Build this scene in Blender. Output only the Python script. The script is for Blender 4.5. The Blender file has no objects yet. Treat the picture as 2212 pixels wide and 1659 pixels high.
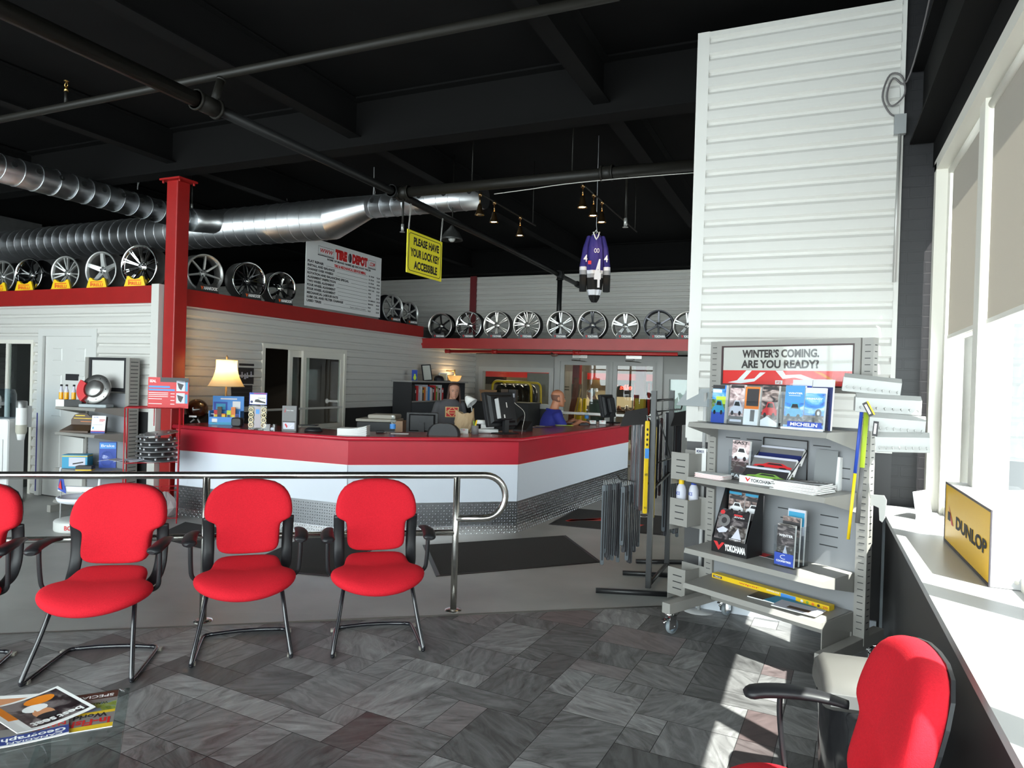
import bpy, bmesh, math, random
from math import sin, cos, pi, radians, sqrt, atan2
from mathutils import Vector, Matrix, Euler
random.seed(11)
SC = bpy.context.scene
COL = SC.collection
# ------------------------------------------------------------------ camera, world, sun, exposure
FPX, YAW, PITCH, ROLL, EYE = 1494.06, -0.414761581, 0.0056123751, 0.0302935494, 1.65
def cam_axes():
    r = Vector((cos(YAW), -sin(YAW), 0)); f = Vector((sin(YAW), cos(YAW), 0)); u = Vector((0, 0, 1))
    f2 = f*cos(PITCH) - u*sin(PITCH); u2 = u*cos(PITCH) + f*sin(PITCH)
    return r*cos(ROLL) + u2*sin(ROLL), u2*cos(ROLL) - r*sin(ROLL), f2
CR, CU, CF = cam_axes()
cd = bpy.data.cameras.new('camera'); cam = bpy.data.objects.new('camera', cd); COL.objects.link(cam)
cd.sensor_fit = 'HORIZONTAL'; cd.sensor_width = 36.0; cd.lens = FPX/2212*36
cd.clip_start = 0.05; cd.clip_end = 200
cam.matrix_world = Matrix(((CR.x, CU.x, -CF.x, 0), (CR.y, CU.y, -CF.y, 0), (CR.z, CU.z, -CF.z, EYE), (0, 0, 0, 1)))
SC.camera = cam
vs = SC.view_settings
vs.view_transform = 'Standard'; vs.look = 'None'; vs.gamma = 1.0; vs.use_curve_mapping = False
vs.exposure = 0.30
w = bpy.data.worlds.new('world'); SC.world = w; w.use_nodes = True
bg = w.node_tree.nodes['Background']; bg.inputs[0].default_value = (0.92, 0.96, 1.0, 1)
# hazy sky, brighter towards the sun side (-y)
_tc = w.node_tree.nodes.new('ShaderNodeTexCoord'); _sx = w.node_tree.nodes.new('ShaderNodeSeparateXYZ'); _mr = w.node_tree.nodes.new('ShaderNodeMapRange')
w.node_tree.links.new(_tc.outputs['Generated'], _sx.inputs[0]); w.node_tree.links.new(_sx.outputs['Y'], _mr.inputs[0])
_mr.inputs[1].default_value = -1.0; _mr.inputs[2].default_value = 0.1; _mr.inputs[3].default_value = 10.0; _mr.inputs[4].default_value = 1.35
w.node_tree.links.new(_mr.outputs[0], bg.inputs[1])
def lamp(name, kind, loc, energy, color=(1, 1, 1), rot=None, **kw):
    l = bpy.data.lights.new(name, kind); l.energy = energy; l.color = color
    for k, v in kw.items(): setattr(l, k, v)
    o = bpy.data.objects.new(name, l); COL.objects.link(o); o.location = loc
    if rot is not None: o.rotation_euler = rot
    return o
sun = lamp('sun', 'SUN', (6, -4, 10), 24.0, (1.0, 0.96, 0.9), angle=radians(0.6))
sun.rotation_euler = Vector((-0.575, 0.40, -1.0)).to_track_quat('-Z', 'Y').to_euler()
# daylight coming through the window openings (sky portals sit in the openings)
def portal(name, loc, normal, sx, sy):
    o = lamp(name, 'AREA', loc, 1.0, shape='RECTANGLE', size=sx, size_y=sy)
    o.rotation_euler = Vector(normal).to_track_quat('-Z', 'Z' if abs(normal[2]) < .5 else 'Y').to_euler()
    o.data.cycles.is_portal = True
    return o
portal('window_daylight', (0.95, 1.3, 2.0), (-1, 0, 0), 7.8, 2.2)
portal('entrance_daylight', (1.0, 8.3, 1.4), (-1, 0, 0), 3.8, 2.5)
portal('storefront_daylight', (-5.0, -2.3, 2.05), (0, 1, 0), 11.4, 3.8)

# ------------------------------------------------------------------ helpers
def lin(c):
    return tuple((x/12.92 if x <= .04045 else ((x+.055)/1.055)**2.4) for x in c)
def rgb(r, g, b): return lin((r/255, g/255, b/255))
MATS = {}
def mat(name, col, rough=.5, metal=0.0, spec=.5, noise=0.0, nscale=20, bump=0.0, bscale=60, emit=None, estr=0.0, coat=0.0, trans=0.0, sheen=0.0, alpha=1.0):
    if name in MATS: return MATS[name]
    m = bpy.data.materials.new(name); m.use_nodes = True; nt = m.node_tree; p = nt.nodes['Principled BSDF']
    p.inputs['Base Color'].default_value = (*col, 1); p.inputs['Roughness'].default_value = rough
    p.inputs['Metallic'].default_value = metal; p.inputs['Specular IOR Level'].default_value = spec
    p.inputs['Coat Weight'].default_value = coat; p.inputs['Sheen Weight'].default_value = sheen
    p.inputs['Alpha'].default_value = alpha
    if emit: p.inputs['Emission Color'].default_value = (*emit, 1); p.inputs['Emission Strength'].default_value = estr
    if noise or bump:
        tc = nt.nodes.new('ShaderNodeTexCoord')
    if noise:
        n = nt.nodes.new('ShaderNodeTexNoise'); n.inputs['Scale'].default_value = nscale; n.inputs['Detail'].default_value = 4
        nt.links.new(tc.outputs['Object'], n.inputs['Vector'])
        mr = nt.nodes.new('ShaderNodeMapRange'); mr.inputs[1].default_value = .3; mr.inputs[2].default_value = .7
        mr.inputs[3].default_value = 1-noise; mr.inputs[4].default_value = 1+noise
        nt.links.new(n.outputs['Fac'], mr.inputs[0])
        mx = nt.nodes.new('ShaderNodeVectorMath'); mx.operation = 'SCALE'; mx.inputs[0].default_value = col
        nt.links.new(mr.outputs[0], mx.inputs['Scale']); nt.links.new(mx.outputs[0], p.inputs['Base Color'])
    if bump:
        n2 = nt.nodes.new('ShaderNodeTexNoise'); n2.inputs['Scale'].default_value = bscale; n2.inputs['Detail'].default_value = 3
        nt.links.new(tc.outputs['Object'], n2.inputs['Vector'])
        bp = nt.nodes.new('ShaderNodeBump'); bp.inputs['Strength'].default_value = bump; bp.inputs['Distance'].default_value = .004
        nt.links.new(n2.outputs['Fac'], bp.inputs['Height']); nt.links.new(bp.outputs[0], p.inputs['Normal'])
    MATS[name] = m; return m
def glass(name, tint=(1, 1, 1), rough=.02, refl=1.0):
    if name in MATS: return MATS[name]
    m = bpy.data.materials.new(name); m.use_nodes = True; nt = m.node_tree
    for n in list(nt.nodes): nt.nodes.remove(n)
    out = nt.nodes.new('ShaderNodeOutputMaterial'); mx = nt.nodes.new('ShaderNodeMixShader')
    tr = nt.nodes.new('ShaderNodeBsdfTransparent'); tr.inputs[0].default_value = (*tint, 1)
    gl = nt.nodes.new('ShaderNodeBsdfGlossy'); gl.inputs['Roughness'].default_value = rough
    fr = nt.nodes.new('ShaderNodeFresnel'); fr.inputs[0].default_value = 1.5
    mu = nt.nodes.new('ShaderNodeMath'); mu.operation = 'MULTIPLY'; mu.inputs[1].default_value = refl; mu.use_clamp = True
    ge = nt.nodes.new('ShaderNodeNewGeometry'); inv = nt.nodes.new('ShaderNodeMath'); inv.operation = 'SUBTRACT'; inv.inputs[0].default_value = 1.0
    nt.links.new(ge.outputs['Backfacing'], inv.inputs[1]); m2 = nt.nodes.new('ShaderNodeMath'); m2.operation = 'MULTIPLY'
    nt.links.new(fr.outputs[0], mu.inputs[0]); nt.links.new(mu.outputs[0], m2.inputs[0]); nt.links.new(inv.outputs[0], m2.inputs[1]); nt.links.new(m2.outputs[0], mx.inputs[0])
    nt.links.new(tr.outputs[0], mx.inputs[1]); nt.links.new(gl.outputs[0], mx.inputs[2]); nt.links.new(mx.outputs[0], out.inputs[0])
    MATS[name] = m; return m
def translucent(name, col, t=.4):
    if name in MATS: return MATS[name]
    m = bpy.data.materials.new(name); m.use_nodes = True; nt = m.node_tree
    for n in list(nt.nodes): nt.nodes.remove(n)
    out = nt.nodes.new('ShaderNodeOutputMaterial'); mx = nt.nodes.new('ShaderNodeMixShader'); mx.inputs[0].default_value = t
    a = nt.nodes.new('ShaderNodeBsdfDiffuse'); a.inputs[0].default_value = (*col, 1)
    b = nt.nodes.new('ShaderNodeBsdfTranslucent'); b.inputs[0].default_value = (*col, 1)
    nt.links.new(a.outputs[0], mx.inputs[1]); nt.links.new(b.outputs[0], mx.inputs[2]); nt.links.new(mx.outputs[0], out.inputs[0])
    MATS[name] = m; return m

TEXT = {}
def text_geo(s, bold=0.0):
    """outline of a line of lettering as (verts, faces) in a unit box"""
    k = (s, bold)
    if k not in TEXT:
        c = bpy.data.curves.new('t', 'FONT'); c.body = s; c.offset = bold; c.resolution_u = 3
        o = bpy.data.objects.new('t', c); COL.objects.link(o)
        dg = bpy.context.evaluated_depsgraph_get(); e = o.evaluated_get(dg); me = e.to_mesh()
        v = [x.co.copy() for x in me.vertices]; f = [tuple(p.vertices) for p in me.polygons]
        e.to_mesh_clear(); bpy.data.objects.remove(o); bpy.data.curves.remove(c)
        x0 = min(q.x for q in v); x1 = max(q.x for q in v); y0 = min(q.y for q in v); y1 = max(q.y for q in v)
        TEXT[k] = ([((q.x-x0)/(x1-x0), (q.y-y0)/max(y1-y0, 1e-6)) for q in v], f)
    return TEXT[k]

class MB:
    """collects shapes into ONE mesh; M is the current transform, m the current material slot"""
    def __init__(s): s.v = []; s.f = []; s.fm = []; s.M = Matrix(); s.mats = []; s.m = 0; s.sm = []; s.smooth = False
    def use(s, material, smooth=None):
        if material not in s.mats: s.mats.append(material)
        s.m = s.mats.index(material)
        if smooth is not None: s.smooth = smooth
        return s
    def add(s, vs, fs, smooth=None):
        b = len(s.v); s.v += [s.M @ Vector(p) for p in vs]
        for f in fs:
            s.f.append(tuple(b+i for i in f)); s.fm.append(s.m); s.sm.append(s.smooth if smooth is None else smooth)
        return s
    def box(s, x0, x1, y0, y1, z0, z1):
        return s.add([(x0, y0, z0), (x1, y0, z0), (x1, y1, z0), (x0, y1, z0), (x0, y0, z1), (x1, y0, z1), (x1, y1, z1), (x0, y1, z1)],
                     [(3, 2, 1, 0), (4, 5, 6, 7), (0, 1, 5, 4), (1, 2, 6, 5), (2, 3, 7, 6), (3, 0, 4, 7)], False)
    def cbox(s, c, sz): return s.box(c[0]-sz[0]/2, c[0]+sz[0]/2, c[1]-sz[1]/2, c[1]+sz[1]/2, c[2]-sz[2]/2, c[2]+sz[2]/2)
    def rbox(s, x0, x1, y0, y1, z0, z1, r=.01, n=3):
        """box with rounded vertical-plane outline (rounded in x-z) and bevelled front edges"""
        pts = rrect(x0, x1, z0, z1, r, n); e = min(r*.4, (y1-y0)*.3)
        cx, cz = (x0+x1)/2, (z0+z1)/2
        def sc(p, k): return (cx+(p[0]-cx)*(1-k/max(abs(x1-x0)/2, 1e-6)), cz+(p[1]-cz)*(1-k/max(abs(z1-z0)/2, 1e-6)))
        return s.loft([[(sc(p, e)[0], y0, sc(p, e)[1]) for p in pts], [(p[0], y0+e, p[1]) for p in pts], [(p[0], y1-e, p[1]) for p in pts], [(sc(p, e)[0], y1, sc(p, e)[1]) for p in pts]])
    def loft(s, rings, cap=True, closed=True, smooth=None):
        n = len(rings[0]); vs = [p for r in rings for p in r]; fs = []
        for i in range(len(rings)-1):
            for j in range(n if closed else n-1):
                k = (j+1) % n; fs.append((i*n+j, i*n+k, (i+1)*n+k, (i+1)*n+j))
        b = len(s.v)
        s.add(vs, fs, smooth)
        if cap:
            s.f.append(tuple(b+j for j in reversed(range(n)))); s.fm.append(s.m); s.sm.append(False)
            o = b+(len(rings)-1)*n; s.f.append(tuple(o+j for j in range(n))); s.fm.append(s.m); s.sm.append(False)
        return s
    def cyl(s, p0, p1, r0, r1=None, n=14, cap=True, smooth=True):
        r1 = r0 if r1 is None else r1; p0 = Vector(p0); p1 = Vector(p1); t = (p1-p0).normalized()
        a = t.orthogonal().normalized(); b = t.cross(a)
        R = lambda p, r: [p+(a*cos(2*pi*i/n)+b*sin(2*pi*i/n))*r for i in range(n)]
        return s.loft([R(p0, r0), R(p1, r1)], cap, True, smooth)
    def tube(s, pts, r, n=10, closed=False, cap=True, flat=1.0, up=None):
        pts = [Vector(p) for p in pts]; rings = []; N = len(pts)
        t0 = (pts[1]-pts[0]).normalized(); a = Vector(up) if up else t0.orthogonal().normalized()
        for i, p in enumerate(pts):
            if closed: t = (pts[(i+1) % N]-pts[i-1]).normalized()
            elif i == 0: t = t0
            elif i == N-1: t = (pts[-1]-pts[-2]).normalized()
            else: t = ((pts[i+1]-p).normalized()+(p-pts[i-1]).normalized()).normalized()
            a = (a-t*a.dot(t)).normalized(); b = t.cross(a)
            rr = r[i] if isinstance(r, (list, tuple)) else r
            rings.append([p+a*cos(2*pi*j/n)*rr+b*sin(2*pi*j/n)*rr*flat for j in range(n)])
        if closed: rings.append(rings[0]); cap = False
        return s.loft(rings, cap, True, True)
    def lathe(s, prof, n=24, cap=False, smooth=True, a0=0, a1=2*pi):
        """profile of (r, z) turned about z"""
        full = abs(a1-a0-2*pi) < 1e-6; k = n if full else n+1
        rings = [[(r*cos(a0+(a1-a0)*i/n), r*sin(a0+(a1-a0)*i/n), z) for i in range(k)] for r, z in prof]
        return s.loft(rings, cap, full, smooth)
    def prism(s, poly, y0, y1):
        """outline in x-z pushed from y0 to y1"""
        return s.loft([[(p[0], y0, p[1]) for p in poly], [(p[0], y1, p[1]) for p in poly]], True, True, False)
    def quad(s, a, b, c, d): return s.add([a, b, c, d], [(0, 1, 2, 3)], False)
    def rect(s, x0, x1, z0, z1, y=0):
        return s.quad((x0, y, z0), (x1, y, z0), (x1, y, z1), (x0, y, z1))
    def poly(s, pts, y=0): return s.add([(p[0], y, p[1]) for p in pts], [tuple(range(len(pts)))], False)
    def disc(s, x, z, rx, rz=None, y=0, n=14):
        rz = rz or rx; return s.poly([(x+rx*cos(2*pi*i/n), z+rz*sin(2*pi*i/n)) for i in range(n)], y)
    def text(s, t, x0, x1, z0, z1, y=-.001, bold=.015, slant=0.0):
        v, f = text_geo(t, bold)
        return s.add([(x0+(x1-x0)*a+slant*(z1-z0)*b, y, z0+(z1-z0)*b) for a, b in v], f, False)
    def sphere(s, c, r, n=12, k=8, sc=(1, 1, 1)):
        c = Vector(c)
        rings = [[c+Vector((r*sin(pi*i/k)*cos(2*pi*j/n)*sc[0], r*sin(pi*i/k)*sin(2*pi*j/n)*sc[1], -r*cos(pi*i/k)*sc[2])) for j in range(n)] for i in range(1, k)]
        return s.loft(rings, True, True, True)
    def build(s, name, material=None, parent=None, loc=None, rot=None, bevel=0, sub=0, autosmooth=False):
        me = bpy.data.meshes.new(name); me.from_pydata([tuple(p) for p in s.v], [], s.f)
        ms = s.mats if s.mats else [material]
        for m in ms: me.materials.append(m)
        for i, p in enumerate(me.polygons): p.material_index = s.fm[i] if s.mats else 0; p.use_smooth = s.sm[i]
        bm = bmesh.new(); bm.from_mesh(me); bmesh.ops.recalc_face_normals(bm, faces=bm.faces); bm.to_mesh(me); bm.free()
        o = bpy.data.objects.new(name, me); COL.objects.link(o)
        if parent is not None: o.parent = parent
        if loc is not None: o.location = loc
        if rot is not None: o.rotation_euler = rot if hasattr(rot, '__len__') else (0, 0, rot)
        if bevel:
            b = o.modifiers.new('bevel', 'BEVEL'); b.width = bevel; b.segments = 2; b.limit_method = 'ANGLE'; b.angle_limit = radians(40)
        if sub:
            q = o.modifiers.new('sub', 'SUBSURF'); q.levels = sub; q.render_levels = sub
        return o
def rrect(x0, x1, z0, z1, r, n=3):
    r = min(r, (x1-x0)/2, (z1-z0)/2); pts = []
    for cx, cz, a in ((x1-r, z1-r, 0), (x0+r, z1-r, pi/2), (x0+r, z0+r, pi), (x1-r, z0+r, 1.5*pi)):
        for i in range(n+1): pts.append((cx+r*cos(a+pi/2*i/n), cz+r*sin(a+pi/2*i/n)))
    return pts
def arc(c, r, a0, a1, n, ax=(1, 0, 0), ay=(0, 0, 1)):
    c = Vector(c); ax = Vector(ax); ay = Vector(ay)
    return [c+ax*r*cos(a0+(a1-a0)*i/n)+ay*r*sin(a0+(a1-a0)*i/n) for i in range(n+1)]
def smooth_path(pts, k=4):
    """Catmull-Rom through the points"""
    P = [Vector(p) for p in pts]; Q = [P[0]*2-P[1]]+P+[P[-1]*2-P[-2]]; out = []
    for i in range(1, len(Q)-2):
        for j in range(k):
            t = j/k; a, b, c, d = Q[i-1], Q[i], Q[i+1], Q[i+2]
            out.append(.5*((2*b)+(c-a)*t+(2*a-5*b+4*c-d)*t*t+(3*b-a-3*c+d)*t**3))
    return out+[P[-1]]
def tag(o, label=None, cat=None, group=None, kind=None):
    if label: o['label'] = label
    if cat: o['category'] = cat
    if group: o['group'] = group
    if kind: o['kind'] = kind
    return o
def thing(name, label, cat, loc=(0, 0, 0), rz=0.0, group=None):
    o = bpy.data.objects.new(name, None); COL.objects.link(o); o.location = loc; o.rotation_euler = (0, 0, rz)
    o.empty_display_size = .05
    return tag(o, label, cat, group)
def struct(mb, name, m=None, **k): return tag(mb.build(name, m, **k), kind='structure')
def kids(o): return [c for c in COL.objects if c.parent == o]
def dup(root, loc, rz=None, label=None, group=None):
    r = root.copy(); COL.objects.link(r); r.location = loc
    if rz is not None: r.rotation_euler = (0, 0, rz)
    if label: r['label'] = label
    if group: r['group'] = group
    for c in kids(root):
        d = c.copy(); COL.objects.link(d); d.parent = r
        for g in kids(c):
            e = g.copy(); COL.objects.link(e); e.parent = d
    return r
# points of the place seen at a pixel of the 2212x1659 photograph
def ray(px, py): return CF+CR*((px-1106)/FPX)-CU*((py-829.5)/FPX)
CO = Vector((0, 0, EYE))
def at_z(px, py, z): d = ray(px, py); return CO+d*((z-EYE)/d.z)
def at_x(px, py, x): d = ray(px, py); return CO+d*(x/d.x)
def at_y(px, py, y): d = ray(px, py); return CO+d*(y/d.y)
def at_d(px, py, dd): return CO+ray(px, py)*dd

# ------------------------------------------------------------------ shared materials
def brushed(name, col, rough=.3): return mat(name, col, rough, 1.0)
WHITE_SIDING = mat('white_vinyl', (.585, .57, .54), .5)
RED = mat('red_paint', (.31, .009, .008), .42, noise=.06, nscale=6)
BLACK = mat('black_paint', (.016, .016, .017), .55)
CEIL = mat('ceiling_black', (.0028, .0026, .0026), .9, spec=.15, noise=.3, nscale=2)
GREYMETAL = mat('grey_powder_coat', (.45, .45, .45), .45)
STEEL = mat('brushed_steel', (.62, .60, .57), .24, 1.0)
CHROME = mat('chrome', (.8, .8, .8), .08, 1.0)
DUCT = mat('galvanised_steel', (.74, .75, .77), .36, 1.0, noise=.12, nscale=5)
BPLASTIC = mat('black_plastic', (.012, .012, .014), .45, spec=.4)
WHITE = mat('white_plain', (.78, .78, .78), .5)
PAPER = mat('paper', (.8, .8, .79), .7)
GREYWALL = mat('grey_painted_wall', (.30, .295, .28), .6, noise=.05, nscale=3)
INK = mat('black_ink', (.015, .015, .018), .6)
REDINK = mat('red_ink', (.62, .02, .02), .5)
YELLOW = mat('yellow_plastic', (.85, .58, .01), .45)
ACRYLIC = glass('clear_acrylic', (.93, .95, .96), .03, 1.3)
PANE = glass('window_glass', (.90, .94, .93), .01, 1.6)
def col(name, r, g, b, rough=.5): return mat(name, rgb(r, g, b), rough)
# ================================================================== SETTING
YB = 13.7; XW = 0.78; ZC = 4.45; XL = -16.0; YF = -2.2
def siding(mb, p0, u, n, L, z0, z1, h=.121, off=0.0):
    """vinyl siding courses on the plane p0 + s*u, n towards the room"""
    p0 = Vector(p0); u = Vector(u); n = Vector(n); prof = []
    z = z0 - ((z0-off) % h)
    while z < z1:
        for dz, o in ((0, .002), (.015, .028), (.05, .025), (.082, .021), (.104, .004), (.1205, .002)):
            zz = z+dz
            if z0 <= zz <= z1: prof.append((zz, o))
        z += h
    prof = [(z0, prof[0][1])]+prof+[(z1, prof[-1][1])]
    a = [p0+n*o+Vector((0, 0, zz)) for zz, o in prof]; b = [q+u*L for q in a]
    vs = a+b; k = len(a)
    mb.add(vs, [(i, k+i, k+i+1, i+1) for i in range(k-1)], False)
# ---- floors
concrete = mat('grey_concrete', (.30, .298, .285), .38, noise=.16, nscale=1.6, bump=.08, bscale=30)
e0 = at_z(0, 1372, 0); e1 = at_z(1450, 1310, 0); ed = (e1-e0).normalized()
E0 = e0-ed*((e0.x-XL)/ed.x); E1 = e1+ed*((-.2-e1.x)/ed.x)
mb = MB(); mb.add([E0, E1, (-.2, 5.75, 0), (.9, 5.75, 0), (.9, 24, 0), (XL, 24, 0)], [(0, 1, 2, 3, 4, 5)])
struct(mb, 'floor', concrete)
mb = MB(); mb.add([(XL, YF-.2, 0), (.9, YF-.2, 0), (.9, 5.75, 0), (-.2, 5.75, 0), E1, E0], [(0, 1, 2, 3, 4, 5)])
struct(mb, 'floor_waiting', mat('tile_joint', (.028, .026, .026), .7))
# tiles: random ashlar of stone-look planks, two courses to the square, as one patterned surface
def tile_mat():
    m = bpy.data.materials.new('slate_tile'); m.use_nodes = True; nt = m.node_tree; p = nt.nodes['Principled BSDF']
    at = nt.nodes.new('ShaderNodeAttribute'); at.attribute_name = 'tile'
    tc = nt.nodes.new('ShaderNodeTexCoord'); sep = nt.nodes.new('ShaderNodeSeparateColor'); nt.links.new(at.outputs['Color'], sep.inputs[0])
    va = nt.nodes.new('ShaderNodeVectorMath'); va.operation = 'SCALE'; va.inputs['Scale'].default_value = 40; nt.links.new(at.outputs['Color'], va.inputs[0])
    rot = nt.nodes.new('ShaderNodeVectorRotate'); rot.rotation_type = 'Z_AXIS'; nt.links.new(tc.outputs['Object'], rot.inputs['Vector'])
    an = nt.nodes.new('ShaderNodeMath'); an.operation = 'MULTIPLY'; an.inputs[1].default_value = 3.1; nt.links.new(sep.outputs[1], an.inputs[0]); nt.links.new(an.outputs[0], rot.inputs['Angle'])
    sc = nt.nodes.new('ShaderNodeVectorMath'); sc.operation = 'MULTIPLY'; sc.inputs[1].default_value = (3.2, 11, 1); nt.links.new(rot.outputs[0], sc.inputs[0])
    ad = nt.nodes.new('ShaderNodeVectorMath'); ad.operation = 'ADD'; nt.links.new(sc.outputs[0], ad.inputs[0]); nt.links.new(va.outputs[0], ad.inputs[1])
    n1 = nt.nodes.new('ShaderNodeTexNoise'); n1.inputs['Scale'].default_value = 1.3; n1.inputs['Detail'].default_value = 7; n1.inputs['Roughness'].default_value = .65; n1.inputs['Distortion'].default_value = 1.2
    nt.links.new(ad.outputs[0], n1.inputs['Vector'])
    r1 = nt.nodes.new('ShaderNodeValToRGB'); r1.color_ramp.elements[0].position = .3; r1.color_ramp.elements[0].color = (.062, .059, .060, 1)
    r1.color_ramp.elements[1].position = .74; r1.color_ramp.elements[1].color = (.25, .246, .247, 1); nt.links.new(n1.outputs['Fac'], r1.inputs[0])
    br = nt.nodes.new('ShaderNodeMapRange'); br.inputs[3].default_value = .45; br.inputs[4].default_value = 1.45; nt.links.new(sep.outputs[0], br.inputs[0])
    m1 = nt.nodes.new('ShaderNodeVectorMath'); m1.operation = 'SCALE'; nt.links.new(r1.outputs[0], m1.inputs[0]); nt.links.new(br.outputs[0], m1.inputs['Scale'])
    # a few rusty reddish tiles
    gt = nt.nodes.new('ShaderNodeMapRange'); gt.inputs[1].default_value = .78; gt.inputs[2].default_value = .95; gt.inputs[4].default_value = .7; nt.links.new(sep.outputs[2], gt.inputs[0])
    mm = nt.nodes.new('ShaderNodeMath'); mm.operation = 'MULTIPLY'; nt.links.new(gt.outputs[0], mm.inputs[0]); nt.links.new(n1.outputs['Fac'], mm.inputs[1])
    mx = nt.nodes.new('ShaderNodeMix'); mx.data_type = 'RGBA'; mx.inputs['B'].default_value = (.11, .045, .045, 1)
    nt.links.new(mm.outputs[0], mx.inputs['Factor']); nt.links.new(m1.outputs[0], mx.inputs['A']); nt.links.new(mx.outputs['Result'], p.inputs['Base Color'])
    rr = nt.nodes.new('ShaderNodeMapRange'); rr.inputs[3].default_value = .33; rr.inputs[4].default_value = .52; nt.links.new(n1.outputs['Fac'], rr.inputs[0]); nt.links.new(rr.outputs[0], p.inputs['Roughness'])
    bp = nt.nodes.new('ShaderNodeBump'); bp.inputs['Strength'].default_value = .12; bp.inputs['Distance'].default_value = .004; nt.links.new(n1.outputs['Fac'], bp.inputs['Height']); nt.links.new(bp.outputs[0], p.inputs['Normal'])
    return m
def tiles():
    U = .165; TA = radians(TILE_ROT); ca, sa = cos(TA), sin(TA)
    rnd = random.Random(5); occ = set(); V = []; F = []; CL = []
    N = 64
    def inside(x, y):
        return -8.2 < x < .88 and -.4 < y < 5.74 and ((x-E0.x)*ed.y-(y-E0.y)*ed.x) > -.0 and not (x > -.2 and y > 5.72)
    for j in range(-N, N):
        for i in range(-N, N):
            if (i, j) in occ: continue
            opts = [(2, 2), (2, 2), (2, 1), (1, 1), (3, 1), (1, 2), (2, 3), (3, 2)]
            rnd.shuffle(opts)
            for a, b in opts+[(1, 1)]:
                if all((i+p, j+q) not in occ for p in range(a) for q in range(b)): break
            for p in range(a):
                for q in range(b): occ.add((i+p, j+q))
            g = .0016
            c = [(i*U+g, j*U+g), ((i+a)*U-g, j*U+g), ((i+a)*U-g, (j+b)*U-g), (i*U+g, (j+b)*U-g)]
            c = [(x*ca-y*sa-2.5, x*sa+y*ca+2.2) for x, y in c]
            if not any(inside(*q) for q in c): continue
            # trim against the threshold line
            out = []
            for k in range(4):
                A, B = c[k], c[(k+1) % 4]
                da = (A[0]-E0.x)*ed.y-(A[1]-E0.y)*ed.x; db = (B[0]-E0.x)*ed.y-(B[1]-E0.y)*ed.x
                if da > 0: out.append(A)
                if (da > 0) != (db > 0): t = da/(da-db); out.append((A[0]+(B[0]-A[0])*t, A[1]+(B[1]-A[1])*t))
            if len(out) < 3: continue
            b0 = len(V); V += [(x, y, .0025) for x, y in out]; F.append(tuple(range(b0, b0+len(out)))); CL.append((rnd.random(), rnd.random(), rnd.random(), 1))
    me = bpy.data.meshes.new('floor_tiles'); me.from_pydata(V, [], F)
    a = me.color_attributes.new('tile', 'FLOAT_COLOR', 'CORNER')
    for p, cc in zip(me.polygons, CL):
        for li in p.loop_indices: a.data[li].color = cc
    me.materials.append(tile_mat()); o = bpy.data.objects.new('floor_tiles', me); COL.objects.link(o); tag(o, kind='structure')
TILE_ROT = -3
tiles()
mb = MB(); mb.tube([E0+Vector((0, 0, .002)), E1+Vector((0, 0, .002))], .011, 6, flat=.4)
struct(mb, 'trim_1', mat('threshold_strip', (.35, .34, .32), .4, .8))
# ---- ceiling deck, main beams, joists
mb = MB(); mb.box(XL, 1.0, YF-.2, 24, ZC, ZC+.15); struct(mb, 'ceiling', CEIL)
def ibeam(mb, a, b, d, zb, w=.2, t=.018):
    """I section from a to b (xy), depth d, bottom at zb"""
    a = Vector((*a, 0)); b = Vector((*b, 0)); u = (b-a); L = u.length; u.normalize(); n = Vector((-u.y, u.x, 0))
    for lo, hi, z0, z1 in ((-w/2, w/2, zb, zb+t), (-.012, .012, zb+t, zb+d-t), (-w/2, w/2, zb+d-t, zb+d)):
        c = [a+n*lo, b+n*lo, b+n*hi, a+n*hi]
        mb.add([p+Vector((0, 0, z0)) for p in c]+[p+Vector((0, 0, z1)) for p in c], [(3, 2, 1, 0), (4, 5, 6, 7), (0, 1, 5, 4), (1, 2, 6, 5), (2, 3, 7, 6), (3, 0, 4, 7)])
BEAM = mat('beam_black', (.0036, .0034, .0034), .85, spec=.15)
for k, y in enumerate((5.8,)):
    mb = MB(); ibeam(mb, (XL, y), (.9, y), .50, 3.94, .22); struct(mb, 'trim_2', BEAM)
mb = MB(); ibeam(mb, (XL, 13.55), (.9, 13.55), .50, 3.94, .22); struct(mb, 'trim_3', BEAM)
for k, x in enumerate((-9.6, -6.99, -4.38, -1.78)):
    mb = MB(); ibeam(mb, (x, YF), (x, 5.79), .36, 4.07, .15, .012); ibeam(mb, (x, 5.81), (x, 13.4), .36, 4.07, .15, .012)
    struct(mb, 'trim_%d' % (4+k), BEAM)
# ---- left office block: front wall (y=5.68) and side wall (x=-6.95), flat roof with red bands
RX, LY, ZR, ZT = -6.95, 5.68, 2.42, 2.62
mb = MB()
D1 = (-9.02, -8.10, 2.03); SL = (-11.2, -9.22, 1.98)
siding(mb, (SL[1], LY, 0), (1, 0, 0), (0, -1, 0), D1[0]-.09-SL[1], 0, 2.12)
siding(mb, (D1[1]+.09, LY, 0), (1, 0, 0), (0, -1, 0), -7.06-D1[1]-.09, 0, 2.12)
siding(mb, (XL, LY, 0), (1, 0, 0), (0, -1, 0), SL[0]-XL, 0, 2.12)
siding(mb, (XL, LY, 0), (1, 0, 0), (0, -1, 0), -7.06-XL, 2.12, ZR)
siding(mb, (SL[0], LY, 0), (1, 0, 0), (0, -1, 0), SL[1]-SL[0], SL[2], 2.12)
struct(mb, 'wall_left', WHITE_SIDING)
mb = MB()
WN = (7.26, 9.10, 2.05)
siding(mb, (RX, 5.96, 0), (0, 1, 0), (1, 0, 0), WN[0]-5.96, 1.14, WN[2])
siding(mb, (RX, WN[1], 0), (0, 1, 0), (1, 0, 0), YB-WN[1], 1.14, WN[2])
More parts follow.
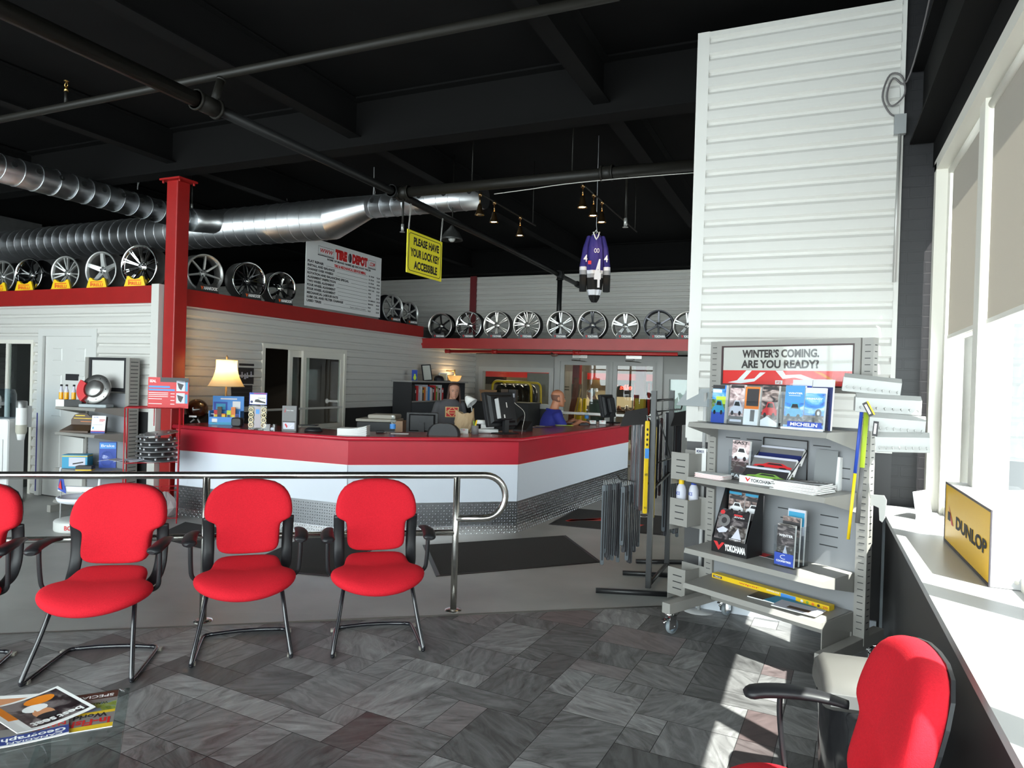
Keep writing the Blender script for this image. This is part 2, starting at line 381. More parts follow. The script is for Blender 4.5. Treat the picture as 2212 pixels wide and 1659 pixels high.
siding(mb, (RX, 5.96, 0), (0, 1, 0), (1, 0, 0), YB-5.96, WN[2], ZR)
struct(mb, 'wall_office', WHITE_SIDING)
mb = MB(); mb.box(RX-.06, RX+.006, 5.96, WN[0], 0, 1.14); mb.box(RX-.06, RX+.006, WN[1], YB, 0, 1.14); mb.box(RX-.06, RX+.006, WN[0], WN[1], 0, .76)
struct(mb, 'wall_office_dado', BLACK)
mb = MB(); mb.box(RX, RX+.014, 5.96, YB, 1.12, 1.15); struct(mb, 'trim_10', WHITE_SIDING)
# red bands
mb = MB(); mb.box(XL, -7.06, LY-.045, LY-.005, ZR, ZT); struct(mb, 'trim_11', RED)
mb = MB(); mb.box(RX+.005, RX+.045, 5.97, 11.41, ZR, ZT); struct(mb, 'trim_12', RED)
# white corner trims beside the column
mb = MB(); mb.box(-7.065, -6.945, LY-.05, LY+.02, 0, ZT+.015); struct(mb, 'trim_13', WHITE_SIDING)
mb = MB(); mb.box(RX-.02, RX+.05, 5.90, 5.965, 0, ZT+.015); struct(mb, 'trim_14', WHITE_SIDING)
# office shell: roof deck carrying the wheels, core behind the siding, dark interior
OFF = mat('office_dark', (.05, .048, .045), .8)
mb = MB(); mb.box(XL, RX-.0, LY+.02, YB, ZT-.06, ZT); struct(mb, 'ceiling_office', mat('roof_board', (.10, .09, .08), .7))
mb = MB(); mb.box(XL, SL[0], LY+.001, LY+.1, 0, ZT-.06); mb.box(SL[1], D1[0], LY+.001, LY+.1, 0, ZT-.06); mb.box(D1[1], -7.0, LY+.001, LY+.1, 0, ZT-.06)
mb.box(SL[0], D1[1], LY+.001, LY+.1, D1[2], ZT-.06); mb.box(-7.06, RX-.1, LY+.001, 5.96, 0, ZT-.06)
struct(mb, 'wall_left_core', OFF)
mb = MB(); mb.box(RX-.1, RX-.001, 5.96, WN[0], 0, ZT-.06); mb.box(RX-.1, RX-.001, WN[1], YB, 0, ZT-.06); mb.box(RX-.1, RX-.001, WN[0], WN[1], 0, .76); mb.box(RX-.1, RX-.001, WN[0], WN[1], WN[2], ZT-.06)
struct(mb, 'wall_office_core', OFF)
mb = MB(); siding(mb, (-14, 7.4, 0), (1, 0, 0), (0, -1, 0), 4.1, 1.0, ZT-.06); struct(mb, 'wall_slider_reflection', WHITE_SIDING)  # pale siding added behind the slider in place of the reflection in its glass
mb = MB(); mb.box(-14, -9.9, 7.4, 7.45, 0, 1.0); struct(mb, 'wall_slider_reflection_dado', BLACK)  # black base of the wall that stands in for the slider reflection
mb = MB(); mb.box(-9.9, -9.8, 5.8, YB, 0, ZT-.06); struct(mb, 'wall_office_inner', mat('office_grey', (.03, .029, .028), .7))
# ---- back wall: painted wall with door and windows, siding above the shelf
SH0, SHZ0, SHZ = 11.41, 2.21, 2.40
DX0, DX1, DZ = -4.93, -2.90, 2.12
W2 = (-6.74, -5.16, 1.15, 1.87); W3 = (-2.66, -1.6, 1.0, 1.80)
mb = MB()
for x0, x1, z0, z1 in ((RX, W2[0], 0, SHZ0), (W2[0], W2[1], 0, W2[2]), (W2[0], W2[1], W2[3], SHZ0), (W2[1], DX0, 0, SHZ0), (DX0, DX1, DZ, SHZ0), (DX1, W3[0], 0, SHZ0), (W3[0], W3[1], 0, W3[2]), (W3[0], W3[1], W3[3], SHZ0), (W3[1], .9, 0, SHZ0)):
    mb.box(x0, x1, YB, YB+.14, z0, z1)
struct(mb, 'wall_back', GREYWALL)
mb = MB(); mb.box(RX+.02, DX0-.1, YB-.012, YB, 0, 1.08); struct(mb, 'wall_back_dado', BLACK)
mb = MB(); siding(mb, (-15, YB, 0), (1, 0, 0), (0, -1, 0), 15.8, SHZ, 3.9); struct(mb, 'wall_back_upper', mat('grey_white_vinyl', (.60, .58, .54), .5))
mb = MB(); mb.box(-15, .9, YB, YB+.1, SHZ0, ZC); struct(mb, 'wall_back_core', CEIL)
mb = MB(); mb.box(RX, .8, SH0, SH0+.03, SHZ0, SHZ); struct(mb, 'trim_15', RED)
mb = MB(); mb.box(RX, .8, SH0+.03, YB, SHZ0+.03, SHZ-.01); struct(mb, 'ceiling_shelf', mat('shelf_board', (.42, .40, .36), .6))
mb = MB(); mb.box(-7.09, -6.94, YB-.06, YB-.017, SHZ, 3.92); struct(mb, 'trim_16', mat('dark_red_paint', (.16, .008, .012), .5))
# ---- pier on the right: siding face above black panelling
PY, PX0, PX1, PZ = 5.28, -.875, .475, 4.27
mb = MB(); siding(mb, (PX0+.075, PY, 0), (1, 0, 0), (0, -1, 0), PX1-PX0-.10, 1.26, PZ, .1235, .02); struct(mb, 'wall_pier', WHITE_SIDING)
mb = MB(); mb.box(PX0-.012, PX0+.075, PY-.022, PY+.02, 1.26, PZ+.005); mb.box(PX1-.025, PX1+.004, PY-.018, PY+.02, 1.26, PZ+.005); mb.box(PX0, PX1, PY-.02, PY, 1.235, 1.262)
struct(mb, 'trim_17', WHITE_SIDING)
mb = MB(); mb.box(PX0, PX1, PY+.001, PY+.45, 0, PZ); struct(mb, 'wall_pier_core', mat('pier_dark', (.035, .034, .036), .5))
mb = MB(); mb.box(PX0+.1, PX1-.06, PY-.02, PY, 0, .1); struct(mb, 'baseboard_pier', mat('baseboard_white', (.62, .66, .72), .5))
# ---- brick end wall and window wall on the right
def brick_mat():
    m = bpy.data.materials.new('painted_brick'); m.use_nodes = True; nt = m.node_tree; p = nt.nodes['Principled BSDF']
    tc = nt.nodes.new('ShaderNodeTexCoord'); mp = nt.nodes.new('ShaderNodeMapping'); mp.inputs['Rotation'].default_value = (radians(90), 0, 0)
    b = nt.nodes.new('ShaderNodeTexBrick'); b.inputs['Scale'].default_value = 1.0; b.inputs['Brick Width'].default_value = .21; b.inputs['Row Height'].default_value = .072; b.inputs['Mortar Size'].default_value = .006
    nt.links.new(tc.outputs['Object'], mp.inputs[0]); nt.links.new(mp.outputs[0], b.inputs['Vector'])
    bp = nt.nodes.new('ShaderNodeBump'); bp.invert = True; bp.inputs['Distance'].default_value = .008; nt.links.new(b.outputs['Fac'], bp.inputs['Height']); nt.links.new(bp.outputs[0], p.inputs['Normal'])
    p.inputs['Base Color'].default_value = (.013, .0125, .014, 1); p.inputs['Roughness'].default_value = .38
    return m
BRICK = brick_mat(); WFR = mat('window_frame_white', (.72, .69, .62), .4)
mb = MB(); mb.box(PX1, .8, PY+.02, PY+.3, 0, ZC); struct(mb, 'wall_right_end', BRICK)
SILL = .90
mb = MB(); mb.box(.44, .60, YF, PY-.1, 0, SILL-.03); struct(mb, 'wall_right', mat('black_panel', (.022, .021, .022), .5))
mb = MB(); mb.box(.405, .80, YF, PY-.11, SILL-.03, SILL); struct(mb, 'trim_18', mat('white_sill', (.40, .40, .40), .4))
mb = MB(); mb.box(.425, .44, PY-.13, PY-.09, 0, SILL-.03); struct(mb, 'trim_19', mat('grey_edge', (.30, .34, .36), .5))
mb = MB(); mb.box(.66, .95, YF, PY+.02, 3.14, ZC); struct(mb, 'wall_right_upper', BEAM)
mb = MB(); mb.box(.60, .95, YF, PY+.02, 0, SILL-.031); struct(mb, 'wall_right_outer', BEAM)
mb = MB(); ibeam(mb, (.60, YF), (.60, PY), .5, 3.3, .16); struct(mb, 'trim_20', BEAM)
mb = MB(); mb.box(.8, .95, PY+.02, 6.4, 0, ZC); mb.box(.8, .95, 10.2, YB, 0, ZC); mb.box(.8, .95, 6.4, 10.2, 2.65, ZC); struct(mb, 'wall_right_rear', BEAM)
mb = MB()
for y in (6.4, 7.64, 8.92, 10.14): mb.box(.80, .90, y, y+.06, 0, 2.65)
mb.box(.80, .90, 6.4, 10.2, 2.59, 2.65); mb.box(.80, .90, 6.4, 10.2, 0, .08); mb.box(.80, .90, 6.4, 10.2, 2.08, 2.14)
dr = struct(mb, 'door_4', WFR)
for a in (6.46, 7.70, 8.98): mb = MB(); mb.box(.845, .851, a, a+1.18, .08, 2.59); mb.build('pane', PANE, dr)
WFR = mat('window_frame_white', (.72, .69, .62), .4)
WY = [5.17, 4.0, 2.83, 1.66, .49, -.68, -1.5, -2.19]
mb = MB()
mb.box(.655, .72, 5.10, 5.18, SILL, 3.12)
for y in WY[1:-1]: mb.box(.70, .80, y-.06, y+.06, SILL, 3.12)
mb.box(.72, .80, 5.02, 5.18, SILL, 3.12); mb.box(.70, .80, YF, YF+.1, SILL, 3.12)
mb.box(.655, .80, YF, 5.18, 3.07, 3.14); mb.box(.74, .80, YF, 5.18, SILL, SILL+.05)
wf = struct(mb, 'window_1', WFR)
mb = MB()
for a, b in zip(WY[1:], WY[:-1]): mb.box(.772, .778, a+.06, b-.06, SILL+.05, 3.07)
mb.build('pane', PANE, wf)
# blinds, one per bay
BL = translucent('blind_fabric', (.46, .43, .39), .45)
names = ['roller blind in the window bay beside the pier', 'roller blind in the second window bay from the pier', 'roller blind in the third window bay from the pier', 'roller blind in the fourth window bay from the pier', 'roller blind in the fifth window bay from the pier', 'roller blind in the sixth window bay from the pier']
for k in range(6):
    y1, y0 = WY[k]-(.165 if k == 0 else .072), WY[k+1]+.072
    t = thing('roller_blind', 'beige '+names[k]+', pulled halfway down', 'blind', (.735, (y0+y1)/2, 2.0), group='window blinds')
    L = (y1-y0)/2
    mb = MB(); mb.box(-.001, .001, -L, L, .0, 1.03); mb.build('fabric', BL, t)
    mb = MB(); mb.cyl((0, -L-.03, 1.04), (0, L+.03, 1.04), .024); mb.build('roller', WFR, t)
    mb = MB(); mb.box(-.006, .006, -L, L, -.015, .008); mb.build('bottom_bar', WFR, t)
# ---- wall behind the camera with storefront glazing, far left wall
mb = MB()
mb.box(XL, .95, YF-.1, YF, 0, .15); mb.box(XL, .95, YF-.1, YF, 3.95, ZC); mb.box(XL, -10.7, YF-.1, YF, .15, 3.95); mb.box(.7, .95, YF-.1, YF, .15, 3.95)
struct(mb, 'wall_front', mat('front_wall', (.25, .25, .25), .7))
mb = MB()
for i in range(8): mb.box(-10.7+i*1.63-.04, -10.7+i*1.63+.04, YF-.09, YF-.01, .15, 3.95)
mb.box(-10.7, .7, YF-.08, YF-.02, 2.2, 2.26)
wf2 = struct(mb, 'window_2', WFR)
mb = MB(); mb.box(-10.7, .7, YF-.05, YF-.045, .15, 3.95); mb.build('pane', PANE, wf2)
mb = MB(); mb.box(XL-.1, XL, YF, 24, 0, ZC); struct(mb, 'wall_far_left', mat('far_wall', (.3, .3, .3), .7))
# ================================================================== COLUMN, DOORS, COUNTER, RAIL, DUCTS, PIPES
t = thing('steel_column', 'red painted square steel column at the corner of the white siding walls', 'column', (-6.84, 5.77, 0))
mb = MB(); mb.box(-.088, .088, -.088, .088, .01, 3.83); mb.build('post', RED, t, bevel=.012)
mb = MB(); mb.box(-.16, .16, -.13, .13, 3.83, 3.85)
for a, b in ((-.13, -.1), (.13, .1), (-.13, .1), (.13, -.1)): mb.cyl((a, b, 3.80), (a, b, 3.83), .012, n=6)
mb.build('cap_plate', RED, t)
mb = MB(); mb.box(-.15, .15, -.12, .12, 0, .015); mb.build('base_plate', RED, t)
# ---- doors and windows
def frame(mb, x0, x1, z0, z1, w, y0, y1, sill=True):
    mb.box(x0, x0+w, y0, y1, z0, z1); mb.box(x1-w, x1, y0, y1, z0, z1); mb.box(x0+w, x1-w, y0, y1, z1-w, z1)
    if sill: mb.box(x0+w, x1-w, y0, y1, z0, z0+w)
DOORW = mat('door_white', (.60, .595, .575), .4)
mb = MB(); frame(mb, D1[0]-.10, D1[1]+.09, 0, D1[2]+.09, .09, LY-.035, LY+.02, False)
d1 = struct(mb, 'door_1', DOORW)
mb = MB(); mb.box(D1[0], D1[1], LY+.0, LY+.04, .01, D1[2])
W_ = D1[1]-D1[0]
for z0, z1 in ((.22, .86), (.98, 1.58), (1.68, 1.92)):
    for q in (0, 1):
        x0 = D1[0]+.11+q*(W_/2-.02); x1 = x0+W_/2-.20
        mb.loft([[(x0, LY-.001, z0), (x1, LY-.001, z0), (x1, LY-.001, z1), (x0, LY-.001, z1)], [(x0+.02, LY+.010, z0+.02), (x1-.02, LY+.010, z0+.02), (x1-.02, LY+.010, z1-.02), (x0+.02, LY+.010, z1-.02)],
                 [(x0+.05, LY-.008, z0+.05), (x1-.05, LY-.008, z0+.05), (x1-.05, LY-.008, z1-.05), (x0+.05, LY-.008, z1-.05)]], True, True, False)
mb.build('leaf', DOORW, d1)
mb = MB(); mb.sphere((D1[1]-.07, LY-.05, .98), .03); mb.cyl((D1[1]-.07, LY, .98), (D1[1]-.07, LY-.04, .98), .012); mb.build('knob', STEEL, d1)
mb = MB(); mb.box(-8.60, -8.36, LY-.012, LY-.002, 1.48, 1.56); mb.use(INK)
tag(mb.build('door_sign', INK), 'small black name plate on the white panelled door', 'sign')
# far left glazed slider
mb = MB(); frame(mb, SL[0], SL[1], 0, SL[2], .05, LY-.03, LY+.05, False); mb.box(-9.82, -9.77, LY-.01, LY+.03, 0, SL[2]-.05)
d2 = struct(mb, 'door_2', WFR)
mb = MB(); mb.box(-10.4, -9.27, LY+.006, LY+.012, .05, SL[2]-.05); mb.build('pane', PANE, d2)
# back double doors
FRG = mat('door_frame_grey', (.36, .355, .34), .45)
mb = MB(); frame(mb, DX0-.12, DX1+.12, 0, DZ+.08, .12, YB-.04, YB+.1, False); mb.box(-3.86, -3.80, YB-.03, YB+.06, 0, DZ)
d3 = struct(mb, 'door_3', FRG)
for x0, x1 in ((DX0, -3.86), (-3.80, DX1)):
    mb = MB(); frame(mb, x0, x1, .02, DZ-.03, .085, YB, YB+.05)
    lf = mb.build('leaf', FRG, d3)
    mb = MB(); mb.box(x0+.085, x1-.085, YB+.02, YB+.026, .105, DZ-.115); mb.build('pane', PANE, lf)
    mb = MB(); mb.box(x0+.04, x1-.04, YB-.07, YB-.04, .98, 1.03); mb.box(x0+.05, x0+.11, YB-.05, YB, .95, 1.06); mb.box(x1-.11, x1-.05, YB-.05, YB, .95, 1.06); mb.build('push_bar', STEEL, lf)
    mb = MB(); mb.box(x0+.28, x0+.60, YB-.07, YB-.0, DZ+.03, DZ+.09); mb.cyl((x0+.44, YB-.05, DZ+.03), (x0+.44, YB-.05, DZ-.03), .012); mb.tube([(x0+.44, YB-.05, DZ-.02), (x0+.3, YB-.16, DZ-.02), (x0+.58, YB-.02, DZ-.04)], .01, 6); mb.build('closer', STEEL, lf)
# back wall windows
for nm, W, m_ in (('window_3', W2, FRG), ('window_4', W3, FRG)):
    mb = MB(); frame(mb, W[0]-.09, W[1]+.09, W[2]-.09, W[3]+.06, .1, YB-.03, YB+.1)
    o = struct(mb, nm, m_)
    mb = MB(); mb.box(W[0], W[1], YB+.05, YB+.056, W[2], W[3]); mb.build('pane', PANE, o)
mb = MB(); mb.box(W3[0]-.01, W3[1], YB+.09, YB+.10, W3[2], W3[3]); tag(mb.build('window_cover', mat('pale_cover', (.7, .75, .72), .6)), 'pale cover hung behind the small window by the double doors', 'panel')
# office sliding window in the side wall
def wbox(mb, y0, y1, z0, z1, x0, x1): mb.box(x0, x1, y0, y1, z0, z1)
mb = MB()
y0, y1, zt = WN[0], WN[1], WN[2]
for a in ((y0, y0+.05, .76, zt), (y1-.05, y1, .76, zt), (y0+.05, y1-.05, zt-.06, zt), (y0+.05, y1-.05, .76, .83)): wbox(mb, *a, RX-.09, RX+.03)
o = struct(mb, 'window_5', WFR)
for k, (a, b, xo) in enumerate(((7.86, 8.28, -.05), (8.10, 9.05, -.01))):
    mb = MB(); w_ = .07 if k else .06
    wbox(mb, a, a+w_, .83, zt-.06, RX+xo-.02, RX+xo+.02); wbox(mb, b-w_, b, .83, zt-.06, RX+xo-.02, RX+xo+.02)
    wbox(mb, a+w_, b-w_, zt-.16, zt-.06, RX+xo-.02, RX+xo+.02); wbox(mb, a+w_, b-w_, .83, .89, RX+xo-.02, RX+xo+.02)
    s = mb.build('sash', WFR, o)
    mb = MB(); wbox(mb, a+w_, b-w_, .89, zt-.16, RX+xo-.003, RX+xo+.003); mb.build('pane', PANE, s)
# ---- service counter
RLAM = mat('red_laminate', (.47, .012, .030), .36, noise=.03, nscale=8)
TOPL = mat('red_counter_top', (.20, .020, .022), .24)
WLAM = mat('white_laminate', (.70, .74, .82), .4)
PLATE = mat('diamond_plate', (.36, .37, .39), .30, 1.0)
P = [Vector((-6.68, 5.69, 0)), Vector((-4.335, 5.765, 0)), Vector((-2.93, 6.885, 0)), Vector((-2.66, 10.62, 0))]
def offs(P, d):
    """polyline moved d to its right (outwards, towards the room)"""
    N = []
    for i in range(len(P)-1):
        t_ = (P[i+1]-P[i]).normalized(); N.append(Vector((t_.y, -t_.x, 0)))
    out = [P[0]+N[0]*d]
    for i in range(1, len(P)-1):
        b = (N[i-1]+N[i]).normalized(); out.append(P[i]+b*(d/b.dot(N[i])))
    return out+[P[-1]+N[-1]*d]
def band(mb, d0, d1, z0, z1, PP=None):
    A, B = offs(PP or P, d0), offs(PP or P, d1)
    for i in range(len(A)-1):
        q = [A[i], A[i+1], B[i+1], B[i]]
        mb.add([p+Vector((0, 0, z0)) for p in q]+[p+Vector((0, 0, z1)) for p in q], [(3, 2, 1, 0), (4, 5, 6, 7), (0, 1, 5, 4), (1, 2, 6, 5), (2, 3, 7, 6), (3, 0, 4, 7)], False)
ct = thing('service_counter', 'long angled service counter with red band, white panels and metal kick plate', 'counter', (0, 0, 0))
mb = MB(); band(mb, -.62, .035, 1.0, 1.03); mb.build('countertop', TOPL, ct)
mb = MB()
A = offs(P, .035); mb.tube([p+Vector((0, 0, 1.008)) for p in A], .022, 10); mb.build('top_edge', RLAM, ct)
mb = MB(); band(mb, -.03, .0, .735, 1.0); mb.build('red_panel', RLAM, ct)
mb = MB(); band(mb, -.03, .002, .728, .738); mb.build('white_strip', WHITE, ct)
mb = MB(); band(mb, -.03, -.002, .335, .73); mb.build('white_panel', WLAM, ct)
mb = MB(); band(mb, -.03, .004, 0.0, .34); kp = mb.build('kick_plate', PLATE, ct)
mb = MB(); band(mb, .004, .012, 0.0, .085)
# raised lugs of the tread plate
A = offs(P, .0045)
LUG = MB()
for i in range(3):
    a, b = A[i], A[i+1]; u = (b-a); L = u.length; u.normalize(); n = Vector((u.y, -u.x, 0)); up = Vector((0, 0, 1))
    pitch = .03
    for r in range(int(.335/pitch*1.0)):
        zz = .012+r*pitch; o_ = .008 if zz < .085 else 0
        for c in range(int(L/pitch)):
            s = 1 if (r+c) % 2 else -1
            ctr = a+u*((c+.5)*pitch)+up*zz+n*o_
            d1_ = (u*s+up).normalized(); d2_ = (up*s*-1+u).normalized()
            l, w2_ = .013, .0042
            LUG.add([ctr-d1_*l, ctr+d2_*w2_, ctr+d1_*l, ctr-d2_*w2_, ctr-d1_*l*.55+n*.0050, ctr+d1_*l*.55+n*.0050],
                    [(0, 3, 4), (3, 2, 5, 4), (2, 1, 5), (1, 0, 4, 5)], False)
mb.v += LUG.v; nb = len(mb.v)-len(LUG.v); mb.f += [tuple(i+nb for i in f) for f in LUG.f]; mb.fm += [0]*len(LUG.f); mb.sm += [False]*len(LUG.f)
tag(mb.build('tread_pattern', mat('plate_lugs', (.80, .80, .82), .25, 1.0), ct), 'raised diamond tread of the metal kick plate')
mb = MB()
for q in (1, 2):
    p = offs(P, .0)[q]; mb.cyl((p.x, p.y, .335), (p.x, p.y, .735), .003, n=6)
mb.build('corner_bead', mat('bead', (.3, .32, .36), .5), ct)
mb = MB(); band(mb, -.60, -.58, .02, .98); mb.build('inner_board', BLACK, ct)
# ---- stainless hand rail
p1 = at_z(979, 1318, 0); ru = (at_z(438, 1341, 0)-p1).normalized()   # runs to the left
def onr(s, z): return Vector((p1.x+ru.x*s, p1.y+ru.y*s, z))
rl = thing('hand_rail', 'brushed stainless handrail with looped end running behind the red chairs', 'railing', (p1.x, p1.y, 0))
def loc(pts): return [q-Vector((p1.x, p1.y, 0)) for q in pts]
zt, zl = .962, .652; R_ = (zt-zl)/2; s0 = -.20
path = [onr(5.2, zt), onr(3.3, zt), onr(1.6, zt), onr(.4, zt)]
path += [onr(s0-R_*sin(pi*i/14), zl+R_+R_*cos(pi*i/14)) for i in range(15)]+[onr(-.0, zl)]
mb = MB(); mb.tube(loc(path), .024, 14, up=(0, 0, 1)); mb.build('top_rail', STEEL, rl)
mb = MB(); mb.tube(loc([onr(5.2, .555), onr(0.0, .555)]), .021, 12); mb.build('lower_rail', STEEL, rl)
sp = (at_z(438, 1341, 0)-p1).length
for k in range(4):
    mb = MB(); c = loc([onr(k*sp, 0)])[0]
    mb.cyl(c+Vector((0, 0, .004)), c+Vector((0, 0, zt-.01)), .023); po = mb.build('post', STEEL, rl)
    mb = MB(); mb.M = Matrix.Translation(c); mb.lathe([(.0001, .012), (.03, .012), (.058, .008), (.062, 0)], 24); mb.build('floor_flange', STEEL, po)
# ---- door mats
MATB = mat('mat_black', (.018, .017, .016), .95, bump=.6, bscale=300)
def floor_mat(name, pts, label, m=MATB, edge=BPLASTIC):
    c = sum((Vector(p) for p in pts), Vector())/len(pts); t = thing(name, label, 'mat', (c.x, c.y, 0))
    q = [Vector(p)-c for p in pts]
    mb = MB(); mb.loft([[(p.x, p.y, .0005) for p in q], [(p.x, p.y, .004) for p in q], [(p.x*.985, p.y*.985, .006) for p in q]], True, True, False); mb.build('border', edge, t)
    mb = MB(); mb.loft([[(p.x*.955, p.y*.955, .0055) for p in q], [(p.x*.95, p.y*.95, .010) for p in q]], True, True, False); mb.build('pile', m, t)
    return t, c
a = at_z(942, 1246, 0); b = at_z(1300, 1215, 0); c_ = at_z(1222, 1157, 0); d_ = a+(c_-b)
floor_mat('floor_mat', [a, b, c_, d_], 'long dark floor mat in front of the middle of the counter')
a = at_z(710, 1246, 0); b = at_z(868, 1150, 0); uu = (b-a).normalized(); vv = Vector((-uu.y, uu.x, 0))
floor_mat('floor_mat', [a, a+uu*1.35, a+uu*1.35+vv*.85, a+vv*.85], 'black floor mat behind the two middle red chairs')
floor_mat('floor_mat', [at_z(475, 1141, 0), at_z(455, 1190, 0), at_z(330, 1160, 0), at_z(400, 1128, 0)], 'small black floor mat by the left end of the counter')
a = at_z(1185, 1133, 0); b = at_z(1246, 1099, 0); u1 = (a-b); 
u2 = Vector((.99, .1, 0)).normalized()
t, c0 = floor_mat('floor_mat', [a, a+u2*1.3, b+u2*1.3, b], 'black entrance mat with red striped emblem beside the wiper stand')
mb = MB()
ux = Vector((.82, -.57, 0)); uy = Vector((.57, .82, 0))
mb.M = Matrix(((ux.x, -0, uy.x, -.05), (ux.y, 0, uy.y, .02), (0, 1, 0, .0112), (0, 0, 0, 1)))
mb.use(mat('mat_red', (.5, .04, .03), .9))
mb.M = Matrix(((.98, 0, .17, -.06), (.12, 0, .98, .0), (0, -1, 0, .0112), (0, 0, 0, 1)))
for k in range(5):
    z = .24-k*.085
    mb.poly([(-.42, -.32+k*.03), (-.36+k*.0, -.36+k*.03), (.02, z+.0), (.02, z+.05)]); mb.poly([(.02, z), (.44, -.42+k*.055), (.46, -.38+k*.055), (.02, z+.05)])
mb.use(PAPER); mb.text('TOYO', -.12, .3, .33, .43, 0)
mb.build('emblem', None, t)
# ---- round ducts
def duct(mb, pts, r, seams=.28, n=24):
    pts = [Vector(p) for p in pts]; mb.tube(pts, r, n)
    for a, b in zip(pts[:-1], pts[1:]):
        L = (b-a).length; u = (b-a).normalized()
        for i in range(int(L/seams)):
            c = a+u*(i+.5)*seams
            # slanted spiral seam
            e = u.orthogonal().normalized(); f_ = u.cross(e)
            ring = [c+e*cos(2*pi*j/n)*(r+.003)+f_*sin(2*pi*j/n)*(r+.003)+u*(seams*.5*(j/n-.5)*0+.02*cos(2*pi*j/n)) for j in range(n)]
            mb.tube(ring, .004, 4, closed=True)
DY, DZc = 7.7, 3.79
dt = thing('air_duct', 'long spiral air duct with tapered end crossing above the price board', 'duct', (-8, DY, DZc))
o = Vector((-8, DY, DZc))
xe = at_y(1045, 432, DY).x; xr1 = at_y(800, 445, DY).x; xr0 = at_y(722, 470, DY).x
mb = MB(); duct(mb, [Vector((-13.4, DY, DZc-.02))-o, Vector((xr0, DY, DZc))-o], .275, .2); mb.build('wide_duct', DUCT, dt)
zs = at_y(950, 437, DY).z
mb = MB(); mb.loft([[Vector((xr0, DY+.275*cos(2*pi*j/24), DZc+.275*sin(2*pi*j/24)))-o for j in range(24)], [Vector((xr1, DY+.15*cos(2*pi*j/24), zs+.02+.15*sin(2*pi*j/24)))-o for j in range(24)]], False, True, True); mb.build('reducer', DUCT, dt)
mb = MB(); duct(mb, [Vector((xr1, DY, zs+.02))-o, Vector((xe, DY, zs+.02))-o], .15, .17); nd = mb.build('narrow_duct', DUCT, dt)
HOLE = mat('hole_black', (.004, .004, .004), .9)
for k in range(5):
    x = xr1+.12+k*(xe-xr1-.25)/4
    mb = MB(); c = Vector((x, DY, zs+.02))-o; nn = Vector((0, -.96, .28)).normalized(); mb.cyl(c+nn*.145, c+nn*.153, .033, n=12); mb.build('outlet_hole', HOLE, nd)
mb = MB(); c = Vector((xe, DY, zs+.02))-o; mb.cyl(c, c+Vector((.012, 0, 0)), .148, n=24); mb.use(BLACK); mb.build('end_cap', mat('cap_dark', (.03, .03, .032), .4), dt)
D1X = -8.22
d1o = Vector((D1X, 5.2, DZc-.0))
dt = thing('air_duct', 'perforated spiral air duct running forward past the red column', 'duct', d1o)
mb = MB(); duct(mb, [Vector((D1X, 1.5, DZc))-d1o, Vector((D1X, 7.2, DZc))-d1o], .155, .2); mp_ = mb.build('duct_run', DUCT, dt)
for k in range(13):
    y = 3.4+k*.26
    mb = MB(); c = Vector((D1X, y, DZc))-d1o; nn = Vector((.95, -.0, .30)).normalized(); mb.cyl(c+nn*.15, c+nn*.159, .033, n=12); mb.build('outlet_hole', HOLE, mp_)
mb = MB(); mb.tube([Vector(p)-d1o for p in ((D1X, 7.15, DZc), (D1X+.02, 7.32, DZc+.02), (D1X+.16, 7.5, DZc+.03), (D1X+.3, 7.62, DZc))], .165, 20, up=(0, 0, 1)); mb.build('elbow', DUCT, dt)
t = thing('duct_plenum', 'dark sheet metal plenum box behind the wheels on the left', 'duct', (-13.5, 7.9, 3.1))
mb = MB(); mb.box(-.35, .12, -.4, .4, 0, 1.2); mb.build('box', DUCT, t)
mb = MB(); frame(mb, -.36, .13, .0, 1.2, .03, -.42, -.39); mb.build('flange', DUCT, t)
# ---- sprinkler pipes
PIPE = mat('pipe_dark', (.010, .009, .007), .5, spec=.3)
PIPE2 = mat('pipe_black', (.007, .007, .007), .45, spec=.3)
def pipe(name, label, pts, r, fittings=(), m=PIPE, extra=None):
    o = Vector(pts[0]); t = thing(name, label, 'pipe', o)
    mb = MB(); mb.tube([Vector(p)-o for p in pts], r, 12); mb.build('run', m, t)
    for a, b, rr in fittings:
        mb = MB(); a = Vector(a)-o; b = Vector(b)-o; mb.cyl(a, b, rr); u = (b-a).normalized()*.02
        mb.cyl(a, a+u, rr*1.15); mb.cyl(b-u, b, rr*1.15); mb.build('fitting', m, t)
    return t
BX = -4.15
pipe('ceiling_pipe', 'thick black sprinkler pipe crossing the ceiling from upper left towards the back wall', [(BX, -2.6, 3.6), (BX, 3.7, 3.6)], .055, [((BX, 3.62, 3.6), (BX, 3.82, 3.6), .066)])
pipe('ceiling_pipe', 'thinner black pipe continuing from the thick pipe to the back wall', [(BX, 3.82, 3.6), (BX, 6.2, 3.6), (BX-.1, 9.5, 3.6), (BX-.3, 13.6, 3.6)], .042, [((BX, 6.12, 3.6), (BX, 6.34, 3.6), .06), ((BX-.18, 11.78, 3.6), (BX-.20, 11.98, 3.6), .055), ((BX-.27, 13.1, 3.6), (BX-.28, 13.25, 3.6), .055)], PIPE2)
pipe('ceiling_pipe', 'brown black pipe running across under the joists at the top', [(-12, 3.85, 3.87), (-1.1, 3.85, 3.87)], .032, [((BX, 3.85, 3.84), (BX, 3.78, 3.62), .03)])
pipe('ceiling_pipe', 'black pipe running right from the tee to the white pier', [(BX, 6.23, 3.6), (-.9, 6.23, 3.6)], .052, [((BX+.02, 6.23, 3.6), (BX+.16, 6.23, 3.6), .064), ((-1.9, 6.23, 3.6), (-1.78, 6.23, 3.6), .066)])
px_ = BX-.19
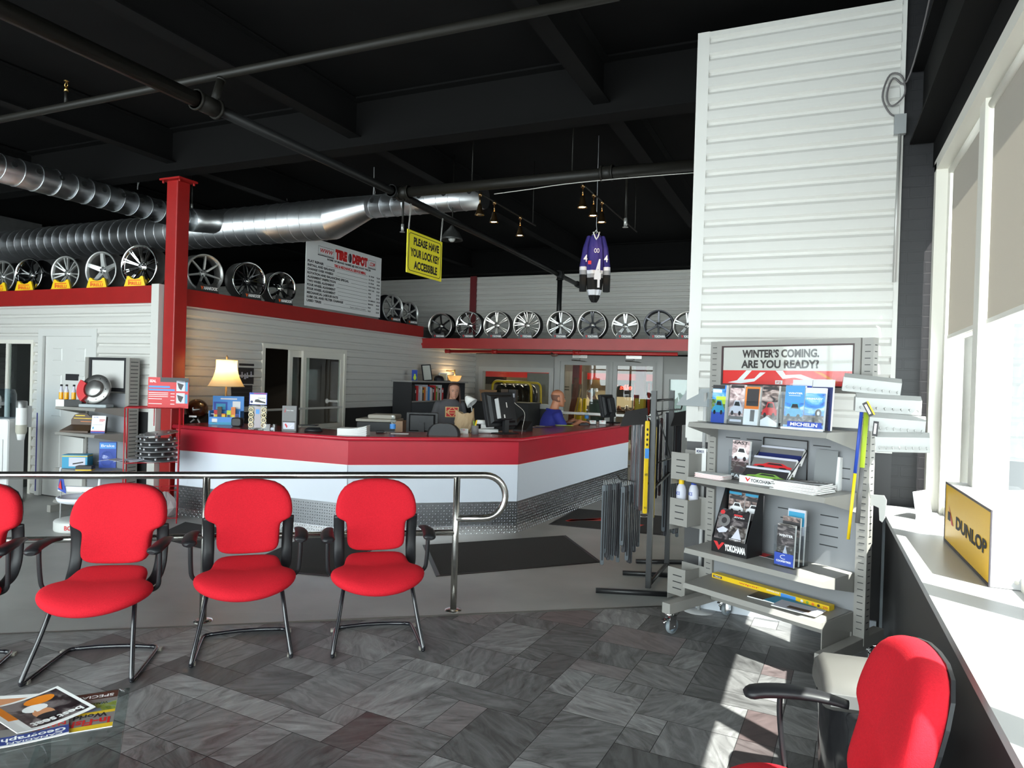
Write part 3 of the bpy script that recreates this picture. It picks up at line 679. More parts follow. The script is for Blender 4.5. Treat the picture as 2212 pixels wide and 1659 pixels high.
pipe('riser_pipe', 'vertical black pipe dropping to the wheel shelf', [(px_, 11.88, 3.6), (px_, 11.88, 2.395)], .045, [((px_, 11.88, 3.66), (px_, 11.88, 3.5), .058)], PIPE2)
zp = 2.17
t = pipe('fascia_pipe', 'thin red pipe under the red shelf beam', [(-6.55, 11.75, zp), (-2.15, 11.75, zp)], .03, [((-6.6, 11.75, zp), (-6.5, 11.75, zp), .034), ((-4.0, 11.75, zp), (-3.86, 11.75, zp), .038), ((-5.6, 11.75, zp), (-5.5, 11.75, zp), .036)], RED)
mb = MB(); mb.tube([(2.15, -.02, -.02), (2.2, -.1, -.05), (2.3, -.16, -.05)], .026, 8); mb.build('elbow', mat('brown_fitting', (.10, .05, .04), .5), t)
t = pipe('cable_run', 'thin pale cable looping under the cross pipe above the track lights', smooth_path([(-3.0, 6.23, 3.50), (-2.6, 6.24, 3.52), (-2.25, 6.23, 3.535), (-1.7, 6.2, 3.53), (-1.0, 6.23, 3.53)]), .004, (), mat('cable_grey', (.45, .43, .4), .5))
# sprinkler heads and hangers
for k, (p, s, lab) in enumerate((((142, 235), 1, 'brass sprinkler head standing on the cross pipe at upper left'),)):
    q = at_y(p[0], p[1], 3.85)
    t = thing('fire_sprinkler', lab, 'sprinkler', (q.x, 3.85, 3.895))
    mb = MB(); mb.cyl((0, 0, 0), (0, 0, .10), .014); mb.build('nipple', PIPE, t)
    mb = MB(); mb.cyl((0, 0, .10), (0, 0, .14), .018, .012); mb.tube([(-.014, 0, .14), (-.02, 0, .16), (0, 0, .185), (.02, 0, .16), (.014, 0, .14)], .004, 6); mb.lathe([(.0001, .187), (.02, .187), (.02, .19), (.0001, .19)], 12); mb.build('head', mat('brass', (.55, .36, .12), .3, 1.0), t)
for k, (p, yy, top, lab) in enumerate((((870, 470), 6.23, 3.58, 'small pendant sprinkler drop beside the yellow sign'), ((415, 430), 7.2, ZC, 'small sprinkler stub above the duct beside the red column'), ((1352, 455), 6.23, 3.58, 'small sprinkler drop right of the blue jersey'))):
    q = at_y(p[0], p[1], yy)
    t = thing('sprinkler_drop', lab, 'sprinkler', q)
    mb = MB(); mb.cyl((0, 0, -.07), (0, 0, top-q.z), .011); mb.build('drop', PIPE, t)
    mb = MB(); mb.cyl((0, 0, -.14), (0, 0, -.07), .016); mb.lathe([(.0001, -.15), (.028, -.152), (.028, -.155), (.0001, -.156)], 12); mb.build('head', mat('grey_head', (.4, .4, .38), .4, .6), t)
for k, (x, y, lab) in enumerate(((-8.22, 6.3, 'thin hanger strap holding the perforated duct left of the column'), (-7.0, 7.7, 'thin wire hanger above the duct right of the column'), (-5.5, 7.7, 'thin hanger wire above the tapered part of the duct'))):
    t = thing('duct_hanger', lab, 'hanger', (x, y, 4.3)); mb = MB(); mb.tube([(0, 0, .14), (.006, 0, -.1), (-.004, .004, -.30)], .006, 6); mb.tube([(0, 0, -.1), (.03, 0, -.2), (0, 0, -.28)], .004, 5); mb.build('wire', GREYMETAL, t)
# ================================================================== CHAIRS
FAB = mat('red_fabric', (.52, .009, .020), .9, spec=.25, noise=.10, nscale=160, bump=.35, bscale=420)
TUBE = mat('black_gloss_tube', (.012, .012, .016), .18, coat=.6)
def make_chair(label):
    t = thing('waiting_chair', label, 'chair', group='red waiting chairs')
    half = [(0, .235), (.10, .235), (.165, .225), (.195, .18), (.20, .11), (.215, .07), (.262, .045), (.286, .0), (.288, -.06), (.27, -.125), (.225, -.185), (.15, -.235), (.07, -.258), (0, -.264)]
    out = [(x, y) for x, y in half]+[(-x, y) for x, y in reversed(half[1:-1])]
    def zt(x, y): return .452+.05*max(0, y-.05)/.18-.055*max(0, (-y-.02)/.24)**2-.25*max(0, abs(x)-.2)**2
    rings = []
    for s, dz in ((.80, -.062), (.93, -.058), (.985, -.04), (1.0, -.022), (.985, -.006), (.93, .006), (.8, .013), (.5, .014), (.2, .012)):
        rings.append([(x*s, (y+.01)*s-.01, zt(x*s, (y+.01)*s-.01)+dz) for x, y in out])
    mb = MB(); mb.loft(rings, True, True, True); mb.build('seat', FAB, t, sub=1)
    hb = [(0, .515), (.10, .517), (.155, .527), (.182, .553), (.186, .60), (.186, .675), (.192, .698), (.218, .712), (.252, .727), (.262, .755), (.261, .80), (.249, .86), (.215, .915), (.155, .95), (.08, .964), (0, .967)]
    ob = [(x, z) for x, z in hb]+[(-x, z) for x, z in reversed(hb[1:-1])]
    def yb(x, z): return .215+(z-.515)*.26-.38*x*x-.10*((z-.515)/.45-.35)**2*0
    rings = []
    for s, dy in ((.86, .030), (.97, .026), (1, .010), (1, -.012), (.985, -.032), (.93, -.046), (.75, -.054), (.4, -.056)):
        rings.append([(x*s, yb(x*s, .74+(z-.74)*s)+dy, .74+(z-.74)*s) for x, z in ob])
    mb = MB(); mb.loft(rings, True, True, True); mb.build('backrest', FAB, t, sub=1)
    mb = MB(); mb.loft([[(x*.965, yb(x*.965, .74+(z-.74)*.975)+dy, .74+(z-.74)*.975) for x, z in ob] for dy in (.024, .034)], True, True, False); mb.build('back_shell', BPLASTIC, t)
    for s in (-1, 1):
        mb = MB(); p = smooth_path([(s*.238, .262, .735), (s*.236, .275, .66), (s*.233, .272, .56), (s*.232, .25, .49), (s*.226, .20, .435), (s*.20, .12, .408), (s*.15, .06, .40)], 5)
        mb.tube(p, .034, 10, flat=.34, up=(1, 0, 0)); mb.build('side_bracket', BPLASTIC, t)
        mb = MB(); p = smooth_path([(s*.296, .20, .662), (s*.305, .12, .672), (s*.312, .03, .672), (s*.310, -.05, .664), (s*.298, -.11, .652)], 5)
        n = len(p); mb.tube(p, [.024+.016*min(1, i/(n*.5)) if i < n-2 else (.034 if i == n-2 else .02) for i in range(n)], 12, flat=.50, up=(1, 0, 0)); a = mb.build('armrest', BPLASTIC, t)
        mb = MB(); mb.tube(smooth_path([(s*.308, -.0, .668), (s*.308, .0, .60), (s*.305, .01, .50), (s*.295, .02, .435), (s*.25, .03, .405), (s*.18, .03, .40)], 4), .013, 8, flat=.7, up=(1, 0, 0)); mb.build('arm_post', BPLASTIC, t)
        mb = MB(); p = smooth_path([(s*.17, .10, .398), (s*.19, .0, .395), (s*.205, -.06, .36), (s*.232, -.15, .20), (s*.26, -.235, .05), (s*.263, -.243, .022), (s*.262, -.225, .0135), (s*.258, -.1, .0130), (s*.25, .12, .0130), (s*.24, .21, .0130), (s*.21, .232, .0130)], 5)
        mb.tube(p, .0125, 10); lg = mb.build('leg', TUBE, t)
        for y in (-.20, .20):
            mb = MB(); mb.box(s*.258-.014, s*.258+.014, y-.015, y+.015, .0, .018); mb.build('glide', mat('clear_glide', (.35, .33, .28), .3), lg)
    mb = MB(); mb.tube(smooth_path([(-.215, .231, .0135), (-.1, .252, .0135), (0, .258, .0135), (.1, .252, .0135), (.215, .231, .0135)], 4), .0125, 10); mb.build('rear_stretcher', TUBE, t)
    mb = MB(); mb.loft([[(x*.78, y*.8, z) for x, y in out] for z in (.372, .392)], True, True, False); mb.build('seat_pan', BPLASTIC, t)
    return t
ch = make_chair('red upholstered chair at the right end of the row by the railing')
ch.location = (-2.47, 3.62, 0); ch.rotation_euler = (0, 0, radians(38.8))
dup(ch, (-3.09, 3.155, 0), radians(42.5), 'red upholstered chair between the two other full chairs in the railing row')
dup(ch, (-3.59, 2.585, 0), radians(33), 'red upholstered chair nearest the glass table, turned slightly left')
dup(ch, (-4.22, 2.15, 0), radians(36), 'red upholstered chair cut off by the left edge of the picture')
dup(ch, (-.035, 2.10, 0), radians(-82), 'red chair with sunlit back against the black wall under the window sill')
def photo(name, c1, c2, c3, sc=9.0, zs=1.0):
    """glossy printed picture: soft blotches of three inks"""
    n_ = 'photo_'+name
    if n_ in MATS: return MATS[n_]
    m = mat(n_, rgb(*c1), .3); nt = m.node_tree; p = nt.nodes['Principled BSDF']
    tc = nt.nodes.new('ShaderNodeTexCoord'); mp = nt.nodes.new('ShaderNodeMapping'); mp.inputs['Scale'].default_value = (sc, sc, sc*2*zs); mp.inputs['Location'].default_value = (len(name)*1.7, 3.1, .7)
    n = nt.nodes.new('ShaderNodeTexNoise'); n.inputs['Scale'].default_value = 1.6; n.inputs['Detail'].default_value = 5; n.inputs['Distortion'].default_value = 1.0
    r = nt.nodes.new('ShaderNodeValToRGB'); e = r.color_ramp.elements; e[0].position = .36; e[0].color = (*rgb(*c1), 1); e[1].position = .64; e[1].color = (*rgb(*c3), 1); q = e.new(.5); q.color = (*rgb(*c2), 1)
    nt.links.new(tc.outputs['Object'], mp.inputs[0]); nt.links.new(mp.outputs[0], n.inputs['Vector']); nt.links.new(n.outputs['Fac'], r.inputs[0]); nt.links.new(r.outputs[0], p.inputs['Base Color']); return m
PH = dict(road=photo('road', (25, 22, 24), (70, 62, 58), (165, 160, 158)), sky=photo('sky', (25, 80, 165), (70, 150, 225), (190, 220, 240), 5), pink=photo('pink', (90, 70, 72), (190, 165, 165), (225, 205, 205)), garage=photo('garage', (30, 25, 30), (120, 100, 95), (190, 170, 165)), night=photo('night', (14, 12, 16), (45, 38, 42), (120, 112, 112)), field=photo('field', (60, 90, 40), (130, 150, 60), (90, 120, 190)))
# ================================================================== GLASS TABLE AND MAGAZINES
TG = glass('table_glass', (.84, .90, .89), .02, .9)
c0 = at_z(281, 1483, .45); tx = (at_z(255, 1659, .45)-c0).normalized(); ty = Vector((tx.y, -tx.x, 0))
ta = atan2(ty.y, ty.x)    # local x runs left along the back edge, local y runs along the right edge
t = thing('glass_table', 'low clear glass coffee table scattered with magazines', 'table', (c0.x, c0.y, 0), ta)
Lt, Wt = 1.15, .75
def tl(p): d = Vector(p)-Vector((c0.x, c0.y, 0)); return Vector((d.x*cos(ta)+d.y*sin(ta), -d.x*sin(ta)+d.y*cos(ta), d.z))
sg = 1 if tl(c0+tx).y > 0 else -1
mb = MB(); mb.box(0, Lt, min(0, sg*Wt), max(0, sg*Wt), .436, .448); mb.build('glass_top', TG, t, bevel=.003)
for x in (.24, Lt-.24):
    mb = MB(); mb.box(x-.006, x+.006, min(sg*.1, sg*(Wt-.1)), max(sg*.1, sg*(Wt-.1)), 0, .436); mb.build('glass_leg', TG, t)
mb = MB(); mb.box(.25, Lt-.25, min(sg*.14, sg*(Wt-.14)), max(sg*.14, sg*(Wt-.14)), .16, .168); mb.build('lower_shelf', TG, t)
def magazine(name, label, cx, cy, rot, w_, h_, z, paint, curl=0.0, nx=10, ny=8, th=.003):
    """magazine lying flat: local x along the title, local y up the cover; paint(mb) adds the printed cover"""
    o = thing(name, label, 'magazine', (cx, cy, z), rot, 'magazines on the glass table')
    def zz(x, y): return curl*(max(0, x/w_)**2+.5*max(0, -x/w_)**2)
    mb = MB()
    for z0 in (0, th): mb.add([(-w_/2+w_*i/nx, -h_/2+h_*j/ny, z0+zz(-w_/2+w_*i/nx, 0)) for j in range(ny+1) for i in range(nx+1)], [(j*(nx+1)+i, j*(nx+1)+i+1, (j+1)*(nx+1)+i+1, (j+1)*(nx+1)+i) for j in range(ny) for i in range(nx)], True)
    for s in (-1, 1):
        mb.add([(-w_/2+w_*i/nx, s*h_/2, q+zz(-w_/2+w_*i/nx, 0)) for q in (0, th) for i in range(nx+1)], [(i, i+1, nx+2+i, nx+1+i) for i in range(nx)])
        mb.add([(s*w_/2, -h_/2, zz(s*w_/2, 0)), (s*w_/2, h_/2, zz(s*w_/2, 0)), (s*w_/2, h_/2, th+zz(s*w_/2, 0)), (s*w_/2, -h_/2, th+zz(s*w_/2, 0))], [(0, 1, 2, 3)])
    mb.build('pages', PAPER, o)
    mc = MB(); paint(mc)
    # printed cover laid on the curled surface: x,z of the drawing become x,y
    mc.v = [Vector((p.x*w_, p.z*h_, th+.0006+zz(p.x*w_, 0)-p.y)) for p in mc.v]
    mc.build('cover', None, o)
    return o
def g(mb, m, x0, x1, z0, z1, y=0, n=8):
    """tessellated rectangle so that covers can follow a curl"""
    mb.use(m)
    for i in range(n): mb.rect(x0+(x1-x0)*i/n, x0+(x1-x0)*(i+1)/n, z0, z1, y)
CB = col('cover_blue', 45, 62, 130); CR_ = col('cover_red', 190, 35, 35); CY_ = col('cover_yellow', 215, 180, 40); COL_ = col('cover_olive', 120, 115, 55); CGR = col('cover_grey', 120, 115, 112); CBR = col('cover_brown', 70, 45, 35); CSK = col('cover_skin', 200, 140, 100); CORG = col('cover_orange', 225, 130, 30)
def fish(mb):
    g(mb, CGR, -.5, .5, -.5, .5); g(mb, CY_, -.5, .5, .40, .5, -.0003); g(mb, CBR, -.5, .5, -.5, -.30, -.0003); g(mb, PH['field'], -.5, .5, -.2, .06, -.0003)
    g(mb, CY_, -.5, .5, .05, .12, -.0004)
    mb.use(CR_); mb.text('In-Fisherman', -.46, .46, .24, .40, -.0006, .03); mb.use(INK); mb.text('World Record', -.42, .4, .10, .21, -.0006, .03); mb.text('WALLEYE & PIKE', -.4, .1, -.2, -.14, -.0006); mb.use(PAPER); mb.text('SPECIAL ISSUE', -.45, .3, -.42, -.34, -.0006)
def geo(mb):
    g(mb, CGR, -.5, .5, -.5, .5); g(mb, CB, -.5, .5, .26, .5, -.0003); g(mb, PAPER, -.5, .5, .475, .5, -.0004)
    mb.use(PAPER); mb.text('CANADIAN', -.42, .25, .42, .465, -.0006, .02); mb.text('Geographic', -.46, .46, .28, .41, -.0006, .02); mb.use(CR_); mb.text('NAVAL', -.46, .0, .14, .24, -.0006, .02); g(mb, PH['garage'], -.1, .5, -.5, .05, -.0003)
def sport(mb):
    g(mb, PAPER, -.5, .5, -.5, .5); g(mb, PH['night'], -.45, .30, -.45, .45, -.0003)
    mb.use(CSK); mb.disc(-.02, .1, .13, .16, -.0005); mb.use(INK); mb.disc(-.02, .2, .14, .08, -.0006); mb.use(PAPER); mb.disc(0, -.1, .16, .12, -.0005); mb.use(CORG); mb.disc(-.15, -.3, .2, .12, -.0005); mb.rect(.3, .42, -.45, .1, -.0005)
    mb.use(PAPER); mb.text('best', -.4, -.08, .30, .42, -.0006, .03); mb.text('seat', -.05, .26, .30, .42, -.0006, .03)
def plain(mb): g(mb, PAPER, -.5, .5, -.5, .5); g(mb, CB, -.5, .5, .3, .5, -.0003); g(mb, CSK, -.4, .2, -.4, .2, -.0003)
# placed by the corners seen in the photograph: covers face away, titles upside down to the camera
TZ = .4485
a_ = at_z(268, 1575, TZ); b_ = at_z(127, 1582, TZ); cc = at_z(205, 1545, TZ)+ty*.085
magazine('magazine', 'fishing magazine with yellow band lying at the glass table corner', cc.x-.02, cc.y+.03, ta, .27, .20+.09, TZ, fish, .0)
cc = at_z(70, 1590, TZ+.004); magazine('magazine', 'blue banded geography magazine lying upside down on the glass table', cc.x-.08, cc.y+.04, ta+.12, .22, .27, TZ+.0045, geo, .02)
cc = at_z(85, 1540, TZ+.015); magazine('magazine', 'curled magazine with an orange jersey cover on top of the pile', cc.x-.02, cc.y+.01, ta+.55, .24, .27, TZ+.010, sport, .06)
cc = at_z(10, 1545, TZ+.002); magazine('magazine', 'white magazine at the far left of the pile on the glass table', cc.x-.05, cc.y-.03, ta-.25, .22, .28, TZ+.004, plain, .01)
# ================================================================== GREY DISPLAY RACK
RA = radians(-27.0); RO = Vector((-.65, 5.0, 0))
def rk(x, y, z): return RO+Vector((x*cos(RA)-y*sin(RA), x*sin(RA)+y*cos(RA), z))
RACK = mat('rack_grey', (.27, .258, .24), .42); RPAN = mat('rack_panel', (.235, .24, .255), .5)
t = thing('display_rack', 'grey slotted display rack on casters in front of the white siding pier', 'rack', RO, RA)
for x in (0, 1.035):
    mb = MB(); mb.box(x-.03, x+.035, -.02, .045, .17, 1.96)
    mb.fm = [0]*len(mb.f); mb.mats = [RACK]; mb.use(INK)
    for k in range(44): z = .26+k*.0385; mb.box(x-.012, x+.02, -.0215, -.0195, z, z+.004); mb.box(x+.0335 if x > .5 else x-.0315, x+.0365 if x > .5 else x-.0285, .0, .028, z, z+.005)
    mb.build('upright', None, t)
    lx = x+.0
    mb = MB(); mb.box(lx-.032, lx+.032, -.47, .26, .145, .215); lg = mb.build('base_leg', RACK, t, bevel=.003)
    for y in (-.43, .20):
        mb = MB(); mb.M = Matrix.Translation((lx, y, 0))
        mb.cyl((0, 0, .125), (0, 0, .145), .03); mb.box(-.024, -.019, -.02, .045, .04, .128); mb.box(.019, .024, -.02, .045, .04, .128); mb.box(-.024, .024, -.025, .045, .122, .128); mb.cyl((0, -.03, .10), (0, -.06, .085), .008); mb.box(-.012, .012, -.075, -.03, .105, .112)
        mb.cyl((-.027, .03, .052), (.027, .03, .052), .008, n=8); cs = mb.build('caster', CHROME, lg)
        mb = MB(); mb.M = Matrix.Translation((lx, y+.03, .052)) @ Matrix.Rotation(pi/2, 4, 'Y')
        mb.use(mat('caster_rubber', (.22, .25, .27), .5)); mb.lathe([(.036, -.015), (.048, -.014), (.0515, -.008), (.0515, .008), (.048, .014), (.036, .015)], 24)
        mb.use(mat('caster_hub', (.40, .50, .60), .4)); mb.lathe([(.0001, -.012), (.037, -.013), (.037, .013), (.0001, .012)], 20); mb.build('wheel', None, cs)
mb = MB(); mb.box(.03, 1.0, -.02, .05, .17, .24); mb.build('base_beam', RACK, t)
mb = MB(); mb.box(.034, 1.004, .002, .022, .30, 1.425); mb.use(RPAN); mb.use(INK)
for z, xs in ((.44, (.1, .36, .68)), (.70, (.52, .78)), (.76, (.52, .78)), (.82, (.52, .78)), (.88, (.5, .78)), (1.12, (.34, .84)), (1.18, (.34, .84)), (1.30, (.1, .26, .72))):
    for x in xs: mb.box(x, x+.11, -.0005, .0025, z, z+.006)
mb.build('back_panel', None, t)
def shelf(z, h=.03):
    mb = MB()
    x0, x1, f0, f1, d = .035, 1.0, .065, .985, -.37
    mb.add([(x0, 0, z), (x1, 0, z), (f1, d+.0, z), (f0, d, z)], [(0, 1, 2, 3)], False)
    mb.add([(f0, d, z), (f1, d, z), (f1, d-.012, z-h), (f0, d-.012, z-h)], [(0, 1, 2, 3)], False)
    mb.add([(f0, d-.012, z-h), (f1, d-.012, z-h), (f1, d+.01, z-h), (f0, d+.01, z-h), (f0, d+.01, z-.004), (f1, d+.01, z-.004), (x1, 0, z-.004), (x0, 0, z-.004)], [(0, 1, 2, 3), (3, 2, 5, 4), (4, 5, 6, 7)], False)
    s = mb.build('shelf', RACK, t)
    for xa, xb in ((x0, f0), (x1, f1)):
        mb = MB(); mb.add([(xa, 0, z), (xb, d, z), (xb, d-.012, z-h), (xa, 0, z-.12)], [(0, 1, 2, 3)], False); o = mb.build('bracket', RACK, s); q = o.modifiers.new('thick', 'SOLIDIFY'); q.thickness = .003
shelf(1.41); shelf(1.05); shelf(.58); shelf(.35)
mb = MB(); mb.add([(1.0, 0, 0), (1.0, 0, 0), (1.0, 0, 0)], []); 
# bottom tray side plate
mb = MB(); mb.box(.985, .99, -.36, 0, .20, .35); mb.build('tray_side', RACK, t)
# header sign
HS = thing('header_sign', 'framed winter reminder sign across the top of the display rack', 'sign', rk(.5175, -.03, 1.65), RA)
mb = MB(); 
def fr2(mb, x0, x1, z0, z1, w_, y0, y1): mb.box(x0, x0+w_, y0, y1, z0, z1); mb.box(x1-w_, x1, y0, y1, z0, z1); mb.box(x0+w_, x1-w_, y0, y1, z1-w_, z1); mb.box(x0+w_, x1-w_, y0, y1, z0, z0+w_)
fr2(mb, -.483, .483, -.02, .31, .032, -.004, .03); mb.build('frame', RACK, HS)
mb = MB(); fr2(mb, -.452, .452, .010, .28, .012, -.001, .02); mb.build('inner_frame', mat('maroon_edge', (.035, .012, .014), .4), HS)
HW = col('header_white', 198, 194, 186, .35); HR = col('header_red', 222, 40, 36, .3)
mb = MB(); mb.use(HW); mb.rect(-.44, .44, .113, .268, .006); mb.use(HR); mb.rect(-.44, .44, .022, .113, .006)
mb.use(PAPER); mb.poly([(-.40, .03), (-.33, .045), (-.26, .112), (-.22, .112), (-.28, .05), (-.2, .06), (-.16, .1), (-.12, .1), (-.2, .04), (-.3, .025)], .005); mb.poly([(-.05, .112), (.0, .112), (.02, .085), (.12, .09), (.24, .05), (.2, .045), (.08, .07), (.0, .06)], .005)
mb.use(CORG); mb.poly([(.2, .113), (.26, .10), (.36, .04), (.32, .05)], .005); mb.use(PAPER); mb.rect(-.05, .0, .025, .05, .004); mb.use(CR_); mb.text('P2', -.04, -.01, .03, .045, .003)
mb.use(mat('header_ink', (.035, .025, .022), .5)); mb.text('WINTER\u2019S COMING.', -.295, .235, .196, .25, .0045, .042); mb.text('ARE YOU READY?', -.30, .235, .127, .182, .0045, .042)
mb.build('face', None, HS)
mb = MB(); mb.rect(-.44, .44, .022, .268, .002); mb.build('glazing', ACRYLIC, HS)
# ---- things on the rack shelves
GD = 'brochures on the grey rack'
def cover_photo(mb, x0, x1, z0, z1, y, bgc, shapes):
    mb.use(bgc); mb.rect(x0, x1, z0, z1, y)
    for k, (m_, kind, *a) in enumerate(shapes):
        mb.use(m_); yy = y-.0004*(k+1); W_, H_ = x1-x0, z1-z0
        if kind == 'r': mb.rect(x0+a[0]*W_, x0+a[1]*W_, z0+a[2]*H_, z0+a[3]*H_, yy)
        elif kind == 'd': mb.disc(x0+a[0]*W_, z0+a[1]*H_, a[2]*W_, a[3]*H_, yy)
        elif kind == 't': mb.text(a[4], x0+a[0]*W_, x0+a[1]*W_, z0+a[2]*H_, z0+a[3]*H_, yy, .03)
        elif kind == 'p': mb.poly([(x0+p*W_, z0+q*H_) for p, q in a[0]], yy)
def car(body, glass_=INK):
    return [(body, 'p', [(.05, .28), (.1, .40), (.28, .46), (.38, .60), (.72, .60), (.85, .45), (.95, .40), (.95, .28)]), (glass_, 'p', [(.35, .47), (.42, .57), (.68, .57), (.76, .46)]), (INK, 'd', .25, .28, .09, .06), (INK, 'd', .76, .28, .09, .06)]
C = {k: col('ink_'+k, *v) for k, v in dict(sky=(70, 140, 215), green=(120, 160, 70), lime=(190, 215, 60), pink=(215, 185, 185), dark=(45, 42, 45), mid=(110, 108, 108), lav=(200, 200, 212), blue=(40, 70, 165), navy=(28, 36, 90), white=(225, 225, 228), orange=(225, 120, 40), red=(200, 40, 45), teal=(50, 150, 190), brown=(80, 60, 45), yellow=(235, 195, 30)).items()}
def booklet(name, label, x, y, z, w_, h_, d_, bgc, shapes, tilt=.10, cat='brochure', group=GD, yaw=0.0, parent_rk=True):
    p = rk(x, y, z); t = thing(name, label, cat, p, RA+yaw, group); t.rotation_euler = Euler((-tilt, 0, RA+yaw), 'XYZ') if False else (0, 0, RA+yaw)
    mb = MB(); mb.M = Matrix.Rotation(-tilt, 4, 'X'); mb.use(PAPER); mb.box(-w_/2, w_/2, 0, d_, 0, h_); mb.build('pages', None, t)
    mb = MB(); mb.M = Matrix.Rotation(-tilt, 4, 'X'); cover_photo(mb, -w_/2, w_/2, 0, h_, -.001, bgc, shapes); mb.build('cover', None, t)
    return t
def holder(label, x, y, z, w_, h_, d_, tiers=1, yaw=0.0, lab=None, cat='brochure holder'):
    t = thing('brochure_holder', label, cat, rk(x, y, z), RA+yaw, 'clear holders on the grey rack')
    for k in range(tiers):
        mb = MB(); y0 = k*d_; hh = h_*(.55+.45*(k+1)/tiers)
        mb.box(-w_/2, w_/2, y0, y0+.002, .0, hh*.62); mb.build('front_pane', ACRYLIC, t)
    mb = MB(); mb.box(-w_/2, w_/2, tiers*d_, tiers*d_+.003, 0, h_); mb.build('back_pane', ACRYLIC, t)
    mb = MB(); mb.box(-w_/2, w_/2, 0, tiers*d_, 0, .003); mb.build('base_pane', ACRYLIC, t)
    for s in (-1, 1):
        mb = MB(); mb.box(s*w_/2-.0015, s*w_/2+.0015, 0, tiers*d_, 0, h_*.8); mb.build('side_pane', ACRYLIC, t)
    if lab: mb = MB(); lab(mb, w_); mb.build('printed_label', None, t)
    return t
Z1 = 1.4105
holder('long clear acrylic holder full of car magazines on the top shelf', .40, -.30, Z1, .50, .25, .07)
booklet('magazine', 'blue and green car magazine at the left of the top shelf holder', .22, -.285, Z1+.004, .10, .245, .03, PH['sky'], [(PH['field'], 'r', 0, 1, .35, .62), (C['lime'], 'r', .3, 1, .5, .7), (C['blue'], 'r', 0, 1, 0, .3), (C['dark'], 'r', 0, .9, .9, 1), (C['white'], 'r', .05, .7, .8, .88)]+car(C['teal']), .08)
booklet('magazine', 'magazine with a pale pink car cover in the top shelf holder', .352, -.285, Z1+.004, .105, .25, .02, PH['pink'], [(C['mid'], 'r', 0, 1, 0, .2), (C['dark'], 'r', .05, .95, .92, .99), (C['lav'], 'r', .1, .9, .06, .12)]+car(C['lav']), .08)
booklet('brochure', 'dark grey leaflet in the middle of the top shelf holder', .46, -.29, Z1+.004, .10, .24, .02, C['orange'], [(C['dark'], 'r', .12, .95, .5, .95), (C['white'], 'r', .0, 1, .0, .42), (C['mid'], 'r', .45, .75, .1, .4)], .10)
booklet('magazine', 'magazine with a red car cover at the right of the top shelf holder', .58, -.285, Z1+.004, .11, .25, .02, PH['garage'], [(C['brown'], 'r', .1, .9, .3, .5), (C['dark'], 'r', .05, .95, .9, .97), (C['white'], 'p', [(0, 0), (1, 0), (1, .1), (.4, .25), (0, .15)])]+car(C['red']), .08)
def mich(mb, w_): mb.use(C['blue']); mb.rect(-w_*.34, w_*.46, .016, .048, -.002); mb.use(PAPER); mb.text('MICHELIN', -w_*.27, w_*.36, .022, .042, -.003, .03, .12); mb.use(C['white']); mb.rect(-w_/2, w_/2, 0, .012, -.002)
holder('clear holder of blue tire brochures at the right of the top shelf', .80, -.30, Z1, .26, .27, .045, 2, 0, mich)
tyre = [(C['white'], 't', .1, .9, .72, .76, 'PRIMACY'), (PH['road'], 'r', 0, 1, .12, .34), (PH['sky'], 'r', 0, 1, .34, .42), (C['dark'], 'd', .72, .40, .16, .10), (C['lav'], 'd', .72, .40, .07, .05)]
booklet('brochure', 'blue tire brochure with a car, left in the front pocket', .738, -.29, Z1+.004, .12, .255, .02, PH['sky'], [(C['sky'], 'r', 0, 1, .6, 1), (PH['road'], 'r', 0, 1, .08, .3), (C['white'], 't', .15, .9, .8, .84, 'WINTER'), (C['white'], 'r', .2, .8, .76, .77)]+car(C['teal']), .10)
booklet('brochure', 'blue tire brochure with a white top, right in the front pocket', .862, -.29, Z1+.004, .12, .245, .02, PH['sky'], [(C['lav'], 'r', 0, 1, .87, 1)]+tyre, .10)
booklet('brochure', 'blue brochure with a pale top, left in the rear pocket', .755, -.24, Z1+.004, .12, .29, .02, C['blue'], [(C['lav'], 'r', 0, 1, .88, 1)], .08)
booklet('brochure', 'blue brochure with a pale top, right in the rear pocket', .88, -.24, Z1+.004, .12, .295, .02, C['navy'], [(C['lav'], 'r', 0, 1, .85, 1)], .08)
Z2 = 1.0505
holder('tall narrow clear magazine holder on the second shelf', .33, -.20, Z2, .14, .24, .05)
booklet('magazine', 'wheel magazine with a white striped car in the second shelf holder', .33, -.19, Z2+.004, .125, .25, .02, PH['pink'], [(PH['road'], 'r', 0, 1, .0, .45), (C['dark'], 't', .1, .9, .90, .98, 'FAST'), (C['dark'], 't', .5, .95, .38, .45, 'HD'), (C['white'], 't', .05, .95, .04, .13, 'FAST'), (C['dark'], 'd', .5, .24, .3, .10)]+[(m_, k_, *(a if k_ != 'p' else ([[(p, q*.9+.28) for p, q in a[0]]]))) if k_ == 'p' else (m_, k_, a[0], a[1]*.9+.28, a[2], a[3]) for m_, k_, *a in car(C['white'])], .08)
for k in range(7):
    t = thing('leaflet', 'flat red edged leaflet in the small pile at the left of the second shelf', 'leaflet', rk(.19+.004*(k % 3), -.27, Z2+k*.0042), RA+.05*(k % 3), 'leaflet pile on the second shelf')
    mb = MB(); mb.use(PAPER); mb.box(-.10, .10, -.06, .06, 0, .004); mb.use(C['red'] if k % 2 else C['pink']); mb.box(-.10, .10, -.0605, .0605, .001, .0025); mb.build('sheets', None, t)
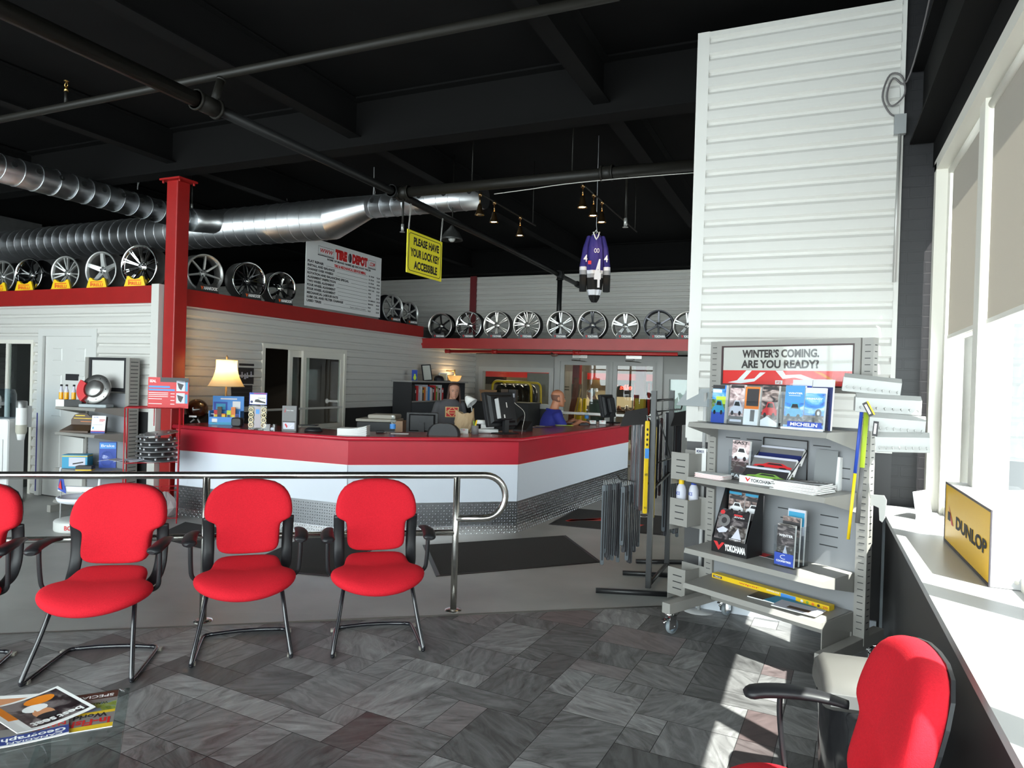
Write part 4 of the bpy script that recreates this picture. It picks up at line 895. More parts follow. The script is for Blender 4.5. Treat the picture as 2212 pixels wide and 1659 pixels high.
# wire brochure stand with three sloping tiers
t = thing('wire_brochure_stand', 'black wire brochure stand with three sloping tiers on the second shelf', 'stand', rk(.54, -.06, Z2), RA)
WIRE = mat('wire_black', (.02, .016, .016), .4)
for s in (-1, 1):
    mb = MB(); mb.tube([(s*.15, .05, .0), (s*.15, .05, .275)], .0035, 6); mb.tube([(s*.15, .05, .22), (s*.15, -.21, .03), (s*.15, -.21, .0)], .003, 6); mb.build('side_wire', WIRE, t)
mb = MB()
for z in (.275, .215): mb.tube([(-.15, .05, z), (.15, .05, z)], .0035, 6)
mb.build('cross_wire', WIRE, t)
for k in range(3):
    mb = MB(); y = -.20+k*.085; z = .0+k*.062; mb.tube([(-.15, y, z+.012), (.15, y, z+.012)], .003, 6); mb.tube([(-.15, y+.07, z+.05), (.15, y+.07, z+.05)], .003, 6); mb.build('tier_wire', WIRE, t)
for k, (lab, b, sh) in enumerate((('stack of brochures with a green car in the lowest tier of the wire stand', C['dark'], car(C['green'])), ('stack of brochures with a red car in the middle tier of the wire stand', C['mid'], car(C['red'])), ('stack of dark brochures in the top tier of the wire stand', C['mid'], [(C['navy'], 'r', 0, 1, 0, .5)]))):
    p = rk(.54, -.06-.205+k*.085, Z2+.016+k*.062); o = thing('brochure_stack', lab, 'brochures', p, RA, 'brochures in the wire stand')
    mb = MB(); mb.M = Matrix.Rotation(-.62, 4, 'X'); mb.use(PAPER)
    mb.box(-.145, .145, .0, .035, 0, .105); mb.build('pages', None, o)
    mb = MB(); mb.M = Matrix.Rotation(-.62, 4, 'X'); cover_photo(mb, -.145, .145, 0, .105, -.001, b, sh); mb.use(C['lav']); mb.rect(-.145, .145, .09, .105, -.002); mb.build('cover', None, o)
def brand_strip(mb, x0, x1, z0, z1, y, dark):
    mb.use(C['red']); w_ = z1-z0; mb.poly([(x0, z1), (x0+w_*.5, z1), (x0+w_*.75, z0+w_*.55), (x0+w_*1.15, z1), (x0+w_*1.5, z1), (x0+w_*.7, z0)], y); mb.use(PAPER if dark else INK); mb.text('YOKOHAMA', x0+w_*1.5, x1, z0+w_*.08, z1-w_*.1, y, .02 if not dark else .05)
mb = MB(); mb.use(PAPER); mb.box(-.15, .15, -.218, -.214, .001, .046); brand_strip(mb, -.11, .09, .010, .036, -.2195, False); mb.build('name_strip', None, t)
# grey folder holder and magazine pile at the right
t = thing('magazine_rack', 'grey metal folder stand holding magazines at the right of the second shelf', 'holder', rk(.83, -.05, Z2), RA)
mb = MB(); mb.M = Matrix.Rotation(-.12, 4, 'X'); mb.box(-.075, .06, -.006, -.002, .0, .235); mb.build('front_plate', col('folder_grey', 118, 120, 122), t)
mb = MB(); mb.M = Matrix.Rotation(-.12, 4, 'X'); mb.box(.06, .075, -.006, .05, 0, .20); mb.build('side_plate', WHITE, t)
for k in range(9):
    x = .80 if k % 2 else .78; t = thing('magazine', 'car magazine in the flat pile at the right of the second shelf' if k < 8 else 'white and black car magazine topping the right pile on the second shelf', 'magazine', rk(x, -.26+.01*(k % 3), Z2+k*.0056), RA+.06*((k % 3)-1), 'flat magazine pile on the second shelf' if k < 8 else None)
    mb = MB(); mb.use(PAPER); mb.box(-.14, .14, -.09, .10, 0, .0052); mb.build('pages', None, t)
    if k == 8:
        mb = MB(); mb.M = Matrix.Rotation(-pi/2, 4, 'X'); cover_photo(mb, -.14, .14, -.09, .10, -.0056, PH['road'], [(C['white'], 'p', [(0, .2), (.4, .5), (.7, .35), (1, .6), (1, .3), (.6, .1)]), (C['dark'], 'r', .1, .4, .55, .75), (C['white'], 't', .55, .95, .75, .95, 'FAST'), (C['lime'], 'r', .05, .2, .8, .9)])
        mb.v = [Vector((p.x, -p.y if False else p.y, abs(p.z))) for p in mb.v]; mb.build('cover', None, t)
Z3 = .5805
t = thing('dump_display', 'black cardboard tire brochure display at the left of the third shelf', 'display', rk(.335, -.23, Z3), RA)
BD = col('display_black', 18, 17, 20, .35)
mb = MB(); mb.use(BD); w_ = .125
mb.box(-w_, w_, -.055, -.05, 0, .09); mb.box(-w_, w_, .115, .12, 0, .42)
for s in (-1, 1): mb.M = Matrix.Rotation(pi/2, 4, 'Z') @ Matrix.Translation((0, -s*w_, 0)); mb.prism([(-.055, 0), (.12, 0), (.12, .42), (.08, .40), (-.055, .10)], -.0025, .0025)
mb.M = Matrix(); mb.box(-w_, w_, -.05, .115, 0, .004); mb.build('carton', None, t)
mb = MB(); brand_strip(mb, -w_*.9, w_*.95, .016, .07, -.0558, True); mb.build('printed_front', None, t)
gtyre = [(C['mid'], 'd', .5, .62, .42, .2), (C['dark'], 'd', .5, .62, .2, .1), (C['lav'], 'p', [(.1, .3), (.5, .42), (.9, .36), (.8, .26), (.3, .2)]), (C['dark'], 'd', .45, .12, .2, .08), (C['red'], 'd', .28, .88, .17, .07)]
booklet('brochure', 'dark tire brochure at the left front of the black display', .265, -.275, Z3+.085, .10, .20, .012, PH['night'], gtyre, .32)
booklet('brochure', 'dark snow road brochure in the centre of the black display', .375, -.275, Z3+.085, .12, .20, .012, PH['road'], [(PH['night'], 'r', 0, 1, .5, 1), (C['red'], 'r', .1, .6, .82, .87), (C['white'], 't', .1, .75, .76, .80, 'AVID'), (C['lav'], 'p', [(.2, .1), (.5, .45), (.8, .1)]), (C['white'], 't', .1, .8, .04, .09, 'Compact')], .32)
for k, x in enumerate((.28, .40)):
    booklet('brochure', ('left' if k == 0 else 'right')+' silver car brochure standing at the back of the black display', x, -.135, Z3+.21, .115, .17, .03, PH['garage'], [(C['dark'], 'r', .05, .95, .72, .82), (C['mid'], 'r', 0, 1, 0, .35), (C['teal'], 'r', 0, .8, .9, 1)]+car(C['white']), .08)
booklet('leaflet', 'red and black card lying on the third shelf', .54, -.14, Z3+.0005, .20, .09, .001, C['dark'], [(C['red'], 'r', 0, .3, 0, 1)], pi/2-.001, 'leaflet')
def clab(mb, w_): mb.use(C['blue']); mb.rect(-w_*.46, w_*.46, .012, .085, -.002); mb.use(PAPER); mb.text('COOPERTIRES', -w_*.36, w_*.36, .03, .042, -.003, .03); mb.tube([(w_*.16*cos(a*.4), -.003, .062+.012*sin(a*.4)) for a in range(3, 14)], .002, 4)
holder('three step clear brochure holder with blue label on the third shelf', .70, -.27, Z3, .13, .30, .055, 3, 0, clab)
for k, (lab, h_, b, sh) in enumerate((('front brochure with a dark road picture in the stepped holder', .25, PH['road'], [(PH['night'], 'r', 0, 1, .5, .95), (C['lav'], 'p', [(.2, .05), (.5, .5), (.8, .05)]), (C['white'], 't', .1, .9, .7, .76, 'WINTER')]), ('middle brochure with a grey car picture in the stepped holder', .29, PH['garage'], [(C['dark'], 'r', .0, 1, .75, .9), (C['mid'], 'r', 0, 1, 0, .6)]+car(C['lav'])), ('pale blue brochure at the back of the stepped holder', .33, C['lav'], [(C['teal'], 'r', .05, .95, .7, .95)]))):
    booklet('brochure', lab, .70, -.262+k*.055, Z3+.005, .112, h_, .016, b, sh, .06)
Z4 = .3505
t = thing('wiper_box', 'long yellow windshield wiper carton on the bottom shelf', 'box', rk(.505, -.085, Z4), RA-.03)
YB_ = col('carton_yellow', 225, 188, 25, .4)
mb = MB(); mb.use(YB_); mb.box(-.41, .41, -.03, .03, 0, .03); mb.use(C['brown']); mb.rect(-.40, -.33, .006, .022, -.031); mb.use(C['white']); mb.text('TRICO', -.39, -.34, .009, .019, -.032); mb.use(C['sky']); mb.rect(.1, .2, .002, .028, -.031); mb.use(C['red']); mb.text('wiper', -.2, -.05, .008, .022, -.031)
mb.use(C['white']); mb.text('WIPERBLADE', 0, .09, .016, .026, -.031)
for k in range(4): mb.use((C['white'], C['green'], C['orange'], C['brown'])[k]); mb.disc(.24+k*.035, .015, .009, .009, -.031)
mb.use(C['red']); mb.text('20', .37, .40, .008, .022, -.031); mb.build('carton', None, t)
for k, (x, y, r_, m_, lab) in enumerate(((.60, -.2, .08, C['dark'], 'dark glossy folder lying on the bottom shelf'), (.72, -.22, -.04, C['teal'], 'blue green magazine lying on the bottom shelf'), (.80, -.27, .10, C['lav'], 'white leaflet lying at the right of the bottom shelf'))):
    t = thing('magazine', lab, 'magazine', rk(x, y, Z4+k*.006), RA+r_, 'papers on the bottom shelf'); mb = MB(); mb.use(PAPER); mb.box(-.13, .13, -.075, .075, 0, .0055); mb.use(m_); mb.box(-.13, .13, -.075, .075, .0055, .0058); mb.use(C['brown']); mb.box(-.05, .08, -.05, .0, .0058, .006); mb.build('pages', None, t)
# side pockets on the left end with bottles
def pocket(z, lab):
    t = thing('side_pocket', lab, 'bin', rk(-.12, -.05, z), RA, 'slotted side bins on the rack')
    mb = MB(); mb.box(-.12, .03, -.10, -.097, -.0, .19); mb.use(RACK); mb.use(INK)
    for k in range(3): mb.box(-.075, .0, -.1008, -.0965, .045+k*.045, .052+k*.045)
    mb.build('front_plate', None, t)
    mb = MB(); mb.box(.027, .03, -.097, .06, .0, .185); mb.build('side_plate', RACK, t)
    mb = MB(); mb.box(-.12, -.117, -.097, .06, -.04, .13); mb.build('side_plate', RACK, t)
    mb = MB(); mb.box(-.12, .03, -.097, .06, .0, .003); mb.build('floor_plate', RACK, t)
    mb = MB(); mb.box(-.12, .11, .06, .063, -.03, .20); mb.build('back_plate', RACK, t)
    return t
pocket(.985, 'uppermost grey slotted side bin holding white cards at the left of the rack')
pocket(.66, 'middle grey slotted side bin holding two bottles at the left of the rack')
pocket(.17, 'lowest grey slotted side bin near the floor at the left of the rack')
for k, (x, cap_, lab) in enumerate(((-.205, C['yellow'], 'white and yellow spray bottle with a yellow cap in the side bin'), (-.135, C['blue'], 'white and yellow spray bottle with a blue cap in the side bin'))):
    t = thing('bottle', lab, 'bottle', rk(x, -.07+.05*k, .664), RA, 'bottles in the side bin'); t.scale = (1.15, 1.15, 1.2)
    mb = MB(); mb.use(C['white'], True); mb.lathe([(.0001, 0), (.029, .0), (.030, .01)], 16); mb.use(C['yellow'], True); mb.lathe([(.030, .01), (.030, .14)], 16); mb.use(C['lav'], True); mb.lathe([(.030, .14), (.030, .20), (.024, .222), (.014, .236)], 16); mb.use(C['blue']); mb.text('ICE', -.015, .012, .17, .19, -.0305); mb.build('body', None, t)
    mb = MB(); mb.lathe([(.015, .232), (.017, .235), (.016, .278), (.0001, .282)], 16); mb.build('cap', cap_, t)
for k in range(3):
    t = thing('card', 'white card standing in the uppermost side bin', 'card', rk(-.10+.012*k, .0+.015*k, .989), RA, 'cards in the side bin'); mb = MB(); mb.use(PAPER); mb.box(-.045, .045, 0, .003, 0, .215); mb.use(C['navy']); mb.text('MEMBER', -.035, .03, .185, .205, -.001); mb.use(C['orange']); mb.box(-.046, -.045, 0, .003, 0, .2); mb.build('card_body', None, t)
# hook rails with wiper blades at the right end
HKM = mat('hook_white', (.40, .40, .39), .5)
RL = [((1822, 826), (1945, 840), 3.98), ((1848, 870), (1988, 878), 3.90), ((1880, 912), (1998, 922), 3.82), ((1893, 955), (2008, 957), 3.76)]
for k, (a, b, dd) in enumerate(RL):
    A = at_d(a[0], a[1], dd); B = at_d(b[0], b[1], dd-.12); u = (B-A); L = u.length; ang = atan2(u.y, u.x); tilt = math.asin(u.z/L)
    t = thing('hook_rail', ('uppermost', 'second', 'third', 'lowest')[k]+' of the sunlit white hook rails at the right end of the rack', 'rail', A, 0, 'white hook rails'); t.rotation_euler = (0, -tilt, ang)
    mb = MB(); mb.M = Matrix.Rotation(0, 4, 'Z')
    pr_ = [(-.05, -.045), (-.05, .03), (.0, .055), (.07, .02), (.07, -.02)]
    mb.loft([[(x, p[0], p[1]) for p in pr_]+[(x, p[0]*.95, p[1]-.004) for p in reversed(pr_)] for x in (0, L)], True, True, False); mb.build('channel', HKM, t)
    for j in range(8):
        x = L*(j+.5)/8; mb = MB(); mb.tube([(x, -.05, -.02), (x, -.085, -.03), (x, -.09, -.015)], .003, 5); mb.build('hook', HKM, t)
    mb = MB(); mb.box(-.004, 0, -.05, .07, -.045, .035); mb.build('end_plate', HKM, t)
def hung_blade(px, py0, py1, dd, m1, m2, lab, wd=.022):
    A = at_d(px[0], py0, dd); B = at_d(px[1], py1, dd); t = thing('packaged_wiper', lab, 'wiper blade', B, 0, 'wiper blades on the rack')
    u = A-B
    mb = MB(); mb.use(m1); mb.tube([Vector((0, 0, 0)), u*.5], wd*.55, 8, flat=.5, up=(1, 0, 0)); mb.use(m2); mb.tube([u*.5, u], wd*.6, 8, flat=.5, up=(1, 0, 0)); mb.build('sleeve', None, t)
    mb = MB(); mb.tube([u, u+Vector((0, .02, .03)), u+Vector((0, .05, .02))], .003, 5); mb.build('hook', GREYMETAL, t)
hung_blade((1862, 1832), 880, 1165, 3.86, YELLOW, C['blue'], 'long yellow wiper sleeve with a blue upper half at the rack end', .015)
hung_blade((1872, 1852), 890, 1130, 3.90, C['mid'], C['lime'], 'clear wiper sleeve with a green card hanging behind the yellow one')
for k, (a, lab) in enumerate((((1875, 884), 'small tilted black and yellow price tag on the second hook rail'), ((1891, 926), 'small upright black price tag on the third hook rail'))):
    A = at_d(a[0], a[1], 3.72); t = thing('price_tag', lab, 'tag', A, -.4); t.rotation_euler = (0, -.5 if k == 0 else .08, -.4)
    mb = MB(); mb.use(C['dark']); mb.box(-.013, .013, -.002, .002, -.04, .04); mb.use(C['yellow']); mb.box(.013, .02, -.002, .002, -.04, .04) if k == 0 else None; mb.use(PAPER); mb.rect(-.006, .006, -.028, .028, -.003); mb.build('card', None, t)
t = thing('shelf_bracket_arm', 'white sunlit bracket arm sticking out of the rack upright', 'bracket', rk(1.07, .0, .93), RA); mb = MB(); mb.prism([(0, .12), (.075, .125), (.09, .10), (.085, .0), (.07, -.03), (.055, -.02), (.05, .05), (.02, .06), (0, .05)], 0, .006); mb.build('plate', HKM, t)
# tilted grey sign plate above the wiper stand, left of the rack
t = thing('tilted_sign', 'tilted plain grey sign plate left of the rack header', 'sign', rk(-.2, .12, 1.50), RA+.15)
mb = MB(); mb.M = Matrix.Rotation(-.5, 4, 'X'); mb.add([(-.20, 0, 0), (.16, 0, .0), (.16, 0, .235), (-.10, 0, .235), (-.20, .004, 0), (.16, .004, .0), (.16, .004, .235), (-.10, .004, .235)], [(0, 1, 2, 3), (7, 6, 5, 4), (0, 4, 5, 1), (1, 5, 6, 2), (2, 6, 7, 3), (3, 7, 4, 0)], False); mb.build('plate', mat('plate_grey', (.36, .38, .39), .4), t)
mb = MB(); mb.cyl((.02, .03, -.3), (.02, .03, .10), .012); mb.cyl((.02, .03, -1.5), (.02, .03, -.3), .012); mb.build('stem', GREYMETAL, t)
mb = MB(); mb.lathe([(.0001, 0), (.12, 0), (.122, .004), (.0001, .006)], 20); mb.build('foot', GREYMETAL, t, loc=(.02, .03, -1.5))
t = thing('cap', 'small dark and yellow cap on top of the tilted grey plate', 'cap', rk(-.07, .22, 1.63), RA)
mb = MB(); mb.use(C['dark'], True); mb.lathe([(.075, .012), (.072, .05), (.05, .085), (.0001, .098)], 18); mb.build('crown', None, t)
mb = MB(); mb.use(C['yellow'], True); mb.lathe([(.0001, 0), (.08, .0), (.08, .012), (.0001, .014)], 18); mb.build('band', None, t)
# ================================================================== TRASH CAN
cx_, cy_ = .215, 2.93
t = thing('trash_can', 'black bagged trash can with grey rounded lid beside the window wall', 'trash can', (cx_, cy_, 0), radians(8))
mb = MB(); mb.lathe([(.0001, .0), (.125, .0), (.13, .02), (.155, .48), (.16, .50)], 28); mb.build('bin', mat('bin_black', (.02, .02, .022), .4), t)
rnd = random.Random(3); mb = MB(); n = 40; rings = []
for k, (r_, z) in enumerate(((.162, .10), (.158, .2), (.163, .3), (.168, .40), (.17, .47), (.176, .50), (.172, .515), (.15, .52))):
    rings.append([((r_+(.011*rnd.random() if 0 < k < 6 else .003))*cos(2*pi*j/n), (r_+.009*sin(j*2.1+k))*sin(2*pi*j/n), z+.006*rnd.random()) for j in range(n)])
mb.loft(rings, False, True, True); mb.build('bin_bag', mat('bag_black', (.012, .012, .014), .16, coat=.4), t)
LID = mat('lid_grey', (.105, .10, .093), .45)
mb = MB(); prof = [(-.165, .50), (-.168, .545), (-.15, .585), (-.09, .615), (0, .625), (.09, .615), (.15, .585), (.168, .545), (.165, .50)]
mb.loft([[(x, p[0]*s_, .50+(p[1]-.50)*q) for p in prof] for x, s_, q in ((-.18, .8, .55), (-.172, .93, .85), (-.15, 1, 1), (.15, 1, 1), (.172, .93, .85), (.18, .8, .55))], True, True, True); ld = mb.build('lid', LID, t)
mb = MB(); mb.box(-.16, .16, -.172, -.16, .515, .56); mb.build('flap', mat('lid_dark', (.12, .12, .12), .4), ld)
# ================================================================== SILL OBJECTS
SZ = SILL
A = at_z(2138, 1268, SZ+.002); Bp = at_z(2040, 1166, SZ+.002); 
u = (A-Bp).normalized(); ang = atan2(u.y, u.x); L = (A-Bp).length
hz_ = .30
t = thing('sign_box', 'yellow fronted lightbox sign with white ends standing on the window sill', 'sign', (Bp.x, Bp.y, SZ+.001), ang)
dpt = .17
mb = MB(); mb.box(0, L, 0, dpt, 0, hz_); mb.build('case', mat('case_white', (.42, .42, .43), .4), t, bevel=.004)
mb = MB(); mb.use(mat('sign_yellow', (.80, .46, .015), .35)); mb.rect(.012, L-.012, .012, hz_-.012, -.0015); mb.use(INK)
mb.text('DUNLOP', L*.30, L*.94, hz_*.36, hz_*.56, -.003, .04); mb.poly([(L*.09, hz_*.40), (L*.16, hz_*.40), (L*.16, hz_*.54), (L*.09, hz_*.54)], -.003); mb.use(C['red']); mb.poly([(L*.1, hz_*.66), (L*.24, hz_*.36), (L*.19, hz_*.36)], -.003); mb.build('face', None, t)
mb = MB(); mb.use(mat('edge_dark', (.06, .05, .06), .4))
for a in ((0, L, 0, .010), (0, L, hz_-.010, hz_), (0, .008, .01, hz_-.01), (L-.008, L, .01, hz_-.01)): mb.box(a[0], a[1], -.004, 0, a[2], a[3])
mb.build('edge_trim', None, t)
mb = MB(); mb.cyl((L-.01, dpt*.5, .03), (L+.006, dpt*.5, .03), .008); mb.build('screw', CHROME, t)
p = at_z(2000, 1115, SZ+.001)
t = thing('card_stand', 'small white folded display card on the sill beyond the yellow sign', 'card', (p.x+.02, p.y-.1, SZ+.0005), radians(60))
mb = MB(); mb.box(-.10, .10, -.06, .05, 0, .012); mb.build('foot', mat('card_grey', (.62, .62, .64), .5), t)
mb = MB(); mb.M = Matrix.Rotation(-.16, 4, 'X'); mb.box(-.10, .10, .04, .045, 0.01, .17); mb.build('back', mat('card_grey', (.62, .62, .64), .5), t)
# ---- cable bundle on the pier edge
t = thing('junction_box', 'grey metal junction box at the top right edge of the white pier', 'electrical box', (.455, 5.24, 3.43))
mb = MB(); mb.box(-.035, .035, -.025, .02, -.07, .06); mb.build('box', mat('galv', (.4, .41, .41), .4, .8), t)
mb = MB(); mb.cyl((0, 0, -.07), (-.005, 0, -1.05), .010); mb.build('conduit', mat('conduit', (.45, .44, .42), .4, .5), t)
t = thing('cable_loop', 'loose loop of grey cable above the junction box', 'cable', (.455, 5.23, 3.5))
mb = MB(); mb.tube(smooth_path([(0, 0, -.02), (-.06, -.01, .0), (-.11, -.01, .12), (-.07, -.01, .26), (0, -.01, .24), (.02, -.02, .12), (-.05, -.01, .05), (-.085, -.01, .12), (-.05, 0, .24), (.03, -.02, .2), (.1, -.25, .5), (.14, -.6, .9)], 5), .006, 6); mb.build('cable', mat('cable_dark', (.12, .11, .11), .5), t)
# ================================================================== WHEELS ON THE SHELVES
SIL = mat('alloy_silver', (.50, .50, .49), .40, .85); GUN = mat('alloy_gunmetal', (.10, .10, .11), .35, .8); BLK = mat('alloy_black', (.012, .012, .013), .22, .3, coat=.5)
MACH = mat('alloy_machined', (.62, .59, .55), .33, 1.0); BAR = mat('barrel_dark', (.11, .105, .10), .45, .5); BARS = mat('barrel_grey', (.20, .19, .185), .45, .6)
YST = mat('stand_yellow', (.86, .56, .01), .4); BST = mat('stand_black', (.015, .015, .016), .4); ORT = col('stand_orange', 225, 90, 20)
def wheel(label, group, loc, rz, R, spokes, lip=MACH, face=SIL, barrel=BAR, cap=None, depth=.2):
    t = thing('alloy_wheel', label, 'wheel', loc, rz, group)
    T = Matrix.Translation((0, 0, R)) @ Matrix.Rotation(pi/2, 4, 'X')
    mb = MB(); mb.M = T
    mb.use(lip); mb.lathe([(R*.86, -.035), (R*.90, -.008), (R*.955, .0), (R*.99, .0), (R, -.006), (R, -.014)], 40)
    mb.use(barrel); mb.lathe([(R, -.014), (R*.94, -.022), (R*.90, -.06), (R*.91, -depth*.75), (R*.96, -depth*.9), (R, -depth+.01), (R, -depth), (R*.93, -depth), (R*.86, -depth*.8), (R*.84, -.06), (R*.86, -.035)], 40); mb.build('rim', None, t)
    mb = MB(); mb.M = T; mb.use(face)
    style, n, w0, w1, dish = spokes
    def spoke(a, wi, wo, r0, r1, bend=0.0, th=.022):
        vs = []; k = 5
        for i in range(k+1):
            f = i/k; r = r0+(r1-r0)*f; aa = a+bend*sin(pi*f*.5)*f; w_ = (wi+(wo-wi)*f)/2; z = -.012-dish*(1-f)**1.5
            c_, s_ = cos(aa), sin(aa)
            for ww, zz in ((-w_, z-th), (-w_*.75, z), (w_*.75, z), (w_, z-th)): vs.append((r*c_-ww*s_, r*s_+ww*c_, zz))
        fs = []
        for i in range(k):
            for j in range(3): fs.append((i*4+j, i*4+j+1, (i+1)*4+j+1, (i+1)*4+j))
            fs.append((i*4+3, i*4, (i+1)*4, (i+1)*4+3))
        mb.add(vs, fs, False)
    for i in range(n):
        a = 2*pi*i/n+pi/2
        if style == 'single': spoke(a, w0, w1, R*.16, R*.90)
        elif style == 'twin':
            for s in (-1, 1): spoke(a+s*w1/R*.85, w0, w0, R*.2, R*.9)
        elif style == 'vee':
            for s in (-1, 1): spoke(a+s*.08, w0, w0*1.1, R*.16, R*.9, s*.22)
        elif style == 'curve': spoke(a, w0, w1, R*.16, R*.9, .35)
        elif style == 'turbine':
            for s in (-1, 1): spoke(a+s*.11, w0, w1, R*.2, R*.9, .12)
    mb.lathe([(.0001, -.012-dish+.004), (R*.15, -.012-dish+.004), (R*.21, -.018-dish), (R*.22, -.05-dish), (.0001, -.05-dish)], 24); mb.build('spokes', None, t)
    mb = MB(); mb.M = T; z = -.007-dish
    mb.use(cap or lip, True); mb.lathe([(.0001, z+.006), (R*.085, z+.004), (R*.10, z)], 16); mb.use(INK)
    for i in range(5): a = 2*pi*i/5+.3; x, y = R*.155*cos(a), R*.155*sin(a); mb.add([(x+.011*cos(q*pi/4), y+.011*sin(q*pi/4), z+.0015) for q in range(8)], [tuple(range(8))])
    mb.build('centre_cap', None, t)
    return t
def stand(label, group, loc, rz, m, word, ink, red=None, w_=.30, depth=.2, h=.13):
    t = thing('wheel_stand', label, 'stand', loc, rz, group)
    mb = MB(); pl_ = [(-w_/2, 0), (w_/2, 0), (w_*.36, h), (w_*.28, h*1.0), (w_*.18, h*.80), (0, h*.72), (-w_*.18, h*.80), (-w_*.28, h), (-w_*.36, h)]
    mb.use(m); mb.loft([[(p[0], -.052, p[1]) for p in pl_], [(p[0]*.94, -.02, p[1]) for p in pl_]], True, True, False); fp = mb.build('front_block', None, t)
    mb = MB(); mb.use(m); mb.loft([[(p[0]*.94, depth+.004, p[1]) for p in pl_], [(p[0], depth+.03, p[1]) for p in pl_]], True, True, False); mb.build('rear_block', None, t)
    mb = MB(); mb.use(m); mb.box(-.03, .03, -.02, depth+.004, 0, .004); mb.build('tie_bar', None, t)
    mb = MB(); mb.use(ink)
    if word == 'PIRELLI':
        mb.text(word, -w_*.27, w_*.30, h*.18, h*.48, -.0545, .04); mb.rect(-w_*.30, -w_*.25, h*.18, h*.66, -.0545); mb.rect(-w_*.25, w_*.28, h*.57, h*.66, -.0545)
    else:
        x0 = -w_*.30; mb.use(red or ink); mb.poly([(x0, h*.58), (x0+.014, h*.58), (x0+.019, h*.42), (x0+.027, h*.58), (x0+.037, h*.58), (x0+.018, h*.20)], -.0545); mb.use(ink)
        mb.text(word, -w_*.17, w_*.42, h*.26, h*.58, -.0545, .04, .0 if word == 'YOKOHAMA' else .2)
    mb.build('lettering', None, fp)
    return t
LW = [(5, .215, ('single', 10, .022, .020, .0), SIL, SIL, BAR, 'silver wheel cut off by the left picture edge'),
      (62, .22, ('vee', 5, .018, .02, .05), CHROME, BLK, BLK, 'black wheel with a polished lip, second from the left on the front office wall'),
      (141, .217, ('twin', 7, .022, .035, .03), SIL, SIL, BARS, 'silver wheel with many thin spokes, middle of the five on the front office wall'),
      (218, .23, ('single', 5, .075, .055, .03), SIL, SIL, BARS, 'silver five spoke wheel above the white panelled door'),
      (300, .255, ('twin', 10, .016, .020, .045), CHROME, CHROME, BAR, 'large chrome wheel just left of the red column')]
for px, R, sp, lip, face, bar, lab in LW:
    x = at_y(px, 600, 5.76).x
    wheel(lab, 'alloy wheels on the office walls', (x, 5.75, ZT+.006), radians(11), R, sp, lip, face, bar)
    o = lab.split(',')[0]
    stand('yellow stand under the '+o, 'yellow wheel stands', (x, 5.75, ZT), radians(11), YST, 'PIRELLI', ORT)
RW = [(445, 583, .24, ('single', 7, .030, .024, .03), SIL, SIL, BARS, 'big silver seven spoke wheel just right of the red column'),
      (540, 602, .25, ('vee', 9, .014, .014, .04), CHROME, BLK, BAR, 'black spoked wheel between the column and the price board'),
      (610, 612, .233, ('vee', 5, .035, .03, .02), CHROME, CHROME, BAR, 'shiny chrome five spoke wheel just left of the price board'),
      (850, 652, .25, ('single', 8, .035, .03, .01), SIL, SIL, GUN, 'silver wheel just right of the price board'),
      (887, 668, .215, ('single', 6, .035, .035, .02), SIL, SIL, GUN, 'small silver wheel at the far end of the office wall')]
for k, (px, py, R, sp, lip, face, bar, lab) in enumerate(RW):
    y = at_x(px, py, -7.0).y
    wheel(lab, 'alloy wheels on the office walls', (-7.00, y, ZT+.006), radians(76), R, sp, lip, face, bar)
    stand('stand under the '+lab, 'black stands on the office side wall', (-7.00, y, ZT), radians(76), BST, 'HANKOOK', PAPER, ORT)
BW = [(950, .25, ('single', 6, .035, .03, .05), MACH, BLK, BLK, 'black six spoke wheel with a bright lip, first on the back shelf'),
      (1012, .26, ('vee', 5, .016, .016, .04), CHROME, CHROME, BAR, 'chrome wheel with thin spokes in front of the dark red post'),
      (1072, .26, ('twin', 6, .026, .028, .02), MACH, MACH, BARS, 'machined six twin spoke wheel, third on the back shelf'),
      (1137, .258, ('turbine', 9, .018, .016, .03), MACH, MACH, BAR, 'machined many spoked wheel left of the riser pipe'),
      (1210, .252, ('twin', 6, .024, .028, .02), MACH, SIL, BARS, 'silver six twin spoke wheel right of the riser pipe'),
      (1278, .256, ('twin', 6, .022, .026, .05), MACH, GUN, BAR, 'dark grey wheel with a studded polished lip'),
      (1350, .232, ('twin', 5, .036, .032, .02), MACH, SIL, BARS, 'silver five twin spoke wheel on the back shelf'),
      (1422, .25, ('single', 6, .036, .034, .02), GUN, GUN, GUN, 'dark grey six spoke wheel near the right end of the back shelf'),
      (1485, .235, ('twin', 5, .03, .03, .02), MACH, SIL, BARS, 'silver wheel half hidden by the white pier on the back shelf')]
for px, R, sp, lip, face, bar, lab in BW:
    x = at_y(px, 700, 11.52).x
    wheel(lab, 'alloy wheels on the back shelf', (x, 11.52, SHZ-.004), radians(4), R, sp, lip, face, bar)
    stand('stand under the '+lab, 'black stands on the back shelf', (x, 11.52, SHZ-.009), radians(4), BST, 'YOKOHAMA', PAPER, C['red'])
